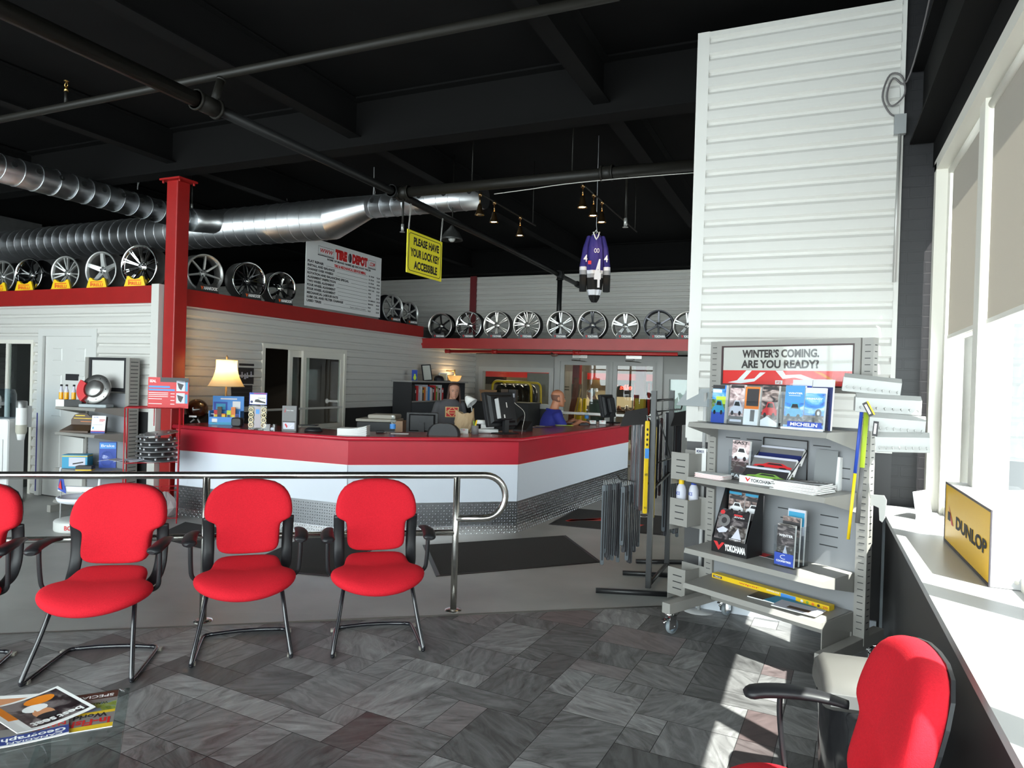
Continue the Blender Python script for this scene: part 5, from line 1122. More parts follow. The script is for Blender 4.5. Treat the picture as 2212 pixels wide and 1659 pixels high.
# ================================================================== SIGNS
t = thing('price_board', 'white tire service price board standing on the office wall', 'sign', (-6.87, 8.01, ZT+.03), radians(90))
W_, H_ = 1.90, 1.01
mb = MB(); mb.box(0, W_, 0, .008, 0, H_); bd = mb.build('board', mat('board_white', (.74, .74, .74), .4), t)
mb = MB(); Y_ = -.0012
def T_(s, u0, u1, v0, v1, m_, b=.02, sl=0.0): mb.use(m_); mb.text(s, u0*W_, u1*W_, v0*H_, v1*H_, Y_, b, sl)
def R_(u0, u1, v0, v1, m_, dy=0): mb.use(m_); mb.rect(u0*W_, u1*W_, v0*H_, v1*H_, Y_-dy)
for u0, u1, s in ((.135, .335, 'WWW'), (.795, .915, '.COM')):
    for q in range(7): R_(u0, u1, .795+q*.019, .800+q*.019, INK)
    R_(u0+.01, u1-.01, .815, .895, mat('board_white', (.62, .62, .62), .4), .0004); R_(u0, u1, .775, .788, INK)
    mb.use(REDINK); mb.text(s, (u0+.02)*W_, (u1-.02)*W_, .822*H_, .886*H_, Y_-.0008, .03, .25)
T_('TIRE', .35, .505, .78, .935, REDINK, .09); T_('DEPOT', .575, .79, .78, .935, REDINK, .09)
mb.use(INK); mb.disc(.545*W_, .855*H_, .022*W_, .075*H_, Y_-.0004); mb.use(C['mid']); mb.disc(.532*W_, .855*H_, .014*W_, .065*H_, Y_-.0008)
T_('HOME OF BRAND NAMES @ DISCOUNT PRICES', .25, .84, .722, .762, INK, .05); T_('TIRE & MECHANICAL SERVICE MENU', .34, .77, .655, .70, REDINK, .05)
rows = ['FLAT REPAIR', 'INSTALL AND BALANCE', 'CHANGE OVER WHEELS', 'ROTATION AND BALANCING SPECIAL', 'ALIGNMENT INSPECTION', 'TWO WHEEL ALIGNMENT', 'FOUR WHEEL ALIGNMENT', 'FOUR WHEEL ALIGNMENT', 'MECHANICAL LABOUR RATE', 'LUBE OIL AND FILTER CHANGE', 'USED TIRES']
rt = ['EA. FROM', 'EA. FROM', 'EA. FROM', 'FOUR WHEELS', 'MOST CARS', 'FROM', 'FROM', 'ON 24MM BUS', 'PER HOUR', 'FROM', 'FROM']
pc = ['30.00', '13.00', '30.00', '49.95', '30.00', '59.95', '89.95', '139.95', '98.00', '39.95', '20.00']
for k, s in enumerate(rows):
    v = .640-k*.0575; wd = len(s)*.0172
    T_(s, .02, .02+wd, v, v+.036, INK, .05); T_(rt[k], .815, .815+len(rt[k])*.0095, v-.004, v+.022, INK, .04); T_(pc[k], .935, .935+len(pc[k])*.0095, v-.006, v+.022, INK, .04)
    R_(.05+wd, .80, v, v+.004, INK)
T_('$', .925, .932, .645, .66, INK); T_('Engine additives available', .56, .78, .075, .098, INK, .01, .2)
mb.build('lettering', None, bd)
mb = MB(); mb.box(.1, .14, .008, .06, 0, .5); mb.box(W_-.14, W_-.1, .008, .06, 0, .5); mb.build('props', GREYMETAL, t)
# yellow sign hung from the pipe
ya = at_x(880, 494, BX); yb2 = at_x(955, 523, BX); yc = at_x(876, 587, BX)
t = thing('hanging_sign', 'yellow lock key notice hanging on strings from the black pipe', 'sign', (BX, ya.y, yc.z), radians(90))
W_ = yb2.y-ya.y; H_ = ya.z-yc.z
mb = MB(); mb.box(0, W_, -.004, .004, 0, H_); bd = mb.build('board', mat('sign_bright_yellow', (.95, .84, .04), .45), t)
mb = MB(); mb.use(INK); i_ = .03
mb.tube([(p[0], -.0045, p[1]) for p in rrect(i_, W_-i_, i_, H_-i_, .04, 4)], .004, 4, closed=True, flat=1)
mb.text('PLEASE HAVE', W_*.17, W_*.90, H_*.68, H_*.87, -.005, .045); mb.text('YOUR LOCK KEY', W_*.09, W_*.92, H_*.40, H_*.60, -.005, .045); mb.text('ACCESSIBLE', W_*.19, W_*.86, H_*.12, H_*.32, -.005, .045); mb.build('lettering', None, bd)
for x in (.03, W_-.03):
    mb = MB(); mb.tube([(x, 0, H_-.02), (x-.01, 0, H_+.02), (x+.02, .0, 3.56-yc.z)], .003, 5); mb.tube([(x, 0, H_-.02), (x+.04, .0, 3.56-yc.z)], .003, 5); mb.build('string', mat('string', (.5, .48, .45), .6), t)
# ================================================================== JERSEY
j0 = at_z(1288, 497, 3.38)
t = thing('hockey_jersey', 'blue hockey jersey with white and black stripes hanging from the ceiling', 'jersey', j0, radians(22)); t.scale = (.72, .8, 1)
JB = col('jersey_blue', 36, 26, 105, .8); JW = col('jersey_white', 205, 205, 212, .8); JG = col('jersey_grey', 140, 140, 145, .8); JK = col('jersey_black', 8, 8, 10, .9)
def ring(z, w_, d_, ph=0.0, cx=0.0, n=28, fold=.010):
    return [(cx+w_*cos(2*pi*i/n)+fold*sin(i*2.2+ph), d_*sin(2*pi*i/n)+fold*cos(i*1.7+ph), z) for i in range(n)]
mb = MB()
lev = [(-.05, .05, .03, JB), (-.09, .10, .05, JB), (-.20, .125, .065, JB), (-.35, .135, .07, JB), (-.46, .13, .07, JB), (-.50, .128, .07, JW), (-.545, .126, .07, JG), (-.58, .125, .07, JK), (-.68, .115, .065, JK), (-.74, .085, .05, JW), (-.78, .07, .045, JK), (-.82, .035, .025, JK)]
for a, b in zip(lev[:-1], lev[1:]): mb.use(b[3], True); mb.loft([ring(a[0], a[1], a[2], a[0]*9), ring(b[0], b[1], b[2], b[0]*9)], False)
mb.build('body', None, t)
for s in (-1, 1):
    mb = MB(); lv = [(-.07, .03, JB), (-.2, .045, JB), (-.42, .055, JB), (-.46, .056, JW), (-.51, .056, JG), (-.54, .055, JK), (-.70, .052, JK)]
    for a, b in zip(lv[:-1], lv[1:]):
        mb.use(b[2], True); f = lambda z: s*(.085-.06*min(1, 0)+ .10*min(1, (-z)/.3)) if True else 0
        mb.loft([ring(a[0], a[1], a[1]*.8, a[0]*7, f(a[0]), 18, .006), ring(b[0], b[1], b[1]*.8, b[0]*7, f(b[0]), 18, .006)], b is lv[-1])
    mb.use(JW); mb.text('4', s*.16-.03, s*.16+.03, -.37, -.29, -.062, .02); sl = mb.build('sleeve', None, t)
mb = MB(); mb.use(JW); mb.tube([(-.05, -.045, -.03), (-.02, -.06, -.09), (.0, -.062, -.115), (.025, -.06, -.085), (.05, -.045, -.03)], .010, 6); mb.build('collar', None, t)
mb = MB(); mb.use(JW); mb.text('OO', -.03, .05, -.27, -.22, -.090, .0); mb.text('4', -.02, .085, -.66, -.34, -.088, .05); mb.use(C['red']); mb.rect(-.12, -.07, -.40, -.36, -.084); mb.build('numbers', None, t)
mb = MB(); mb.tube([(0, 0, -.05), (.01, 0, 0), (.0, 0, .06), (-.005, 0, ZC-j0.z)], .004, 5); mb.tube([(-.06, 0, -.06), (0, 0, .0), (.06, 0, -.06)], .005, 5); mb.build('hanger', mat('hanger_white', (.6, .6, .6), .5), t)
# ================================================================== TRACK LIGHTS
WARM = (1.0, .72, .40)
BRS = mat('lamp_brass', (.36, .22, .10), .3, 1.0); GLOW = mat('bulb_glow', (1, .9, .7), .4, emit=(1.0, .78, .42), estr=30)
def track(name, lab, x, ys, z, lit, y0, y1, group=None):
    t = thing(name, lab, 'light', (x, y0, z+.23))
    mb = MB(); mb.cyl((0, 0, 0), (0, y1-y0, -.0), .010); mb.cyl((0, .1, 0), (0, .1, ZC-z-.23), .006); mb.cyl((0, y1-y0-.1, 0), (0, y1-y0-.1, ZC-z-.23), .006); mb.build('rail', PIPE, t)
    for k, y in enumerate(ys):
        mb = MB(); mb.M = Matrix.Translation((0, y-y0, -.23)); mb.cyl((0, 0, .20), (0, 0, .24), .02); mb.tube([(0, 0, .20), (.0, 0, .12)], .008, 6); mb.use(BRS, True); mb.lathe([(.012, .12), (.022, .10), (.03, .06), (.05, .0), (.052, -.005), (.046, .0), (.026, .055)], 18); h = mb.build('spot_head', BRS, t)
        mb = MB(); mb.M = Matrix.Translation((0, y-y0, -.23)); mb.use(GLOW if lit[k] else mat('bulb_off', (.4, .4, .38), .2), True); mb.lathe([(.0001, .004), (.030, .004), (.040, .010), (.0001, .05)], 14); mb.build('bulb', None, h)
        if lit[k]: lamp('spot_light', 'SPOT', (x, y, z-.03), 7, WARM, (0, 0, 0), spot_size=radians(95), spot_blend=.6, shadow_soft_size=.04)
a = [at_z(*p, 3.42) for p in ((1258, 448), (1283, 466), (1302, 480))]
track('track_light', 'track of three small brass spotlights above the blue jersey', a[0].x, [q.y for q in a], 3.42, (1, 1, 1), a[0].y-.45, a[2].y+1.6)
a = [at_z(*p, 3.42) for p in ((1035, 464), (1067, 480), (1122, 509))]
track('track_light', 'track of small spotlights beneath the closed end of the duct', a[1].x, [q.y for q in a], 3.42, (0, 1, 1), a[0].y-.3, a[2].y+.5)
t = thing('bell_fixture', 'dim grey bell shaped ceiling fixture behind the yellow sign', 'light', at_z(976, 519, 3.38)); mb = MB(); mb.lathe([(.02, .18), (.05, .14), (.09, .10), (.13, .03), (.14, 0), (.13, .0), (.08, .08), (.0001, .1)], 20); mb.build('shade', mat('fixture_grey', (.03, .03, .028), .4, .3), t); mb = MB(); mb.cyl((0, 0, .17), (0, 0, 1.07), .008); mb.build('stem', PIPE, t); mb = MB(); mb.sphere((0, 0, .02), .045); mb.build('bulb', mat('bulb_off', (.4, .4, .38), .2), t)
# ================================================================== LEFT SIDE: SECOND RACK, WIRE RACK, COOLER
mb = MB(); mb.box(-7.92, -7.06, LY-.03, LY-.017, 0, 1.15); struct(mb, 'wall_left_dado', BLACK)
mb = MB(); mb.box(-9.10, -9.085, LY-.04, LY-.03, .05, 1.05); struct(mb, 'trim_21', col('strip_blue', 40, 40, 130))
A2 = 0.0; AF = radians(35); R0 = Vector((at_y(188, 900, 5.47).x, 5.47, 0))
def r2(x, y, z): return R0+Vector((x*cos(A2)-y*sin(A2), x*sin(A2)+y*cos(A2), z))
t = thing('display_rack', 'narrow looking grey slotted rack by the white door holding brake parts', 'rack', R0, A2)
W2_ = .70
for x in (0, W2_):
    mb = MB(); mb.box(x-.03, x+.03, -.02, .11, .02, 1.77); mb.use(RACK); mb.use(INK)
    for k in range(34): z = .30+k*.043; mb.box(x+.0295, x+.0315, -.005, .09, z, z+.008)
    mb.build('upright', None, t)
    mb = MB(); mb.box(x-.03, x+.03, -.42, .1, .0, .08); mb.build('base_leg', RACK, t)
mb = MB(); mb.box(.03, W2_-.03, .0, .02, .2, 1.36); mb.build('back_panel', RPAN, t)
mb = MB(); fr2(mb, .03, W2_-.03, 1.38, 1.77, .03, -.01, .03); mb.use(INK); fr2(mb, .06, W2_-.06, 1.41, 1.75, .012, -.012, -.008); mb.build('header_frame', RACK, t)
mb = MB(); mb.box(.06, W2_-.06, -.002, .004, 1.41, 1.75); mb.build('header_panel', col('header_blank', 205, 203, 200, .2), t)
for z in (1.20, .91, .50, .14):
    mb = MB(); mb.add([(.0, 0, z), (W2_, 0, z), (W2_-.02, -.38, z), (.02, -.38, z), (.02, -.39, z-.03), (W2_-.02, -.39, z-.03), (W2_, 0, z-.03), (0, 0, z-.03)], [(0, 1, 2, 3), (3, 2, 5, 4), (4, 5, 6, 7)], False); s = mb.build('shelf', RACK, t)
    for x, xf in ((0, .02), (W2_, W2_-.02)):
        mb = MB(); mb.add([(x, 0, z), (xf, -.38, z), (xf, -.39, z-.03), (x, 0, z-.11)], [(0, 1, 2, 3)], False); o = mb.build('bracket', RACK, s); o.modifiers.new('thick', 'SOLIDIFY').thickness = .003
zz = 1.2005
t = thing('bottle_box', 'black carton with white end under the small yellow bottles', 'box', r2(.13, -.27, zz), AF)
mb = MB(); mb.use(BLACK); mb.box(-.14, .12, -.06, .06, 0, .075); mb.use(PAPER); mb.box(-.145, -.06, -.062, .062, 0, .076); mb.build('carton', None, t)
for k, x in enumerate((-.115, -.06, .015)):
    p = r2(.13, -.27, zz+.078)+Vector((x*cos(AF), x*sin(AF), 0)); o = thing('small_bottle', ('left', 'middle', 'right')[k]+' of the three yellow filled glass bottles on the black carton', 'bottle', p, 0, 'yellow bottles on the left rack')
    mb = MB(); mb.use(col('amber', 235, 165, 20, .2), True); mb.lathe([(.0001, 0), (.022, 0), (.023, .01), (.023, .08)], 14); mb.use(C['lav'], True); mb.lathe([(.023, .08), (.021, .10), (.011, .125), (.011, .15)], 14); mb.build('body', None, o)
    mb = MB(); mb.lathe([(.013, .148), (.013, .168), (.0001, .17)], 12); mb.build('cap', BLACK, o)
p = r2(.44, -.20, zz); t = thing('brake_disc', 'drilled steel brake disc with red caliper on a grey stand', 'brake disc', p, AF-.25)
mb = MB(); mb.use(mat('stand_grey', (.36, .40, .42), .5)); mb.rbox(-.16, .16, -.07, .07, 0, .035, .01); mb.cyl((0, 0, .03), (0, .02, .14), .03); mb.build('stand', None, t)
T = Matrix.Translation((0, -.02, .205)) @ Matrix.Rotation(radians(74), 4, 'X')
DSC = mat('disc_steel', (.34, .33, .32), .35, .9)
mb = MB(); mb.M = T; mb.lathe([(.10, .012), (.168, .012), (.170, .008), (.170, -.018), (.168, -.022), (.10, -.022)], 36); mb.lathe([(.0001, .05), (.085, .05), (.095, .04), (.10, .012)], 28); ds = mb.build('disc', DSC, t)
for k in range(10):
    a = k*2*pi/10; r_ = .125+.025*(k % 2); mb = MB(); mb.M = T; mb.cyl((r_*cos(a), r_*sin(a), .011), (r_*cos(a), r_*sin(a), .0135), .007, n=8); mb.build('drill_hole', INK, ds)
mb = MB(); mb.M = T; mb.use(C['red']); pts = [(cos(radians(a))*r_, sin(radians(a))*r_) for r_, aa in ((.19, range(150, 236, 12)), (.11, range(234, 148, -12))) for a in aa]
mb.loft([[(x, y, z) for x, y in pts] for z in (-.04, .045)], True, True, False); mb.build('caliper', None, t)
t = thing('arch_display', 'dark brown arched countertop display on the left rack', 'display', r2(.20, -.20, .9105), AF-.2)
mb = MB(); mb.use(C['brown']); mb.prism([(-.16, 0), (.16, 0), (.16, .17), (.06, .17), (.02, .205), (-.06, .21), (-.12, .19), (-.16, .13)], .06, .07); mb.use(C['yellow']); mb.rect(-.11, .0, .175, .185, .058); mb.rect(-.13, .12, .145, .152, .058); mb.use(C['orange']); mb.rect(-.05, .13, .11, .115, .058); mb.build('back_card', None, t)
mb = MB(); mb.use(C['brown']); mb.add([(-.16, -.14, .0), (.16, -.14, 0), (.16, .06, 0), (-.16, .06, 0), (-.16, -.14, .02), (.16, -.14, .02), (.16, .06, .075), (-.16, .06, .075)], [(3, 2, 1, 0), (4, 5, 6, 7), (0, 1, 5, 4), (1, 2, 6, 5), (2, 3, 7, 6), (3, 0, 4, 7)], False); mb.build('base', None, t)
t = thing('leaflet_holder', 'white and blue leaflet standing in a dark holder on the left rack', 'leaflet holder', r2(.50, -.22, .9105), AF)
mb = MB(); mb.M = Matrix.Rotation(-.2, 4, 'X'); mb.use(C['dark']); mb.box(-.075, .075, .002, .05, 0, .19); mb.build('holder', None, t)
mb = MB(); mb.M = Matrix.Rotation(-.2, 4, 'X'); cover_photo(mb, -.072, .072, .0, .20, .001, C['white'], [(C['blue'], 'r', 0, 1, 0, .1), (C['red'], 'r', 0, 1, .1, .14), (C['blue'], 't', .1, .45, .88, .93, 'ATE'), (C['red'], 'r', .55, .95, .74, .78), (C['red'], 'r', .55, .85, .67, .70), (C['mid'], 'r', .1, .8, .48, .49), (C['teal'], 'r', .1, .2, .24, .36)]); mb.build('leaflet', None, t)
t = thing('parts_box', 'blue and yellow parts box on the third shelf of the left rack', 'box', r2(.17, -.22, .5005), AF); mb = MB(); mb.use(C['teal']); mb.box(-.13, .13, -.07, .09, 0, .15); mb.use(C['yellow']); mb.box(-.131, .131, -.071, .091, .13, .14); mb.use(C['lav']); mb.rect(-.06, .11, .02, .12, -.0715); mb.use(C['dark']); mb.poly([(-.02, .04), (.09, .06), (.09, .075), (-.02, .055)], -.072); mb.build('carton', None, t)
t = thing('blister_pack', 'blue blister pack standing behind the wire rack on the left rack', 'package', r2(.46, -.06, .5005), AF)
mb = MB(); mb.use(C['blue']); mb.box(-.09, .09, -.002, .002, 0, .30); mb.use(C['sky']); mb.rect(-.085, .085, .22, .29, -.003); mb.use(C['white']); mb.text('Brake', -.07, .07, .24, .27, -.004); mb.build('card', None, t); mb = MB(); mb.sphere((0, -.03, .11), .07, sc=(1, .6, 1.3)); mb.build('blister', ACRYLIC, t)
t = thing('parts_box', 'small black and yellow box at the front of the left rack', 'box', r2(.44, -.31, .5005), AF); mb = MB(); mb.use(C['dark']); mb.box(-.08, .08, -.05, .05, 0, .05); mb.use(C['yellow']); mb.box(-.081, .081, -.051, .051, 0, .012); mb.build('carton', None, t)
# red wire rack with hub caps and sign
WR = mat('wire_red', (.50, .012, .022), .4)
Bq, Dq = at_z(263, 1137, 0), at_z(381, 1131, 0); e1_ = (Dq-Bq); e2_ = Vector((-e1_.y, e1_.x, 0)).normalized()*.30; 
t = thing('wire_rack', 'red wire floor rack with hub caps beside the red column', 'rack', Bq)
cs = [Vector(), e1_, e1_+e2_, e2_]
for k, c in enumerate(cs):
    mb = MB(); mb.tube([c, c+Vector((0, 0, 1.24))], .006, 6); mb.build('post', WR, t)
for z in (1.24, .66, .36, .06):
    mb = MB(); mb.tube([c+Vector((0, 0, z)) for c in cs], .005, 6, closed=True)
    for k in range(1, 6): mb.tube([e1_*(k/6)+Vector((0, 0, z)), e1_*(k/6)+e2_+Vector((0, 0, z))], .003, 5)
    if z < 1.2: mb.build('wire_shelf', WR, t)
    else: mb.f = mb.f; MBt = MB(); MBt.tube([c+Vector((0, 0, z)) for c in cs], .006, 6, closed=True); MBt.build('top_ring', WR, t)
for a, b in ((1, 2), (0, 3)):
    mb = MB(); mb.tube([cs[a]+Vector((0, 0, 1.2)), cs[b]+Vector((0, 0, .68))], .004, 5); mb.tube([cs[a]+Vector((0, 0, .06)), cs[b]+Vector((0, 0, .62))], .004, 5); mb.build('brace', WR, t)
mid = Bq+(e1_+e2_)*.5+e1_*.10
HUB = mat('hubcap_grey', (.30, .30, .31), .3, .7)
for k in range(6):
    o = thing('hub_cap', 'silver plastic hub cap in the stack on the red wire rack' if k < 5 else 'domed silver hub cap tilted on top of the stack on the red wire rack', 'hub cap', (mid.x, mid.y, .667+k*.052), k*.4, 'hub cap stack' if k < 5 else None)
    if k == 5: o.rotation_euler = (.10, -.08, 0); o.location.z += .022
    mb = MB(); mb.lathe([(.0001, .034), (.08, .032), (.15, .024), (.20, .012), (.215, .006), (.216, .0), (.205, -.0), (.19, .006), (.14, .014), (.0001, .02)], 36)
    for j in range(8):
        a = j*pi/4; mb.cyl((.165*cos(a), .165*sin(a), .005), (.165*cos(a), .165*sin(a), .045 if k < 5 else .026), .016, n=6)
    mb.build('disc', HUB, o)
p = Bq+e1_*.86+e2_*.4; ang = atan2(.403, .915)
t = thing('rack_sign', 'red printed sign with two pictures on top of the red wire rack', 'sign', (p.x, p.y, 1.235), ang)
mb = MB(); mb.use(C['red']); mb.box(-.27, .17, -.004, .004, 0, .33); w_ = .44
def rr(u0, u1, v0, v1, m_, y=-.005): mb.use(m_); mb.rect(-.27+w_*u0, -.27+w_*u1, .33*v0, .33*v1, y)
rr(.3, 1, .85, 1, C['dark']); rr(.02, .22, .80, .96, C['red'], -.0055); mb.use(PAPER); mb.text('SEAL', -.27+w_*.04, -.27+w_*.2, .33*.83, .33*.92, -.006, .03); rr(.02, .54, .66, .72, C['sky']); rr(.02, .66, .56, .62, C['sky'])
for v in (.48, .42, .36, .28, .12): rr(.02, .5 if v > .3 else .35, v, v+.02, PAPER)
for v in (.46, .36, .24, .12): rr(.56, .66, v, v+.02, PAPER)
for v in (.56, .16): rr(.70, .91, v, v+.34, C['lav']); mb.use(C['dark']); mb.poly([(-.27+w_*.72, .33*(v+.28)), (-.27+w_*.88, .33*(v+.22)), (-.27+w_*.82, .33*(v+.03)), (-.27+w_*.76, .33*(v+.10))], -.006); rr(.92, .98, v, v+.3, C['teal'])
mb.build('board', None, t)
mb = MB(); mb.tube([(-.2, .006, .02), (-.2, .006, -.20)], .005, 5); mb.tube([(.12, .006, .02), (.12, .006, -.20)], .005, 5); mb.build('holder_wire', WR, t)
for k in range(3):
    q = Bq+e1_*(.05+.14*k)+e2_*.4+e2_.normalized()*-.06; o = thing('folded_flyer', ('left', 'middle', 'right')[k]+' grey folded flyer lying at the front of the red wire rack', 'flyer', (q.x-.18+.1*k, q.y-.02, .667+.004*k), .4+.3*k, 'flyers on the red wire rack'); mb = MB(); mb.use(C['lav']); mb.add([(-.12, -.08, 0), (.0, -.09, .02), (.12, -.08, .002), (-.12, .08, 0), (0, .08, .02), (.12, .08, .002)], [(0, 1, 4, 3), (1, 2, 5, 4)], False); ob = mb.build('sheet', None, o); ob.modifiers.new('thick', 'SOLIDIFY').thickness = .002
q = at_z(365, 1106, .1); t = thing('plastic_bag', 'crumpled clear plastic bag of papers on the lowest shelf of the red wire rack', 'bag', (Bq.x+e1_.x*.75+e2_.x*.5, Bq.y+e1_.y*.75+e2_.y*.5, .066)); rnd = random.Random(4); mb = MB(); mb.loft([[(r_*cos(2*pi*j/12)*(1+.25*rnd.random()), r_*sin(2*pi*j/12)*(1+.2*rnd.random()), z+.02*rnd.random()) for j in range(12)] for r_, z in ((.10, .0), (.12, .08), (.09, .17), (.03, .24))], True, True, False); mb.build('bag', col('bag_clear', 175, 165, 165, .3), t)
# white floor stand with ring base
q = at_z(143, 1146, 0); t = thing('floor_stand', 'white parts stand with round lettered base behind the left chairs', 'stand', (q.x+.03, q.y+.12, 0), radians(25))
mb = MB(); mb.use(mat('stand_white', (.62, .62, .60), .4)); mb.lathe([(.0001, .10), (.18, .11), (.225, .10), (.23, .09), (.23, .012), (.225, .0), (.0001, .0)], 36); bs = mb.build('base', None, t)
mb = MB(); mb.use(REDINK); v, f = text_geo('BOSCH', .03)
mb.add([(.2315*sin(.3+(a-.5)*.75), -.2315*cos(.3+(a-.5)*.75), .03+b*.045) for a, b in v], f, False); mb.build('lettering', None, bs)
mb = MB(); mb.lathe([(.10, .10), (.075, .15), (.05, .19), (.08, .25), (.11, .28)], 20); mb.build('neck', ACRYLIC, t)
mb = MB(); mb.use(col('tray_white', 225, 228, 235, .35)); mb.lathe([(.0001, .26), (.14, .27), (.20, .29), (.215, .33), (.20, .335)], 28); mb.box(-.22, .20, -.02, .02, .38, .43); mb.tube([(-.20, 0, .40), (-.21, 0, .60), (-.19, -.03, .62)], .010, 6); mb.tube([(.18, 0, .40), (.19, 0, .52)], .014, 6); mb.build('tray', None, t)
mb = MB(); mb.use(C['blue']); mb.add([(-.22, -.02, .40), (-.13, -.03, .36), (-.17, -.03, .56), (-.20, -.02, .55)], [(0, 1, 2, 3)], False); mb.use(C['red']); mb.add([(-.21, -.025, .42), (-.17, -.032, .40), (-.185, -.032, .50)], [(0, 1, 2)], False); ob = mb.build('ribbon', None, t); ob.modifiers.new('thick', 'SOLIDIFY').thickness = .003
mb = MB(); mb.tube([(-.17, -.05, .10), (-.18, -.03, .38)], .006, 6); mb.build('rod', GREYMETAL, t)
# water cooler and cup dispenser
q = at_d(2, 1000, 8.2); t = thing('water_cooler', 'white rounded water cooler cut off by the left picture edge', 'water cooler', (q.x, q.y, 0), radians(30))
CW = mat('cooler_white', (.66, .66, .66), .35)
mb = MB(); mb.rbox(-.17, .17, -.16, .16, .02, 1.02, .03); mb.build('cabinet', CW, t)
mb = MB(); mb.box(-.13, .11, -.168, -.16, .40, .78); mb.use(CW); mb.build('panel', mat('cooler_panel', (.74, .74, .75), .3), t)
mb = MB(); mb.box(-.12, .10, -.21, -.16, .32, .37); mb.build('drip_tray', GREYMETAL, t)
mb = MB(); mb.lathe([(.13, 1.02), (.14, 1.06), (.14, 1.30), (.12, 1.36), (.0001, 1.37)], 24); mb.build('bottle', glass('bottle_blue', (.75, .85, .92), .05), t)
q = at_d(46, 915, 8.15); t = thing('cup_dispenser', 'white tube of paper cups fixed beside the water cooler', 'dispenser', (q.x, q.y, .77), 0)
mb = MB(); mb.lathe([(.0001, .0), (.035, .0), (.045, .07)], 18); mb.build('cup', PAPER, t)
mb = MB(); mb.use(mat('disp_beige', (.45, .43, .36), .5), True); mb.lathe([(.048, .07), (.058, .10), (.058, .18)], 18); mb.use(PAPER, True); mb.lathe([(.056, .18), (.056, .38)], 18); mb.use(mat('disp_grey', (.22, .22, .22), .3, .5), True); mb.lathe([(.057, .38), (.057, .45), (.05, .46), (.0001, .465)], 18); mb.build('tube', None, t)
mb = MB(); mb.box(-.03, .03, .05, .10, .15, .40); mb.build('wall_bracket', GREYMETAL, t)
# ================================================================== ON THE COUNTER
ZK = 1.0305
def ctr(px, py, dz=0): q = at_z(px, py, 1.03); return Vector((q.x, q.y, ZK+dz))
VA = atan2(.403, .915)     # facing back along the line of sight
q = ctr(425, 912); t = thing('plastic_globe', 'clear brown plastic globe on small feet at the left end of the counter', 'globe', q, VA)
BRG = glass('brown_acrylic', (.45, .33, .28), .05, 1.5)
mb = MB(); mb.sphere((0, 0, .155), .125, 24, 14); mb.build('globe', BRG, t); mb = MB(); mb.sphere((0, 0, .115), .08, 16, 8, (1.15, 1, .6)); mb.use(C['brown']); mb.build('contents', C['brown'], t)
for s in (-1, 1): mb = MB(); mb.tube([(s*.02, -.02, .035), (s*.055, -.05, .0)], .010, 6); mb.build('foot', GREYMETAL, t)
mb = MB(); mb.rect(-.04, .05, .065, .085, -.118); mb.build('label', PAPER, t)
q = ctr(446, 905); t = thing('carton', 'dark brown carton between the globe and the blue display', 'box', q+Vector((0, .12, 0)), VA); mb = MB(); mb.use(C['brown']); mb.box(-.11, .10, -.05, .06, 0, .30); mb.use(C['dark']); mb.box(-.10, .09, -.052, -.05, .04, .26); mb.build('carton_body', None, t)
q = ctr(490, 917); t = thing('air_freshener_display', 'blue cardboard counter display filled with colourful packets', 'display', q, VA+.05)
mb = MB(); mb.use(C['sky']); mb.box(-.19, .17, .06, .07, 0, .33); mb.box(-.19, .17, -.06, -.055, .0, .09); mb.box(-.19, -.18, -.06, .06, 0, .16); mb.box(.16, .17, -.06, .06, 0, .16); mb.box(-.18, .16, -.06, .06, 0, .004); mb.use(C['white']); mb.rect(-.10, .09, .29, .305, .058); mb.rect(.04, .13, .18, .27, .058); mb.use(C['blue']); mb.rect(-.18, -.02, .16, .26, .058); mb.use(C['teal']); mb.rect(-.15, -.04, .17, .24, .056); mb.rect(-.18, .16, .0, .03, -.061); mb.use(C['white']); mb.rect(-.15, -.09, .02, .07, -.061); mb.build('carton', None, t)
pk = [(-.16, C['white'], 'white'), (-.12, C['red'], 'red'), (-.08, C['brown'], 'brown'), (-.03, C['orange'], 'orange'), (.03, C['lime'], 'lime green'), (.08, C['orange'], 'second orange'), (.13, C['blue'], 'blue')]
for k, (x, m_, nm) in enumerate(pk):
    o = thing('packet', nm+' packet in the blue counter display, '+('first','second','third','fourth','fifth','sixth','seventh')[k]+' from its left', 'packet', q+Vector((x*cos(VA), x*sin(VA), .006))+Vector((sin(VA)*.02, -cos(VA)*.02, 0)), VA+.1*(k % 3-1), 'packets in the blue display'); mb = MB(); mb.use(m_); mb.box(-.024, .024, -.008, .008, .0, .12+.04*(k % 3)); mb.use(C['yellow'] if k % 2 else C['navy']); mb.rect(-.018, .018, .08, .11, -.009); mb.build('pouch', None, o)
q = ctr(513, 921); t = thing('camera_pouch', 'small black pouch in front of the blue display', 'pouch', q, VA); mb = MB(); mb.rbox(-.06, .055, -.04, .04, 0, .10, .025); mb.build('pouch', BPLASTIC, t); mb = MB(); mb.tube([(.05, 0, .08), (.075, 0, .09), (.065, 0, .04)], .006, 6); mb.build('strap', BPLASTIC, t)
q = ctr(556, 928); t = thing('spacer_display', 'clear stand with two columns of pale ring samples and a header card', 'display', q, VA-.05)
mb = MB(); mb.box(-.10, .10, -.004, .0, .015, .26); mb.build('back_pane', ACRYLIC, t); mb = MB(); mb.rbox(-.08, .08, -.05, .05, 0, .014, .004); mb.build('base', ACRYLIC, t)
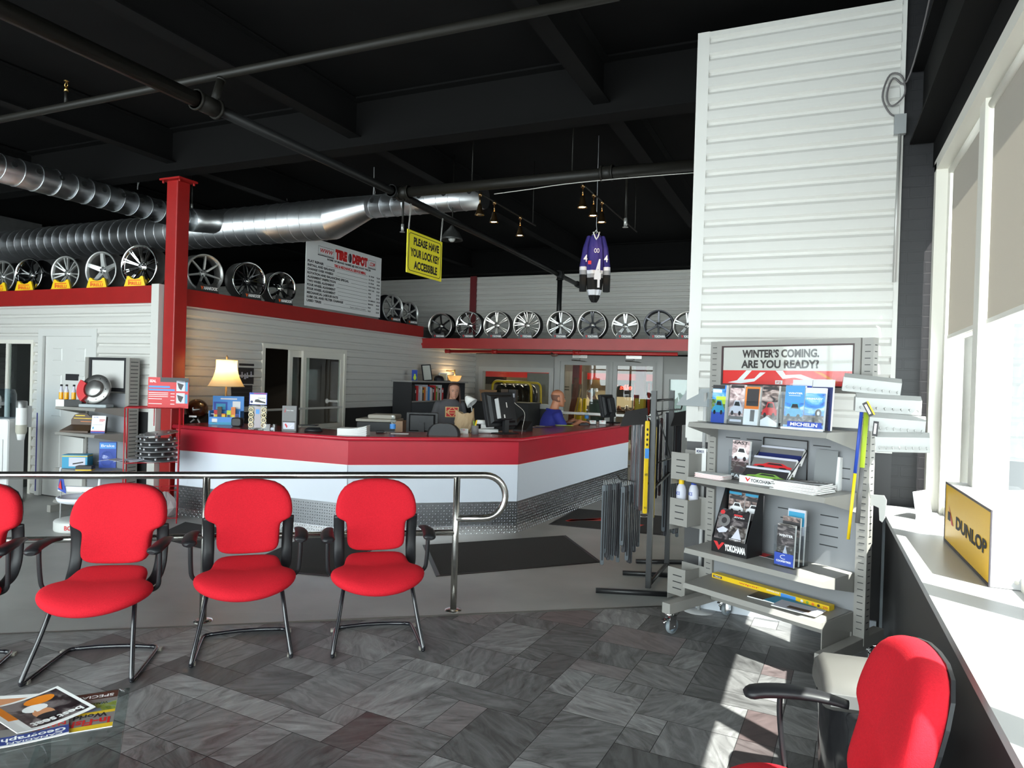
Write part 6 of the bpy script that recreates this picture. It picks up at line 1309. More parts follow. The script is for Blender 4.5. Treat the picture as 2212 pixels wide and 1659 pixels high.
mb = MB(); mb.use(C['blue']); mb.box(-.098, .098, -.002, .004, .27, .40); mb.use(PAPER); mb.rect(-.09, .09, .275, .38, -.003); mb.use(C['dark']); mb.poly([(-.04, .30), (.05, .29), (.085, .285), (.08, .30), (.03, .315), (.0, .33), (-.03, .325)], -.004); mb.text('HUB RINGS', .0, .08, .335, .348, -.004); mb.use(C['red']); mb.rect(-.05, .09, .388, .394, -.003); mb.use(C['navy']); mb.disc(-.07, .30, .014, .014, -.004); mb.build('header_card', None, t)
mb = MB(); mb.use(col('card_pale', 165, 155, 160)); mb.rect(-.035, .035, .02, .25, -.005); mb.use(C['sky']); mb.rect(-.02, .02, .17, .22, -.006); mb.build('centre_card', None, t)
for s in (-1, 1):
    for k in range(4):
        z = .05+k*.055; mb = MB(); mb.tube([(s*.07+.025*cos(a*pi/8), -.010, z+.025*sin(a*pi/8)) for a in range(16)], .006, 6, closed=True)
        for a in range(3): mb.tube([(s*.07, -.010, z), (s*.07+.024*cos(a*2.1+.5), -.010, z+.024*sin(a*2.1+.5))], .004, 5)
        mb.build('ring_sample', col('ring_cream', 215, 200, 165), t)
q = ctr(584, 931); t = thing('clear_box', 'small clear plastic box beside the ring sample stand', 'box', q, VA); mb = MB(); mb.box(-.06, .06, -.04, .04, 0, .075); mb.build('box', ACRYLIC, t); mb = MB(); mb.sphere((0.02, 0, .022), .02); mb.build('contents', C['lav'], t)
q = ctr(625, 931); t = thing('brochure_box', 'grey brochure holder with red arrow standing on the counter front', 'brochure holder', q, VA-.08)
mb = MB(); mb.use(C['mid']); mb.box(-.085, .07, .0, .05, 0, .27); mb.use(C['dark']); mb.box(.07, .078, .0, .05, 0, .27); mb.use(C['lav']); mb.rect(-.07, .055, .02, .09, -.001); mb.use(C['red']); mb.poly([(-.055, .07), (-.04, .08), (-.02, .05), (-.03, .03)], -.002); mb.poly([(-.06, .20), (-.045, .25), (-.05, .20)], -.002); mb.use(PAPER); mb.poly([(.0, .04), (.035, .07), (.04, .065), (.005, .035)], -.002); mb.text('TOYO TIRES', -.04, .04, .215, .225, -.002); mb.use(C['dark']); mb.rect(-.08, .066, .095, .105, -.002); mb.build('holder', None, t)
q = ctr(672, 933); t = thing('card_reader', 'flat black gadget lying on the counter right of the brochure holder', 'gadget', q+Vector((0, .05, 0)), VA); mb = MB(); mb.loft([[(x*s, y*s, z) for x, y in ((-.09, -.05), (.08, -.05), (.09, .0), (.07, .05), (-.08, .05), (-.1, 0))] for s, z in ((1, 0), (1, .02), (.7, .045))], True, True, True); mb.build('shell', BPLASTIC, t)
q = ctr(660, 921); t = thing('tablet', 'thin dark tablet lying behind the flat black gadget', 'tablet', q+Vector((-.05, .12, 0)), VA); mb = MB(); mb.box(-.11, .10, -.06, .06, 0, .010); mb.build('slab', BPLASTIC, t)
q = ctr(752, 941); q += Vector((-.02, .12, 0))
for k in range(14):
    o = thing('paper', 'white sheet in the curled pile of papers at the counter bend' if k < 13 else 'top curled white sheet of the pile at the counter bend', 'paper', q+Vector((0, 0, k*.005)), VA+.03*(k % 3), 'paper pile at the counter bend' if k < 13 else None)
    mb = MB(); n = 8; L_2 = .15
    mb.add([(-L_2+2*L_2*i/n, y, z+.0025*k*max(0, (i-3)/5)**2*(1 if i > 3 else 0)+.0) for z in (0, .0045) for y in (-.10, .10) for i in range(n+1)], [(i, i+1, n+2+i, n+1+i) for i in range(n)]+[(2*n+2+i, 2*n+3+i, 3*n+4+i, 3*n+3+i) for i in range(n)]+[(i, i+1, 2*n+3+i, 2*n+2+i) for i in range(n)]+[(n+1+i, n+2+i, 3*n+4+i, 3*n+3+i) for i in range(n)]+[(n, 2*n+1, 4*n+3, 3*n+2), (0, n+1, 3*n+3, 2*n+2)], False); mb.build('sheet', PAPER, o)
q = ctr(822, 935); t = thing('key_fob', 'black car key fob lying on the counter', 'key', q, VA+.3); mb = MB(); mb.rbox(-.05, .04, -.015, .02, 0, .025, .01); mb.build('fob', BPLASTIC, t); mb = MB(); mb.tube([(.05+.02*cos(a*pi/6), .02*sin(a*pi/6), .006) for a in range(12)], .003, 5, closed=True); mb.build('ring', CHROME, t)
def water(px, py, lab):
    q = ctr(px, py); t = thing('water_bottle', lab, 'bottle', q, 0, 'water bottles on the counter'); mb = MB(); mb.lathe([(.0001, 0), (.03, 0), (.032, .01), (.032, .11), (.03, .13), (.014, .165), (.013, .18)], 18); mb.build('body', glass('pet', (.86, .92, .95), .05, 1.2), t)
    mb = MB(); mb.lathe([(.0326, .05), (.0326, .10)], 18); mb.use(C['sky']); mb.build('label', C['sky'], t); mb = MB(); mb.lathe([(.015, .178), (.015, .195), (.0001, .196)], 14); mb.build('cap', PAPER, t)
water(848, 936, 'small water bottle beside the envelope on the middle of the counter'); water(1267, 911, 'small water bottle in front of the seated man')
q = ctr(866, 937); t = thing('envelope', 'white envelope lying beside the water bottle', 'envelope', q, VA+.2); mb = MB(); mb.box(-.11, .08, -.035, .03, 0, .004); mb.use(PAPER); mb.build('sheet', PAPER, t)
# multifunction printer on a low black cabinet behind the counter
t = thing('back_desk', 'black low desk behind the counter under the office window', 'desk', (-5.25, 7.55, 0), radians(20)); mb = MB(); mb.box(-.45, .43, -.3, .3, .0, .84); mb.build('body', BLACK, t); mb = MB(); mb.box(-.47, .45, -.32, .32, .84, .87); mb.build('top', BPLASTIC, t)
t = thing('printer', 'black and beige printer with a lid stacked with papers', 'printer', (-5.15, 7.5, .8705), radians(20))
BEI = mat('printer_beige', (.36, .33, .28), .5)
mb = MB(); mb.rbox(-.25, .25, -.2, .2, 0, .20, .02); mb.build('body', BPLASTIC, t); mb = MB(); mb.rbox(-.26, .26, -.21, .21, .20, .235, .012); mb.build('scanner', BEI, t); mb = MB(); mb.rbox(-.12, .24, -.16, .18, .236, .29, .02); mb.build('lid', BEI, t); mb = MB(); mb.box(.05, .3, -.3, -.2, .06, .075); mb.build('paper_tray', BPLASTIC, t)
t = thing('cardboard_tray', 'small brown cardboard box right of the printer', 'box', (-4.86, 7.50, .8705), radians(20)); mb = MB(); mb.box(-.045, .07, -.1, .1, 0, .22); mb.build('box', col('cardboard', 150, 115, 85), t)
# monitors
def monitor(lab, q, rz, w_=.50, h_=.36, tilt=.12, group='computer monitors on the counter'):
    t = thing('monitor', lab, 'monitor', q, rz, group)
    M_ = Matrix.Translation((0, 0, .08)) @ Matrix.Rotation(tilt, 4, 'X')
    mb = MB(); mb.M = M_; mb.use(BPLASTIC); mb.rbox(-w_/2, w_/2, -.02, .03, 0, h_, .012); mb.loft([[(x*s, .03+d, h_/2+z*s) for x, z in ((-w_*.36, -h_*.36), (w_*.36, -h_*.36), (w_*.36, h_*.36), (-w_*.36, h_*.36))] for s, d in ((1.15, 0), (1, .03))], True, True, False); mb.build('case', None, t)
    mb = MB(); mb.M = M_; mb.rect(-w_/2+.02, w_/2-.02, .02, h_-.02, -.0215); mb.build('screen', mat('screen_dark', (.03, .03, .035), .15), t)
    mb = MB(); mb.use(BPLASTIC); mb.box(-.035, .035, .04, .08, .012, .22); mb.loft([[(x*s, .05+y*s, z) for x, y in ((-.13, -.10), (.13, -.10), (.13, .10), (-.13, .10))] for s, z in ((1, 0), (.95, .012), (.6, .016))], True, True, False); mb.build('stand', None, t)
    return t
q = ctr(1092, 937); t = monitor('large black monitor seen from behind with a mini computer on its back', q+Vector((-.05, .0, 0)), VA+pi+.85, .50, .40, .24)
M_ = Matrix.Translation((0.02, 0, .08)) @ Matrix.Rotation(.24, 4, 'X')
mb = MB(); mb.M = M_; mb.use(BPLASTIC); mb.rbox(-.10, .10, .065, .12, .06, .33, .02); mb.use(GREYMETAL); mb.box(.10, .108, .065, .12, .08, .31); mb.use(PAPER); mb.box(-.03, -.015, .1205, .121, .2, .26); mb.box(.03, .05, .1205, .121, .08, .12); mb.build('mini_computer', None, t)
mb = MB(); mb.tube(smooth_path([(-.06, .13, .36), (-.16, .20, .25), (-.14, .2, .1), (-.17, .16, .0)], 5), .0025, 6); mb.build('cable', mat('cable_beige', (.5, .48, .42), .5), t)
q = ctr(1318, 914); t = monitor('black monitor in front of the seated man, seen from the side', q+Vector((-.06, .10, 0)), VA+pi+1.0, .46, .36, .2)
mb = MB(); mb.M = Matrix.Translation((0, 0, .08)) @ Matrix.Rotation(.2, 4, 'X'); mb.use(BPLASTIC); mb.rbox(-.10, .10, .065, .11, .06, .30, .02); mb.use(GREYMETAL); mb.box(-.108, -.10, .065, .11, .08, .29); mb.build('mini_computer', None, t)
q = at_d(912, 925, 8.7); t = monitor('low black monitor behind the counter near the woman', Vector((q.x, q.y, .8705)), VA+pi, .40, .26, .0); tag(t, group='monitors behind the counter')
t2 = thing('back_desk', 'black desk behind the counter in front of the woman', 'desk', (q.x, q.y+.1, 0), VA); mb = MB(); mb.box(-.2, .5, -.25, .25, 0, .84); mb.build('body', BLACK, t2); mb = MB(); mb.box(-.22, .52, -.27, .27, .84, .87); mb.build('top', BPLASTIC, t2)
q = ctr(996, 934); t = thing('paper_bag', 'crumpled brown paper bag standing on the counter beside the monitor', 'bag', q+Vector((-.03, .14, 0)), VA)
rnd = random.Random(8); mb = MB(); n = 20; rings = []
for k, (w_, d_, z) in enumerate(((.12, .07, 0), (.125, .075, .05), (.12, .07, .11), (.11, .06, .17), (.10, .05, .21))):
    rings.append([(w_*cos(2*pi*j/n)*(1+.10*rnd.uniform(-1, 1)), d_*sin(2*pi*j/n)*(1+.12*rnd.uniform(-1, 1)), z+(.045*rnd.random()+.03*cos(4*pi*j/n) if k == 4 else 0)) for j in range(n)])
mb.loft(rings, False, True, False); ob = mb.build('bag', mat('kraft', (.40, .28, .16), .75), t); ob.modifiers.new('thick', 'SOLIDIFY').thickness = .002
def cardholder(px, py, lab, dark):
    q = ctr(px, py); t = thing('card_holder', lab, 'card holder', q+Vector((-.02, .05, 0)), VA, 'business card holders'); mb = MB(); mb.box(-.05, .05, -.025, .02, 0, .012); mb.box(-.052, -.048, -.03, .02, 0, .045); mb.box(.048, .052, -.03, .02, 0, .045); mb.build('holder', BPLASTIC if dark else ACRYLIC, t)
    mb = MB(); mb.M = Matrix.Rotation(-.2, 4, 'X'); mb.use(PAPER); mb.box(-.046, .046, -.02, .0, .006, .06); mb.use(INK); mb.text('TIRE DEPOT', -.036, .036, .043, .051, -.021, .02); mb.use(C['red']); mb.rect(-.01, .01, .043, .051, -.0215); mb.build('cards', None, t)
cardholder(1001, 939, 'white business card holder in front of the paper bag', False); cardholder(1281, 918, 'black business card holder nearest the loose papers', True); cardholder(1302, 918, 'business card holder beside the foot of the far monitor', False)
q = ctr(1023, 939); t = thing('pen_cup', 'grey pen cup with a yellow highlighter beside the card holder', 'cup', q+Vector((-.01, .05, 0)), 0); mb = MB(); mb.lathe([(.038, .10), (.040, .10), (.040, 0), (.0001, 0), (.0001, .004), (.037, .004), (.038, .10)], 20); mb.build('cup', col('cup_grey', 120, 118, 120), t)
for nm, m_, a, b in (('yellow highlighter standing in the grey pen cup', C['yellow'], (-.005, -.02, .006), (.025, -.01, .16)), ('green pen standing in the grey pen cup', C['green'], (.01, .015, .006), (-.03, .02, .15))):
    o = thing('pen', nm, 'pen', q+Vector((-.01, .05, 0)), 0, 'pens in the cup'); mb = MB(); mb.use(m_); mb.cyl(a, b, .008); mb.build('barrel', None, o)
q = ctr(1055, 937)
for k, (dx, dy, dz) in enumerate(((0, .04, 0), (.0, .10, 0), (.02, .07, .052), (-.03, .06, .10))):
    o = thing('paper_roll', ('front', 'rear', 'middle', 'upper')[k]+' white rolled paper in the pile left of the monitor', 'paper', q+Vector((dx-.04, dy, dz+.026)), VA+.1, 'rolled papers by the monitor'); mb = MB(); mb.cyl((-.10, 0, 0), (.13-.04*k, 0, 0), .025, .024); mb.build('roll', PAPER, o)
q = ctr(1136, 932); t = thing('desk_phone', 'black desk phone with raised handset right of the monitor', 'phone', q+Vector((-.05, .02, 0)), VA-.5)
mb = MB(); mb.loft([[(x, y, z0) for x, y in ((-.09, -.09), (.09, -.09), (.09, .09), (-.09, .09))] for z0 in (0, .02)]+[[(-.085, -.06, .04), (.085, -.06, .04), (.085, .09, .12), (-.085, .09, .12)]], True, True, False); mb.build('base', BPLASTIC, t)
mb = MB(); mb.tube(smooth_path([(-.06, -.08, .07), (-.06, .0, .13), (-.06, .10, .17)], 4), .022, 8); mb.build('handset', BPLASTIC, t)
for k, (px, py, r_, m_, lab) in enumerate(((1158, 924, .2, C['navy'], 'open dark blue magazine lying right of the desk phone'), (1180, 923, -.2, C['brown'], 'brown covered magazine lying left of the loose papers'), (1225, 921, .1, C['lime'], 'yellow sheet lying under the loose papers'), (1248, 917, -.1, C['lav'], 'pale sheet of the loose papers in front of the man'), (1255, 914, .3, C['white'], 'white sheet at the back of the loose papers'))):
    q = ctr(px, py); o = thing('loose_paper', lab, 'paper', q+Vector((-.06, .05, .004*k)), VA+r_, 'loose papers on the counter'); mb = MB(); mb.use(m_); mb.box(-.12, .12, -.07, .07, 0, .004); mb.use(PAPER); mb.box(-.10, .02, -.05, .05, .004, .0045); mb.build('sheet', None, o)
q = at_d(960, 905, 7.5); t = thing('office_chair', 'black office chair back rising behind the counter in front of the woman', 'chair', (q.x, q.y, 0), VA+pi)
mb = MB(); mb.loft([[(x*s, y, .62+z) for x, z in rrect(-.18, .18, 0, .54, .12, 5)] for s, y in ((.9, -.03), (1, 0), (1, .04), (.85, .07))], True, True, True); mb.build('backrest', BPLASTIC, t); mb = MB(); mb.rbox(-.25, .25, -.50, -.02, .44, .52, .04); mb.build('seat', BPLASTIC, t); mb = MB(); mb.cyl((0, -.25, .06), (0, -.25, .44), .03); mb.build('gas_post', BPLASTIC, t); mb = MB(); mb.box(-.04, .04, -.04, .02, .46, .68); mb.build('back_bar', BPLASTIC, t)
for k in range(5): a = k*2*pi/5; mb = MB(); mb.tube([(0, -.25, .09), (.28*cos(a), -.25+.28*sin(a), .05)], .022, 6); lg = mb.build('leg', BPLASTIC, t); mb = MB(); mb.cyl((.28*cos(a)-.02, -.25+.28*sin(a), .028), (.28*cos(a)+.02, -.25+.28*sin(a), .028), .028); mb.build('caster', BPLASTIC, lg)
# ---- table lamp and wall calendar at the left of the office window
q = at_d(487, 890, 8.25); t = thing('table_lamp', 'lit table lamp with cream bell shade and carved gold base', 'lamp', (q.x, q.y, ZK), 0)
GOLD = mat('lamp_gold', (.30, .19, .08), .4, .7)
mb = MB(); mb.lathe([(.0001, 0), (.075, 0), (.08, .012), (.06, .03), (.03, .05), (.025, .08), (.055, .12), (.06, .15), (.035, .18), (.02, .20), (.05, .23), (.03, .25), (.045, .28), (.022, .31), (.012, .33), (.010, .60), (.0001, .60)], 20); mb.build('base', GOLD, t)
def shade_mat():
    m = bpy.data.materials.new('lamp_shade'); m.use_nodes = True; nt = m.node_tree
    for n in list(nt.nodes): nt.nodes.remove(n)
    out = nt.nodes.new('ShaderNodeOutputMaterial'); mx = nt.nodes.new('ShaderNodeMixShader'); mx.inputs[0].default_value = .6
    a = nt.nodes.new('ShaderNodeBsdfDiffuse'); a.inputs[0].default_value = (.85, .72, .48, 1); b = nt.nodes.new('ShaderNodeBsdfTranslucent'); b.inputs[0].default_value = (.90, .72, .42, 1)
    nt.links.new(a.outputs[0], mx.inputs[1]); nt.links.new(b.outputs[0], mx.inputs[2]); nt.links.new(mx.outputs[0], out.inputs[0]); return m
z0 = 1.65-(835-803)*8.25/1494-ZK; z1 = 1.65-(778-803)*8.25/1494-ZK
mb = MB(); n = 32; rings = []
for k in range(9):
    f = k/8; r_ = .205-.085*f-.030*sin(pi*f); rings.append([(r_*(1-.012*abs(sin(4*2*pi*j/n/2)))*cos(2*pi*j/n), r_*(1-.012*abs(sin(4*2*pi*j/n/2)))*sin(2*pi*j/n), z0+(z1-z0)*f) for j in range(n)])
mb.loft(rings, False, True, True); sh_ = mb.build('lamp_shade', shade_mat(), t)
mb = MB(); mb.tube([(.206*cos(2*pi*j/n), .206*sin(2*pi*j/n), z0) for j in range(n)], .004, 5, closed=True); mb.build('piping', mat('shade_trim', (.6, .42, .2), .6), sh_); mb = MB(); mb.tube([(.121*cos(2*pi*j/n), .121*sin(2*pi*j/n), z1) for j in range(n)], .004, 5, closed=True); mb.build('piping', mat('shade_trim', (.6, .42, .2), .6), sh_)
mb = MB(); mb.lathe([(.004, z1-.03), (.008, z1+.01), (.016, z1+.03), (.008, z1+.045), (.0001, z1+.06)], 12); mb.tube([(-.12, 0, z1-.02), (.12, 0, z1-.02)], .003, 5); mb.build('finial', GOLD, t)
mb = MB(); mb.sphere((0, 0, (z0+z1)/2), .035); mb.build('bulb', mat('bulb_warm', (1, .9, .7), .4, emit=(1.0, .70, .34), estr=6), t)
lamp('table_lamp_light', 'POINT', (q.x, q.y, ZK+(z0+z1)/2+.05), 7, (1.0, .68, .34), shadow_soft_size=.05)
a = at_x(522, 785, RX+.02); b = at_x(546, 865, RX+.02)
t = thing('wall_calendar', 'black wall calendar with a pale picture beside the lamp', 'calendar', (RX+.024, a.y-.05, b.z), radians(90)); W_ = b.y-a.y+.05; H_ = a.z-b.z
mb = MB(); mb.use(C['dark']); mb.box(0, W_, -.002, .004, H_*.42, H_); mb.box(-.12, W_*.92, -.004, .004, -.08, H_*.42); mb.use(C['lav'])
for k, (x, z) in enumerate(((.2, .70), (.4, .66), (.55, .69), (.8, .72))): mb.poly([(W_*x-.02, H_*(z-.08)), (W_*x+.02, H_*(z-.08)), (W_*x+.012, H_*(z+.02)), (W_*x-.008, H_*(z+.02))], -.005); mb.disc(W_*x, H_*(z+.045), .012, .014, -.005)
mb.use(C['mid'])
for k in range(5): mb.rect(-.10, W_*.86, .0+k*.055, .003+k*.055, -.005)
mb.build('sheets', None, t)
# ---- bookcase against the office wall
t = thing('bookcase', 'black bookcase with an overhanging top shelf by the back corner', 'bookcase', (RX+.02, 10.45, 0), radians(90))
BC = mat('bookcase_black', (.02, .02, .023), .5); BCF = mat('bookcase_slate', (.055, .06, .072), .5)
mb = MB(); mb.box(0, .02, -.40, -.01, 0, 1.56); mb.build('side_panel', BC, t); mb = MB(); mb.box(2.0, 2.02, -.40, -.01, 0, 1.56); mb.build('side_panel', BC, t); mb = MB(); mb.box(.02, 2.0, -.03, -.01, 0, 1.56); mb.build('back_panel', BC, t)
mb = MB(); mb.box(-.05, 2.1, -.43, -.005, 1.56, 1.59); mb.build('top', mat('shelf_top_grey', (.30, .29, .28), .4), t); mb = MB(); mb.box(.02, 2.0, -.40, -.03, 1.20, 1.225); mb.build('shelf', mat('shelf_top_grey', (.30, .29, .28), .4), t); mb = MB(); mb.box(.02, 2.0, -.40, -.38, .05, 1.19); mb.build('front_panel', BCF, t)
bkc = [('dark', 'black'), ('dark', 'second black'), ('red', 'dark red'), ('lav', 'grey'), ('white', 'white'), ('brown', 'brown'), ('orange', 'orange labelled'), ('lav', 'pale grey'), ('sky', 'blue grey'), ('white', 'off white'), ('pink', 'cream'), ('dark', 'tall black'), ('red', 'red'), ('green', 'dark green'), ('pink', 'buff'), ('brown', 'tan'), ('white', 'slim white'), ('red', 'maroon')]
x = .10
rnd = random.Random(2)
for k, (m_, nm) in enumerate(bkc):
    w_ = rnd.uniform(.035, .075); h_ = rnd.uniform(.22, .29); o = thing('binder', nm+' binder on the bookcase shelf, '+('1st 2nd 3rd 4th 5th 6th 7th 8th 9th 10th 11th 12th 13th 14th 15th 16th 17th 18th'.split()[k])+' from the left', 'binder', (RX+.02+.36, 10.45+x, 1.2255), radians(90), 'binders in the bookcase')
    mb = MB(); mb.use(C[m_]); mb.box(0, w_, 0, .24, 0, h_); mb.use(C['yellow'] if k in (5, 6) else PAPER); mb.rect(w_*.2, w_*.8, h_*.62, h_*.86, -.001) if k % 2 else None; mb.build('cover', None, o); x += w_+.006
ZT2 = 1.5905
def top_thing(px, name, lab, cat): q = at_x(px-(14 if px == 965 else 0), 815, RX+.25); return thing(name, lab, cat, (RX+.25, q.y, ZT2), radians(60))
t = top_thing(896, 'greeting_card', 'blue card with a yellow figure on the bookcase top', 'card'); mb = MB(); mb.use(C['blue']); mb.box(-.06, .05, 0, .006, 0, .19); mb.use(C['lime']); mb.disc(0, .05, .03, .045, -.001); mb.disc(.0, .10, .018, .02, -.001); mb.build('board', None, t)
t = top_thing(925, 'picture_frame', 'black framed certificate leaning back on the bookcase top', 'frame'); mb = MB(); mb.M = Matrix.Rotation(-.18, 4, 'X') @ Matrix.Rotation(-.08, 4, 'Y'); fr2(mb, -.10, .10, 0, .31, .018, 0, .015); mb.build('frame', BPLASTIC, t); mb = MB(); mb.M = Matrix.Rotation(-.18, 4, 'X') @ Matrix.Rotation(-.08, 4, 'Y'); mb.rect(-.085, .085, .015, .295, .006); mb.build('certificate', col('cert', 190, 190, 182), t)
t = top_thing(948, 'cap', 'dark baseball cap lying on the bookcase top', 'cap'); mb = MB(); mb.use(col('cap_navy', 22, 22, 32), True); mb.lathe([(.10, 0), (.10, .04), (.075, .09), (.0001, .11)], 18); mb.build('crown', None, t); mb = MB(); mb.loft([[(.08, -.09, .0), (.24, -.05, .002), (.24, .05, .002), (.08, .09, 0)], [(.08, -.09, .01), (.24, -.05, .012), (.24, .05, .012), (.08, .09, .01)]], True, True, False); mb.build('visor', col('cap_navy', 22, 22, 32), t)
t = top_thing(965, 'picture_frame', 'pale framed picture standing beside the wall light', 'frame'); mb = MB(); fr2(mb, -.03, .16, 0, .16, .02, 0, .012); mb.use(PAPER); mb.build('frame', WFR, t); mb = MB(); mb.rect(-.01, .14, .02, .14, .006); mb.build('picture', col('pic_cream', 200, 185, 150), t)
q = at_x(982, 812, RX+.20); t = thing('wall_sconce', 'lit frosted bowl wall light above the woman', 'light', (RX+.20, q.y, q.z), 0)
mb = MB(); mb.lathe([(.0001, -.13), (.06, -.12), (.11, -.08), (.145, .0), (.15, .012), (.142, .0), (.10, -.07), (.0001, -.11)], 24); mb.build('bowl', translucent('frosted_bowl', (.92, .80, .58), .6), t)
mb = MB(); mb.cyl((0, 0, .0), (0, 0, .13), .012); mb.cyl((0, 0, .10), (-.2, 0, .10), .010); mb.cyl((0, 0, -.11), (0, 0, .0), .008); mb.build('stem', mat('brass', (.55, .36, .12), .3, 1.0), t)
mb = MB(); mb.sphere((0, 0, -.03), .03); mb.build('bulb', MATS['bulb_warm'], t)
lamp('sconce_light', 'POINT', (RX+.20, q.y, q.z-.02), 12, (1.0, .70, .38), shadow_soft_size=.04)
# black cabinet and boxes under the back window
t = thing('low_cabinet', 'black cabinet under the back wall window', 'cabinet', (-6.75, 13.2, 0), 0); mb = MB(); mb.box(0, 1.4, -.2, .45, 0, 1.16); mb.build('body', BLACK, t); mb = MB(); mb.box(-.02, 1.42, -.22, .46, 1.16, 1.19); mb.build('top', BPLASTIC, t); mb = MB(); mb.rect(.48, .62, .82, 1.06, -.202); mb.build('notice', PAPER, t)
t = thing('cardboard_box', 'open brown cardboard box on the black cabinet under the window', 'box', (-6.35, 13.3, 1.1905), .1); mb = MB(); mb.box(-.18, .18, -.13, .13, 0, .16); mb.add([(-.18, -.13, .16), (.18, -.13, .16), (.20, -.16, .24), (-.2, -.16, .24)], [(0, 1, 2, 3)], False); mb.build('box', col('cardboard', 150, 115, 85), t)
for k, (x, m_, h_, lab) in enumerate(((-5.98, C['brown'], .26, 'dark red framed device on the black cabinet'), (-5.80, C['dark'], .26, 'black telephone set with a pale label on the black cabinet'))):
    t = thing('device', lab, 'device', (x, 13.25, 1.1905), .1); mb = MB(); mb.use(m_); mb.box(-.08, .08, -.06, .06, 0, h_); mb.use(C['pink'] if k == 0 else C['lav']); mb.rect(-.05, .05, .06, h_-.06, -.061) if k == 0 else mb.rect(-.02, .05, .10, .18, -.061); mb.build('body', None, t)
q = at_d(1012, 866, 9.3); t = thing('desk_lamp', 'white desk lamp head tilted beside the woman', 'lamp', (q.x+.02, q.y, .8705), 0); mb = MB(); mb.M = Matrix.Translation((0, 0, q.z-.8705)) @ Matrix.Rotation(-.8, 4, 'Y'); mb.lathe([(.02, .08), (.045, .05), (.085, -.05), (.08, -.05), (.04, .04)], 18); mb.build('lamp_head', PAPER, t); mb = MB(); mb.tube([(.0, 0, q.z-.82), (.06, .02, .2), (0, 0, 0)], .009, 6); mb.lathe([(.0001, 0), (.08, 0), (.08, .015), (.0001, .02)], 16); mb.build('arm', GREYMETAL, t)
t = thing('back_desk', 'black desk beside the woman carrying the white lamp', 'desk', (q.x+.28, q.y+.1, 0), VA); mb = MB(); mb.box(-.35, .35, -.2, .2, 0, .84); mb.build('body', BLACK, t); mb = MB(); mb.box(-.36, .36, -.21, .21, .84, .87); mb.build('top', BPLASTIC, t)
# ================================================================== WORKSHOP BEHIND THE GLASS
CREAM = mat('workshop_cream', (.62, .54, .38), .7); DKW = mat('workshop_dark', (.06, .055, .05), .8)
mb = MB(); mb.box(-14, .9, 20.0, 20.1, 0, ZC); struct(mb, 'wall_workshop', CREAM)
mb = MB(); mb.box(-14, -9.0, 19.9, 19.99, 0, ZC); mb.box(-9, .9, 19.92, 19.99, 1.9, ZC); mb.box(-9, .9, 19.92, 19.99, 0, .95); struct(mb, 'trim_22', DKW)
mb = MB(); mb.box(-14, .9, 19.6, 19.9, 1.74, 1.93); struct(mb, 'trim_23', RED)
mb = MB(); mb.box(.9, 1.0, YB+.14, 20, 0, ZC); struct(mb, 'wall_workshop_right', GREYWALL)
for k, (x, y) in enumerate(((-6.4, 18.2), (-3.6, 17.6), (-8.6, 17.5))):
    t = thing('tube_light', ('left of the two rear', 'right hand', 'far left')[k]+' fluorescent workshop light unseen above the glass doors', 'light', (x, y, 3.4), 0); mb = MB(); mb.box(-.65, .65, -.08, .08, .04, .10); mb.build('housing', WHITE, t); mb = MB(); mb.cyl((-.6, 0, .02), (.6, 0, .02), .02); mb.build('tube', mat('tube_glow', (1, .9, .75), .4, emit=(1.0, .86, .62), estr=14), t); mb = MB(); mb.cyl((-.5, 0, .1), (-.5, 0, ZC-3.4), .006); mb.cyl((.5, 0, .1), (.5, 0, ZC-3.4), .006); mb.build('hanger_rods', GREYMETAL, t)  # fixtures put in out of view to light the workshop
    lamp('tube_light_glow', 'AREA', (x, y, 3.38), 75, (1.0, .84, .60), (0, 0, 0), shape='RECTANGLE', size=1.2, size_y=.1)
def wx(px, py, y): q = at_y(px, py, y); return q
q = wx(1247, 800, 16.2); t = thing('workshop_post', 'red steel post with dark foot beyond the left glass door', 'post', (q.x, 16.2, 0)); mb = MB(); mb.box(-.09, .09, -.09, .09, 1.6, 3.9); mb.use(RED); mb.build('shaft', RED, t); mb = MB(); mb.box(-.10, .10, -.10, .10, 0, 1.6); mb.build('foot', mat('post_brown', (.09, .075, .06), .6), t)
for k, (px, lab) in enumerate(((1249, 'thick yellow bollard beyond the left glass door'), (1263, 'thin yellow bollard beyond the left glass door'))):
    q = wx(px, 870, 15.6); t = thing('bollard', lab, 'bollard', (q.x, 15.6, 0)); mb = MB(); mb.cyl((0, 0, 0), (0, 0, 1.25), .085 if k == 0 else .05); mb.sphere((0, 0, 1.25), .085 if k == 0 else .05, 12, 6, (1, 1, .5)); mb.build('tube', YELLOW, t)
q = wx(1240, 850, 15.2); t = thing('hose', 'long brown wrapped hose hanging beyond the left glass door', 'hose', (q.x, 15.2, 0)); mb = MB(); mb.tube(smooth_path([(.05, 0, 1.75), (.02, 0, 1.3), (-.05, 0, .9), (-.08, 0, .05)], 6), .07, 8); mb.build('wrap', mat('hose_brown', (.22, .07, .04), .8, bump=.5, bscale=25), t)
q = wx(1243, 860, 15.0); t = thing('broom', 'pale wooden broom handle leaning beyond the left glass door', 'broom', (q.x, 15.0, 0)); mb = MB(); mb.cyl((-.10, 0, .1), (.12, 0, 1.5), .014); mb.build('handle', col('wood_pale', 205, 170, 120), t); mb = MB(); mb.box(-.22, .02, -.05, .05, 0, .1); mb.build('brush', C['brown'], t)
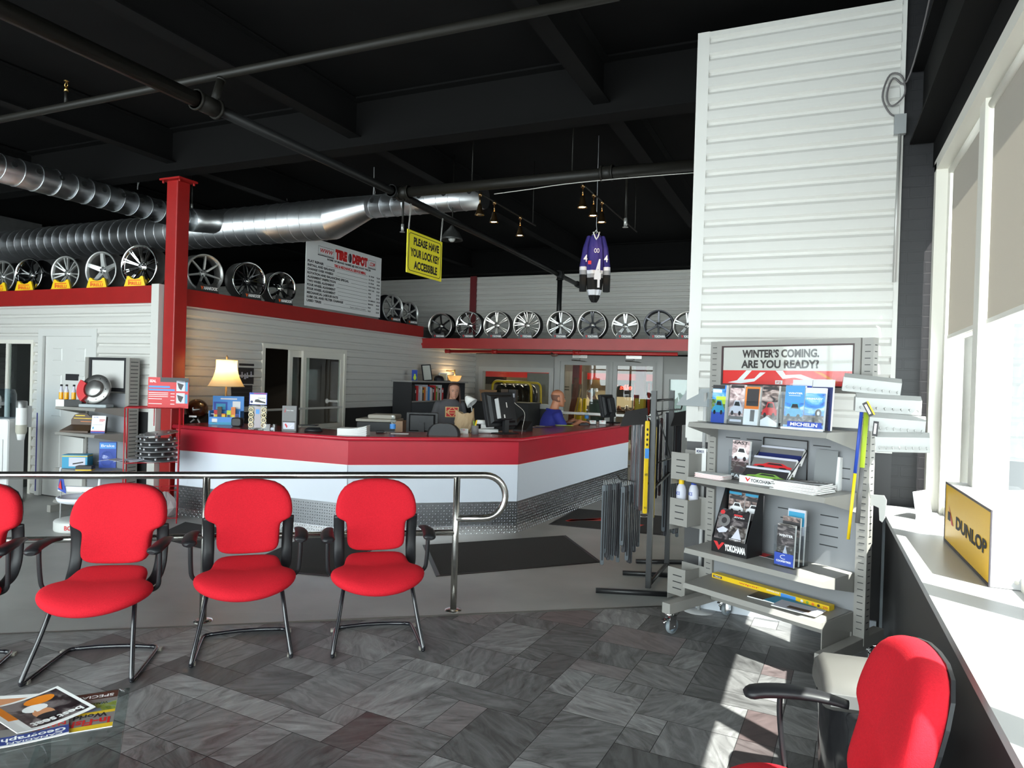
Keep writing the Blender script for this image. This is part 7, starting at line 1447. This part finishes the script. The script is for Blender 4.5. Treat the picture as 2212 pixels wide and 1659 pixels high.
q = wx(1383, 870, 15.8); t = thing('workshop_post', 'red post with yellow foot standing in for a reflection in the right glass door', 'post', (q.x, 15.8, 0)); mb = MB(); mb.box(-.10, .10, -.1, .1, 1.32, 3.9); mb.build('shaft', RED, t); mb = MB(); mb.box(-.105, .105, -.105, .105, 0, 1.32); mb.build('foot', YELLOW, t)  # post shape added in place of a reflection in the door glass
q = wx(1343, 846, 18.5); t = thing('neon_sign', 'black board with glowing red lettering beyond the right glass door', 'sign', (q.x, 18.5, 1.28)); mb = MB(); mb.box(-.36, .36, 0, .05, 0, .46); mb.build('board', BLACK, t); NEO = mat('neon_red', (.9, .08, .05), .4, emit=(1.0, .10, .06), estr=1.6); mb = MB(); mb.use(NEO); mb.text('RY', -.33, -.13, .20, .32, -.004, .03, .15); mb.text('s\u00e1le', -.06, .28, .20, .34, -.004, .02, .15); mb.build('lettering', NEO, t)
mb = MB(); mb.tube([(-.3, .03, 0), (-.3, .03, -1.28)], .02, 6); mb.tube([(.3, .03, 0), (.3, .03, -1.28)], .02, 6); mb.build('legs', BLACK, t)
q = wx(1402, 850, 17.0); t = thing('tool_cabinet', 'tall black and red tool cabinet beyond the right glass door', 'cabinet', (q.x, 17.0, 0)); mb = MB(); mb.box(-.36, .34, -.05, .5, 0, 1.72); mb.build('body', BLACK, t)
for s, w_ in ((-.36, .06), (-.02, .06), (.08, .05)): mb = MB(); mb.box(s, s+w_, -.07, -.05, .1, 1.68); mb.build('red_rail', C['red'], t)
for k in range(7): mb = MB(); mb.box(.14, .33, -.08, -.05, .5+k*.15, .56+k*.15); mb.build('tool_handle', C['red'] if k % 2 else C['yellow'], t)
q = wx(1335, 872, 16.5); t = thing('workbench', 'cluttered dark workbench beyond the right glass door', 'bench', (q.x, 16.5, 0)); mb = MB(); mb.box(-.5, .6, -.3, .3, .95, 1.0); mb.build('top', C['brown'], t)
for x in (-.45, .55): mb = MB(); mb.box(x-.03, x+.03, -.28, .28, 0, .95); mb.build('leg', BLACK, t)
for k in range(5): o = thing('machine_part', 'bare metal part on the cluttered workbench, '+('first','second','third','fourth','fifth')[k]+' from the left', 'machine part', (q.x-.35+.2*k, 16.4, 1.0), k*.6, 'parts on the workbench'); mb = MB(); mb.lathe([(.0001, 0), (.07, 0), (.075, .03), (.05, .05), (.04, .10+.02*(k % 2)), (.0001, .11+.02*(k % 2))], 12); mb.build('casting', SIL if k % 2 else mat('rusty', (.25, .12, .07), .5, .5), o)
q = wx(1218, 850, 18.5); t = thing('locker', 'grey locker at the left inside the workshop', 'locker', (q.x+.25, 18.5, 0)); mb = MB(); mb.box(-.4, .3, 0, .4, 0, 1.95); mb.build('body', C['mid'], t); mb = MB(); mb.rect(-.3, -.1, 1.5, 1.52, -.002); mb.rect(-.3, -.1, 1.42, 1.44, -.002); mb.use(INK); mb.build('vents', INK, t)
# tires on a yellow tube rack inside the back window
q = wx(1110, 845, 15.0)
t = thing('tire_rack', 'yellow tube rack holding wrapped tires behind the back window', 'rack', (q.x, 15.0, 0))
for y in (-.3, .3):
    mb = MB(); mb.tube([(-.52, y, .0), (-.42, y, 1.5)]+arc((-.30, y, 1.5), .12, pi, pi/2, 5)[1:]+[(.42, y, 1.60)]+arc((.44, y, 1.48), .12, pi/2, 0, 5)[1:]+[(.62, y, .0)], .028, 8); mb.build('hoop', YELLOW, t)
mb = MB(); mb.tube([(-.5, -.3, .95), (.6, -.3, .95)], .02, 6); mb.tube([(-.5, .3, .95), (.6, .3, .95)], .02, 6); mb.build('rail', YELLOW, t)
for k in range(4):
    o = thing('tire', 'black wrapped tire on the yellow rack, '+('first', 'second', 'third', 'fourth')[k]+' from the left', 'tire', (q.x-.28+.22*k, 15.0, 1.26), 0, 'tires on the yellow rack'); o.rotation_euler = (0, pi/2, radians(52))
    mb = MB(); mb.lathe([(.20, -.09), (.26, -.10), (.29, -.085), (.30, -.03), (.296, -.025), (.296, .025), (.30, .03), (.29, .085), (.26, .10), (.20, .09), (.19, 0), (.20, -.09)], 32); mb.build('casing', mat('tire_rubber', (.025, .025, .026), .35, coat=.3), o)
q = wx(1165, 845, 16.5); t = thing('wall_board', 'pale grey board hung beyond the right half of the back window', 'board', (q.x, 16.5, .9)); mb = MB(); mb.box(-.35, .35, 0, .04, 0, .95); mb.build('board', col('board_pale', 170, 172, 168), t); mb = MB(); mb.box(-.3, -.25, 0, .04, -.9, 0); mb.box(.25, .3, 0, .04, -.9, 0); mb.build('legs', GREYMETAL, t)
# ================================================================== PEOPLE
SKIN = mat('skin', (.50, .25, .17), .5, noise=.06, nscale=12); SKIN2 = mat('skin_tan', (.42, .17, .09), .45, noise=.06, nscale=12)
def remesh(mb, name, m, parent, vox=.0075, smooth=3):
    me = bpy.data.meshes.new(name); me.from_pydata([tuple(p) for p in mb.v], [], mb.f)
    bm = bmesh.new(); bm.from_mesh(me); bmesh.ops.recalc_face_normals(bm, faces=bm.faces); bm.to_mesh(me); bm.free()
    o = bpy.data.objects.new('tmp', me); COL.objects.link(o)
    r = o.modifiers.new('r', 'REMESH'); r.mode = 'VOXEL'; r.voxel_size = vox
    s = o.modifiers.new('s', 'SMOOTH'); s.factor = .5; s.iterations = smooth
    dg = bpy.context.evaluated_depsgraph_get(); dg.update()
    me2 = bpy.data.meshes.new_from_object(o.evaluated_get(dg)); me2.name = name
    bpy.data.objects.remove(o); me2.materials.clear(); me2.materials.append(m)
    for p in me2.polygons: p.use_smooth = True; p.material_index = 0
    b = bpy.data.objects.new(name, me2); COL.objects.link(b); b.parent = parent; return b
def ball(mb, c, r): mb.sphere(c, r, 14, 9)
def limb(mb, pts, rs):
    mb.tube(pts, rs, 14)
    for p, r in zip(pts, rs): ball(mb, p, r*.99)
def oval(c, rx, ry, n=20): return [(c[0]+rx*cos(2*pi*j/n), c[1]+ry*sin(2*pi*j/n), c[2]) for j in range(n)]
def torso(mb, pel, ch, g=0.0, w=1.0):
    pel = Vector(pel); ch = Vector(ch); d = ch-pel
    rings = []
    for f, rx, ry in ((-.18, .10, .08), (-.10, .155, .11), (.05, .17, .12), (.30, .155, .11), (.55, .155, .115), (.80, .175, .12), (.98, .175, .105), (1.10, .13, .085), (1.18, .075, .065)):
        c = pel+d*f; rings.append(oval(c, (rx*w+g), (ry*w+g)))
    mb.loft(rings, True, True, True)
HEADP = [(-.004, .016, -.072, -.04), (.008, .036, -.082, -.015), (.03, .052, -.088, .015), (.06, .063, -.089, .05), (.09, .070, -.087, .078), (.12, .0745, -.090, .090), (.15, .076, -.087, .095), (.18, .071, -.075, .088), (.205, .054, -.050, .066), (.22, .028, -.02, .036), (.225, .008, .0, .012)]
def hring(z, hw, yf, yb, n=24, g=0.0):
    cy, ry = (yf+yb)/2, (yb-yf)/2; return [((hw+g)*cos(2*pi*j/n), cy+(ry+g)*sin(2*pi*j/n), z) for j in range(n)]
def head(mb):
    mb.loft([hring(*p) for p in HEADP], True, True, True)
    mb.tube([(0, -.084, .122), (0, -.098, .095), (0, -.108, .076)], [.008, .010, .013], 8); ball(mb, (0, -.106, .074), .0125)
    for s in (-1, 1): mb.sphere((s*.012, -.096, .071), .009); mb.sphere((s*.078, .012, .098), .022, 10, 6, (.4, .8, 1.35))
    mb.tube([(-.028, -.085, .128), (0, -.090, .131), (.028, -.085, .128)], .009, 6); mb.sphere((0, -.083, .012), .018); mb.sphere((0, -.089, .042), .016, 10, 6, (1.5, .7, .7))
def hand(mb, wr, dirv, palm, side, curl=.5):
    """wrist, pointing direction, palm normal, thumb side (+1/-1)"""
    w_ = Vector(wr); d = Vector(dirv).normalized(); n = Vector(palm); n = (n-d*n.dot(d)).normalized(); s = d.cross(n)*side
    for q in (-.022, -.008, .008, .022): mb.tube([w_+s*q*.7, w_+s*q+d*.085], [.015, .012], 8)
    for q, L in ((.026, .068), (.009, .078), (-.008, .072), (-.025, .056)):
        a = w_+d*.083+s*q; b = a+(d+n*curl*.5).normalized()*L*.45; c = b+(d+n*curl*1.3).normalized()*L*.32; e = c+(d+n*curl*2.2).normalized()*L*.23
        mb.tube([a, b, c, e], [.0095, .009, .0085, .007], 8); ball(mb, e, .0072)
    a = w_+d*.025+s*.024; b = a+(d*.6+s*.9+n*.3).normalized()*.038; c = b+(d+s*.35+n*.5).normalized()*.032
    mb.tube([a, b, c], [.0125, .0105, .008], 8); ball(mb, c, .0082)
def person(name_label, loc, rz, J, skin, scale=1.0, headrot=(0, 0, 0), shirt=None, pants=None, sleeve=.55, shoes=BLACK, w=1.0):
    t = thing('person', name_label, 'person', loc, rz); t.scale = (scale,)*3
    mb = MB(); torso(mb, J['pelvis'], J['chest'], 0, w)
    HM = Matrix.Translation(J['head']) @ Euler(headrot).to_matrix().to_4x4()
    mb.tube([Vector(J['chest'])+Vector((0, .01, .0)), HM @ Vector((0, .015, .06))], [.062, .054], 14)
    mb.M = HM; head(mb); mb.M = Matrix()
    for s in 'LR':
        limb(mb, [J['sh'+s], J['el'+s], J['wr'+s]], [.050, .040, .029]); hand(mb, J['wr'+s], J['hd'+s], J['pm'+s], 1 if s == 'R' else -1, J.get('curl', .4))
        limb(mb, [J['hip'+s], J['kn'+s], J['an'+s]], [.085, .058, .042])
        a = Vector(J['an'+s]); mb.tube([a+Vector((0, .04, -.04)), a+Vector((0, -.06, -.05)), a+Vector((0, -.17, -.06))], [.04, .042, .03], 10)
    body = remesh(mb, 'body', skin, t)
    if shirt:
        mb = MB(); torso(mb, J['pelvis'], J['chest'], .012, w)
        for s in 'LR':
            a, b = Vector(J['sh'+s]), Vector(J['el'+s]); c = Vector(J['wr'+s])
            if sleeve <= 1: limb(mb, [a, a+(b-a)*sleeve], [.064, .060])
            else: limb(mb, [a, b, b+(c-b)*(sleeve-1)], [.064, .054, .044])
        remesh(mb, 'shirt', shirt, t, .010)
    if pants:
        mb = MB(); p_ = Vector(J['pelvis']); mb.loft([oval(p_+Vector((0, 0, z)), rx*w, ry*w) for z, rx, ry in ((-.12, .12, .10), (-.05, .178, .132), (.05, .180, .132))], True, True, True)
        for s in 'LR': limb(mb, [J['hip'+s], J['kn'+s], J['an'+s]], [.098, .074, .062])
        remesh(mb, 'trousers', pants, t, .011)
    for s in 'LR':
        a = Vector(J['an'+s]); mb = MB(); mb.tube([a+Vector((0, .05, -.04)), a+Vector((0, -.06, -.045)), a+Vector((0, -.185, -.058))], [.048, .05, .036], 12); ob = mb.build('shoe', shoes, t)
    for s in (-1, 1):
        mb = MB(); mb.M = HM; mb.use(col('eye_white', 165, 150, 142)); mb.sphere((s*.030, -.0825, .108), .0100, 10, 6, (1.2, .6, .55)); mb.use(INK); mb.sphere((s*.030, -.0875, .108), .0052, 8, 5, (1, .5, 1)); mb.build('eye', None, t)
        mb = MB(); mb.M = HM; mb.tube([(s*.046, -.083, .124), (s*.03, -.092, .130), (s*.014, -.093, .127)], .0035, 5); mb.build('eyebrow', C['brown'], t)
    mb = MB(); mb.M = HM; mb.tube([(-.022, -.0945, .042), (0, -.101, .043), (.022, -.0945, .042)], [.003, .005, .003], 6); mb.build('lips', mat('lips', (.38, .13, .11), .45), t)
    return t, HM
def cap_hair(mb, lo, g=.006, zmin=.0, front=-.02):
    """close hair shell over the back and sides of the head above lo"""
    n = 28
    prof = [p for p in HEADP if p[0] >= lo]
    mb.loft([hring(*p, n=n, g=g) for p in prof], True, True, True)
J = dict(pelvis=(0, 0, .86), chest=(0, .01, 1.27), head=(.05, -.02, 1.355), shL=(.175, .01, 1.255), elL=(.235, .03, .99), wrL=(.25, -.10, .80), hdL=(.1, -.5, -.8), pmL=(-1, 0, 0), shR=(-.175, .01, 1.255), elR=(-.25, .04, .99), wrR=(-.24, -.12, .82), hdR=(-.05, -.6, -.7), pmR=(1, 0, 0),
         hipL=(.09, 0, .84), knL=(.10, -.01, .46), anL=(.10, .02, .09), hipR=(-.09, 0, .84), knR=(-.10, -.01, .46), anR=(-.10, .02, .09))
q = at_d(973, 843, 10.2); HS_ = 1.0
TSH = mat('tshirt_grey', (.085, .082, .09), .85); BLUE = mat('shirt_blue', (.020, .026, .24), .8); JEAN = mat('jeans_dark', (.03, .035, .06), .85)
t, HM = person('woman with long brown hair and orange printed grey shirt, standing behind the counter', (q.x, q.y, 0), radians(42), J, SKIN, 1.0, (0.05, 0, -.10), TSH, JEAN, .75)
mb = MB(); mb.M = HM
n = 26; rings = []
for (z, hw, yf, yb), df in zip(HEADP[5:], (.075, .05, .022, .0, -.004, -.004)): rings.append(hring(z+.006, hw+.010, yf+df-.004, yb+.012, n))
mb.loft(rings, True, True, True)
pts = [(a, r_) for a, r_ in [(i, 1) for i in range(-4, 17)]]
def hcol(a, z, g): hw, yb = .085+g, .10+g; th = radians(a); return (hw*cos(th), .012+yb*sin(th)*(1.0 if sin(th) > 0 else .75), z)
rings = []
for z, g in ((.165, .004), (.12, .008), (.06, .014), (.0, .02), (-.06, .026), (-.11, .022), (-.13, .010)):
    o_ = [hcol(-28+236*i/24, z, g) for i in range(25)]; i_ = [hcol(-26+232*i/24, z, g-.022) for i in reversed(range(25))]; rings.append(o_+i_)
mb.loft(rings, True, True, True); mb.build('hair', mat('hair_brown', (.060, .024, .015), .5), t)
mb = MB(); pr = .006
def chest_pt(u, v): return (u, -.139+.35*u*u, v)
mb.use(mat('print_orange', (.72, .16, .06), .7)); mb.use(col('print_cream', 225, 190, 130))
def patch(m_, x0, x1, z0, z1, dy):
    mb.use(m_); k = 6
    for i in range(k):
        a, b = x0+(x1-x0)*i/k, x0+(x1-x0)*(i+1)/k; mb.add([(a, chest_pt(a, 0)[1]-dy, z0), (b, chest_pt(b, 0)[1]-dy, z0), (b, chest_pt(b, 0)[1]-dy, z1), (a, chest_pt(a, 0)[1]-dy, z1)], [(0, 1, 2, 3)], False)
patch(col('print_cream', 225, 190, 130), -.10, .10, 1.085, 1.235, .004); patch(C['red'], -.085, .085, 1.095, 1.225, .006); patch(col('print_cream', 225, 190, 130), -.06, .06, 1.14, 1.185, .008); patch(C['red'], -.045, .045, 1.15, 1.175, .010)
for s in (-1, 1): mb.use(col('print_cream', 225, 190, 130)); mb.add([(s*.005, -.149, 1.22), (s*.02, -.149, 1.22), (s*.085, -.146, 1.165), (s*.085, -.146, 1.15)], [(0, 1, 2, 3)]); mb.add([(s*.005, -.149, 1.10), (s*.02, -.149, 1.10), (s*.085, -.146, 1.155), (s*.085, -.146, 1.17)], [(0, 1, 2, 3)])
mb.build('shirt_print', None, t)
# seated man, side on, at the keyboard
q = at_d(1203, 862, 10.1); hz0 = q.z-.115
J2 = dict(pelvis=(0, .06, .78), chest=(0, -.02, 1.165), head=(0, -.075, 1.275), shL=(.195, -.02, 1.15), elL=(.23, -.14, .99-.03), wrL=(.13, -.36, 1.085), hdL=(-.1, -1, -.05), pmL=(0, 0, -1), shR=(-.195, -.02, 1.15), elR=(-.26, -.12, .97), wrR=(-.14, -.36, 1.085), hdR=(.1, -1, -.05), pmR=(0, 0, -1), curl=.35,
          hipL=(.10, .04, .76), knL=(.13, -.25, .70), anL=(.13, -.22, .30), hipR=(-.10, .04, .76), knR=(-.13, -.25, .70), anR=(-.13, -.22, .30))
mr = radians(128)
dx = Vector((.0*cos(mr)+.075*sin(mr), -.075*cos(mr), 0))
mloc = Vector((q.x, q.y, 0))-Vector((-(-.075)*sin(mr), (-.075)*cos(mr), 0))
t, HM = person('bald man in a blue polo shirt seated side on behind the counter, typing', mloc, mr, J2, SKIN2, 1.08, (.05, 0, .0), BLUE, JEAN, .72, w=1.12)
t.location.z = hz0-1.275*1.08+.01
mb = MB(); mb.M = HM
rings = []
for z, hw, yf, yb in [p for p in HEADP if .06 <= p[0] <= .16]:
    cy, ry = (yf+yb)/2, (yb-yf)/2
    o_ = [((hw+.003)*cos(radians(-2+184*i/20)), cy+(ry+.003)*sin(radians(-2+184*i/20)), z) for i in range(21)]; i_ = [((hw-.006)*cos(radians(-2+184*i/20)), cy+(ry-.006)*sin(radians(-2+184*i/20)), z) for i in reversed(range(21))]
    rings.append(o_+i_)
mb.loft(rings, True, True, True); mb.build('hair', mat('hair_stubble', (.17, .075, .05), .8), t)
mb = MB(); mb.tube([(-.075, .03, 1.225), (-.07, -.07, 1.215), (0, -.115, 1.19), (.07, -.07, 1.215), (.075, .03, 1.225), (0, .07, 1.235)], .014, 8, closed=True); mb.build('collar', BLUE, t)
sl_ = thing('stool', 'high black stool under the seated man', 'stool', mloc+Vector((-.06*sin(mr)*1, .06*cos(mr), 0))); sz = t.location.z
mb = MB(); mb.lathe([(.0001, .60+sz), (.18, .60+sz), (.20, .63+sz), (.19, .66+sz), (.0001, .67+sz)], 24); mb.build('seat', BPLASTIC, sl_)
for k in range(4): a = pi/4+k*pi/2; mb = MB(); mb.cyl((.13*cos(a), .13*sin(a), .61+sz), (.22*cos(a), .22*sin(a), 0), .014); mb.build('leg', BPLASTIC, sl_)
mb = MB(); mb.tube([(.19*cos(a*pi/12), .19*sin(a*pi/12), .26) for a in range(24)], .009, 6, closed=True); mb.build('foot_ring', CHROME, sl_)
kb = Matrix.Translation(t.location) @ Matrix.Rotation(mr, 4, 'Z') @ Vector((0, -.44, 0))
t = thing('keyboard', 'black keyboard under the hands of the seated man', 'keyboard', (kb.x, kb.y, ZK), mr); mb = MB(); mb.box(-.2, .2, -.07, .07, 0, .018); mb.build('case', BPLASTIC, t)
for r_ in range(4): mb = MB(); mb.box(-.18, .18, -.055+.03*r_, -.03+.03*r_, .018, .023); mb.build('key_row', mat('keys', (.04, .04, .042), .5), t)
# white haired man behind the glass door, looking down to the left
q = at_d(1286, 851, 15.0)
J3 = dict(J); J3['head'] = (0, -.10, 1.36); J3['chest'] = (0, -.06, 1.26); J3['wrL'] = (.12, -.34, 1.0); J3['wrR'] = (-.12, -.34, 1.0); J3['elL'] = (.25, -.02, .99); J3['elR'] = (-.25, -.02, .99); J3['hdL'] = (-.2, -1, 0); J3['hdR'] = (.2, -1, 0); J3['shL'] = (.185, -.05, 1.245); J3['shR'] = (-.185, -.05, 1.245)
SHG = mat('shirt_greygreen', (.10, .13, .11), .8)
t, HM = person('white haired man in a grey green shirt behind the glass door, looking down', (q.x+.05, q.y, 0), radians(-52), J3, SKIN, 1.12, (.45, 0, .0), SHG, JEAN, .8)
t.location.z = q.z-1.12*(1.36+.10)
t.location.z = 0; t.scale = (q.z/1.45,)*3
mb = MB(); mb.M = HM; rings = []
for z, hw, yf, yb in [p for p in HEADP if p[0] >= .05 and p[0] <= .206]:
    cy, ry = (yf+yb)/2, (yb-yf)/2; a0, a1 = (-15, 195) if z < .17 else (-60, 240)
    o_ = [((hw+.016)*cos(radians(a0+(a1-a0)*i/20)), cy+(ry+.016)*sin(radians(a0+(a1-a0)*i/20)), z) for i in range(21)]; i_ = [((hw-.006)*cos(radians(a0+(a1-a0)*i/20)), cy+(ry-.006)*sin(radians(a0+(a1-a0)*i/20)), z) for i in reversed(range(21))]; rings.append(o_+i_)
mb.loft(rings, True, True, True); mb.build('hair', mat('hair_white', (.68, .68, .66), .6), t)
# ================================================================== WIPER STAND
BLKST = mat('stand_steel_black', (.012, .012, .013), .4)
f1 = at_z(1400, 1275, 0); f2 = at_z(1440, 1228, 0)
t = thing('wiper_stand', 'black steel stand with two posts and floor bars, hung with wiper blades', 'stand', (f1.x, f1.y, 0))
def L_(p): return Vector(p)-Vector((f1.x, f1.y, 0))
for f, lab in ((f1, 'post'), (f2, 'post')):
    p = L_(f); mb = MB(); mb.box(p.x-.02, p.x+.02, p.y-.02, p.y+.02, .02, 1.60); mb.build('post', BLKST, t)
for a, b in (((1287, 1275), (1452, 1284)), ((1345, 1237), (1462, 1243)), ((1374, 1212), (1475, 1214))):
    A = L_(at_z(*a, .02)); B = L_(at_z(*b, .02)); mb = MB(); mb.tube([A, B], .024, 4); mb.build('floor_bar', BLKST, t)
mb = MB(); mb.tube([L_(f1)+Vector((0, 0, .04)), L_(f2)+Vector((0, 0, .04))], .018, 4); mb.build('base_tie', BLKST, t)
mb = MB(); mb.tube([L_(f1)+Vector((0, 0, 1.52)), L_(f2)+Vector((0, 0, 1.52))], .014, 4); mb.tube([L_(f1)+Vector((0, 0, .80)), L_(f2)+Vector((0, 0, .86))], .014, 6); mb.build('cross_tie', BLKST, t)
mb = MB(); mb.tube(smooth_path([L_(f1)+Vector((0, 0, 1.5)), L_(f1)+Vector((.12, .1, 1.1)), L_(f2)+Vector((.05, 0, .9))], 4), .006, 6); mb.build('brace', BLKST, t)
BG = mat('blade_sleeve', (.06, .06, .068), .25, coat=.5); BG2 = mat('blade_sleeve_brown', (.085, .05, .05), .25, coat=.5); BG3 = mat('blade_sleeve_pale', (.12, .135, .15), .3, coat=.4)
rnd = random.Random(9)
def arm(p, q, nm):
    mb = MB(); mb.tube([p, q, q+(q-p).normalized()*.03+Vector((0, 0, .03))], .006, 6); mb.build(nm, BLKST, t)
def blades(n, pa, pb, ztop, zbot, lab, mats_, grp, wd=.016, zr=.05):
    """n packaged blades hung side by side from pa to pb"""
    a0 = L_(pa); b0 = L_(pb); arm(Vector((a0.x, a0.y, ztop+.03)) if False else Vector((0, 0, ztop+.03)), Vector((b0.x, b0.y, ztop+.03)), 'hook_arm')
    for k in range(n):
        f = k/max(1, n-1); x = pa.x+(pb.x-pa.x)*f; y = pa.y+(pb.y-pa.y)*f; zb = zbot+zr*rnd.random(); m_ = mats_[k % len(mats_)]
        o = thing('packaged_wiper', lab, 'wiper blade', (x, y, zb), rnd.uniform(-.15, .15)+radians(30), grp)
        ht = ztop-zb
        mb = MB(); mb.rbox(-wd, wd, -.006, .006, 0, ht, .012, 2); mb.build('sleeve', m_, o)
        mb = MB(); mb.box(-.006, .006, -.0085, -.0062, .04, ht-.05); mb.box(-.003, .003, -.010, -.0085, .1, ht-.1); mb.build('rubber_blade', INK, o)
        mb = MB(); mb.tube([(0, 0, ht-.01), (0, .012, ht+.03), (0, .03, ht+.035)], .003, 5); mb.build('hook', mat('hook_clear', (.4, .42, .43), .2), o)
d_ = f1.y*.915+(-f1.x)*.403
def P_(px, py, dd): q = at_d(px, py, dd); return Vector((q.x, q.y, 0))
D0 = (Vector((f1.x, f1.y, 0))-Vector((0, 0, 0))).dot(Vector((CF.x, CF.y, 0)))
blades(9, P_(1368, 940, D0+.25), P_(1388, 940, D0+.02), 1.36, .62, 'dark packaged wiper blade in the upper front bundle of the black stand', (BG2, BG, BG, BG3), 'upper front wiper bundle')
blades(3, P_(1412, 940, D0+.1), P_(1428, 940, D0+.5), 1.36, .66, 'brown packaged wiper blade hanging between the two posts', (BG2, BG), 'wiper bundle between the posts')
blades(9, P_(1304, 1085, D0+.1), P_(1338, 1085, D0+.25), .82, .15, 'pale packaged wiper blade in the lower left bundle of the stand', (BG3, BG3, BG, BG), 'lower left wiper bundle', zr=.16)
blades(10, P_(1345, 1085, D0+.05), P_(1380, 1085, D0+.3), .82, .16, 'grey packaged wiper blade in the lower middle bundle of the stand', (BG3, BG, BG), 'lower middle wiper bundle', zr=.2)
blades(9, P_(1440, 925, D0+.75), P_(1470, 925, D0+.8), 1.40, .75, 'dark packaged wiper blade in the upper rear bundle of the stand', (BG, BG, BG2), 'upper rear wiper bundle')
blades(9, P_(1436, 1030, D0+.65), P_(1466, 1030, D0+.75), .98, .26, 'blue grey packaged wiper blade in the lower rear bundle of the stand', (BG3, BG), 'lower rear wiper bundle', zr=.1)
for k, (px, dd, lab) in enumerate(((1396, D0-.03, 'yellow wiper sleeve with a blue patch beside the front post'), (1412, D0+.06, 'plain yellow wiper sleeve behind the front post'))):
    q = P_(px, 1000, dd); o = thing('packaged_wiper', lab, 'wiper blade', (q.x, q.y, .62-.05*k), radians(28), 'yellow wiper sleeves')
    mb = MB(); mb.use(YB_); mb.rbox(-.018, .018, -.008, .008, 0, .74, .01, 2)
    if k == 0:
        mb.use(C['sky']); mb.rect(-.017, .017, .44, .52, -.0088); mb.use(INK)
        for j in range(4): mb.disc(0, .55+j*.04, .009, .011, -.0092, 8)
        mb.text('TRICO', -.012, .012, .04, .055, -.0092); mb.text('WIPER', -.012, .012, .30, .32, -.0092); pass
    mb.build('sleeve', None, o); mb = MB(); mb.tube([(0, 0, .73), (0, .012, .775), (0, .03, .78)], .003, 5); mb.build('hook', GREYMETAL, o)
for k, (pa, lab, w0) in enumerate((((1395, 905), 'plain black tilted header plate on the left of the wiper stand', -1), ((1462, 905), 'plain black tilted header plate on the right of the wiper stand', 1))):
    q = at_d(pa[0], pa[1], D0+(.0 if k == 0 else .6)); o = thing('header_plate', lab, 'sign', q, radians(24), 'black header plates')
    mb = MB(); mb.M = Matrix.Rotation(-.45, 4, 'X'); x0, x1 = (-.21, .02) if k == 0 else (-.06, .16)
    mb.add([(x0, 0, -.07), (x1, 0, -.04), (x1, 0, .10), (x0+.05, 0, .06), (x0, .005, -.07), (x1, .005, -.04), (x1, .005, .10), (x0+.05, .005, .06)], [(0, 1, 2, 3), (7, 6, 5, 4), (0, 4, 5, 1), (1, 5, 6, 2), (2, 6, 7, 3), (3, 7, 4, 0)], False); mb.build('plate', mat('plate_black', (.03, .028, .028), .35), o)
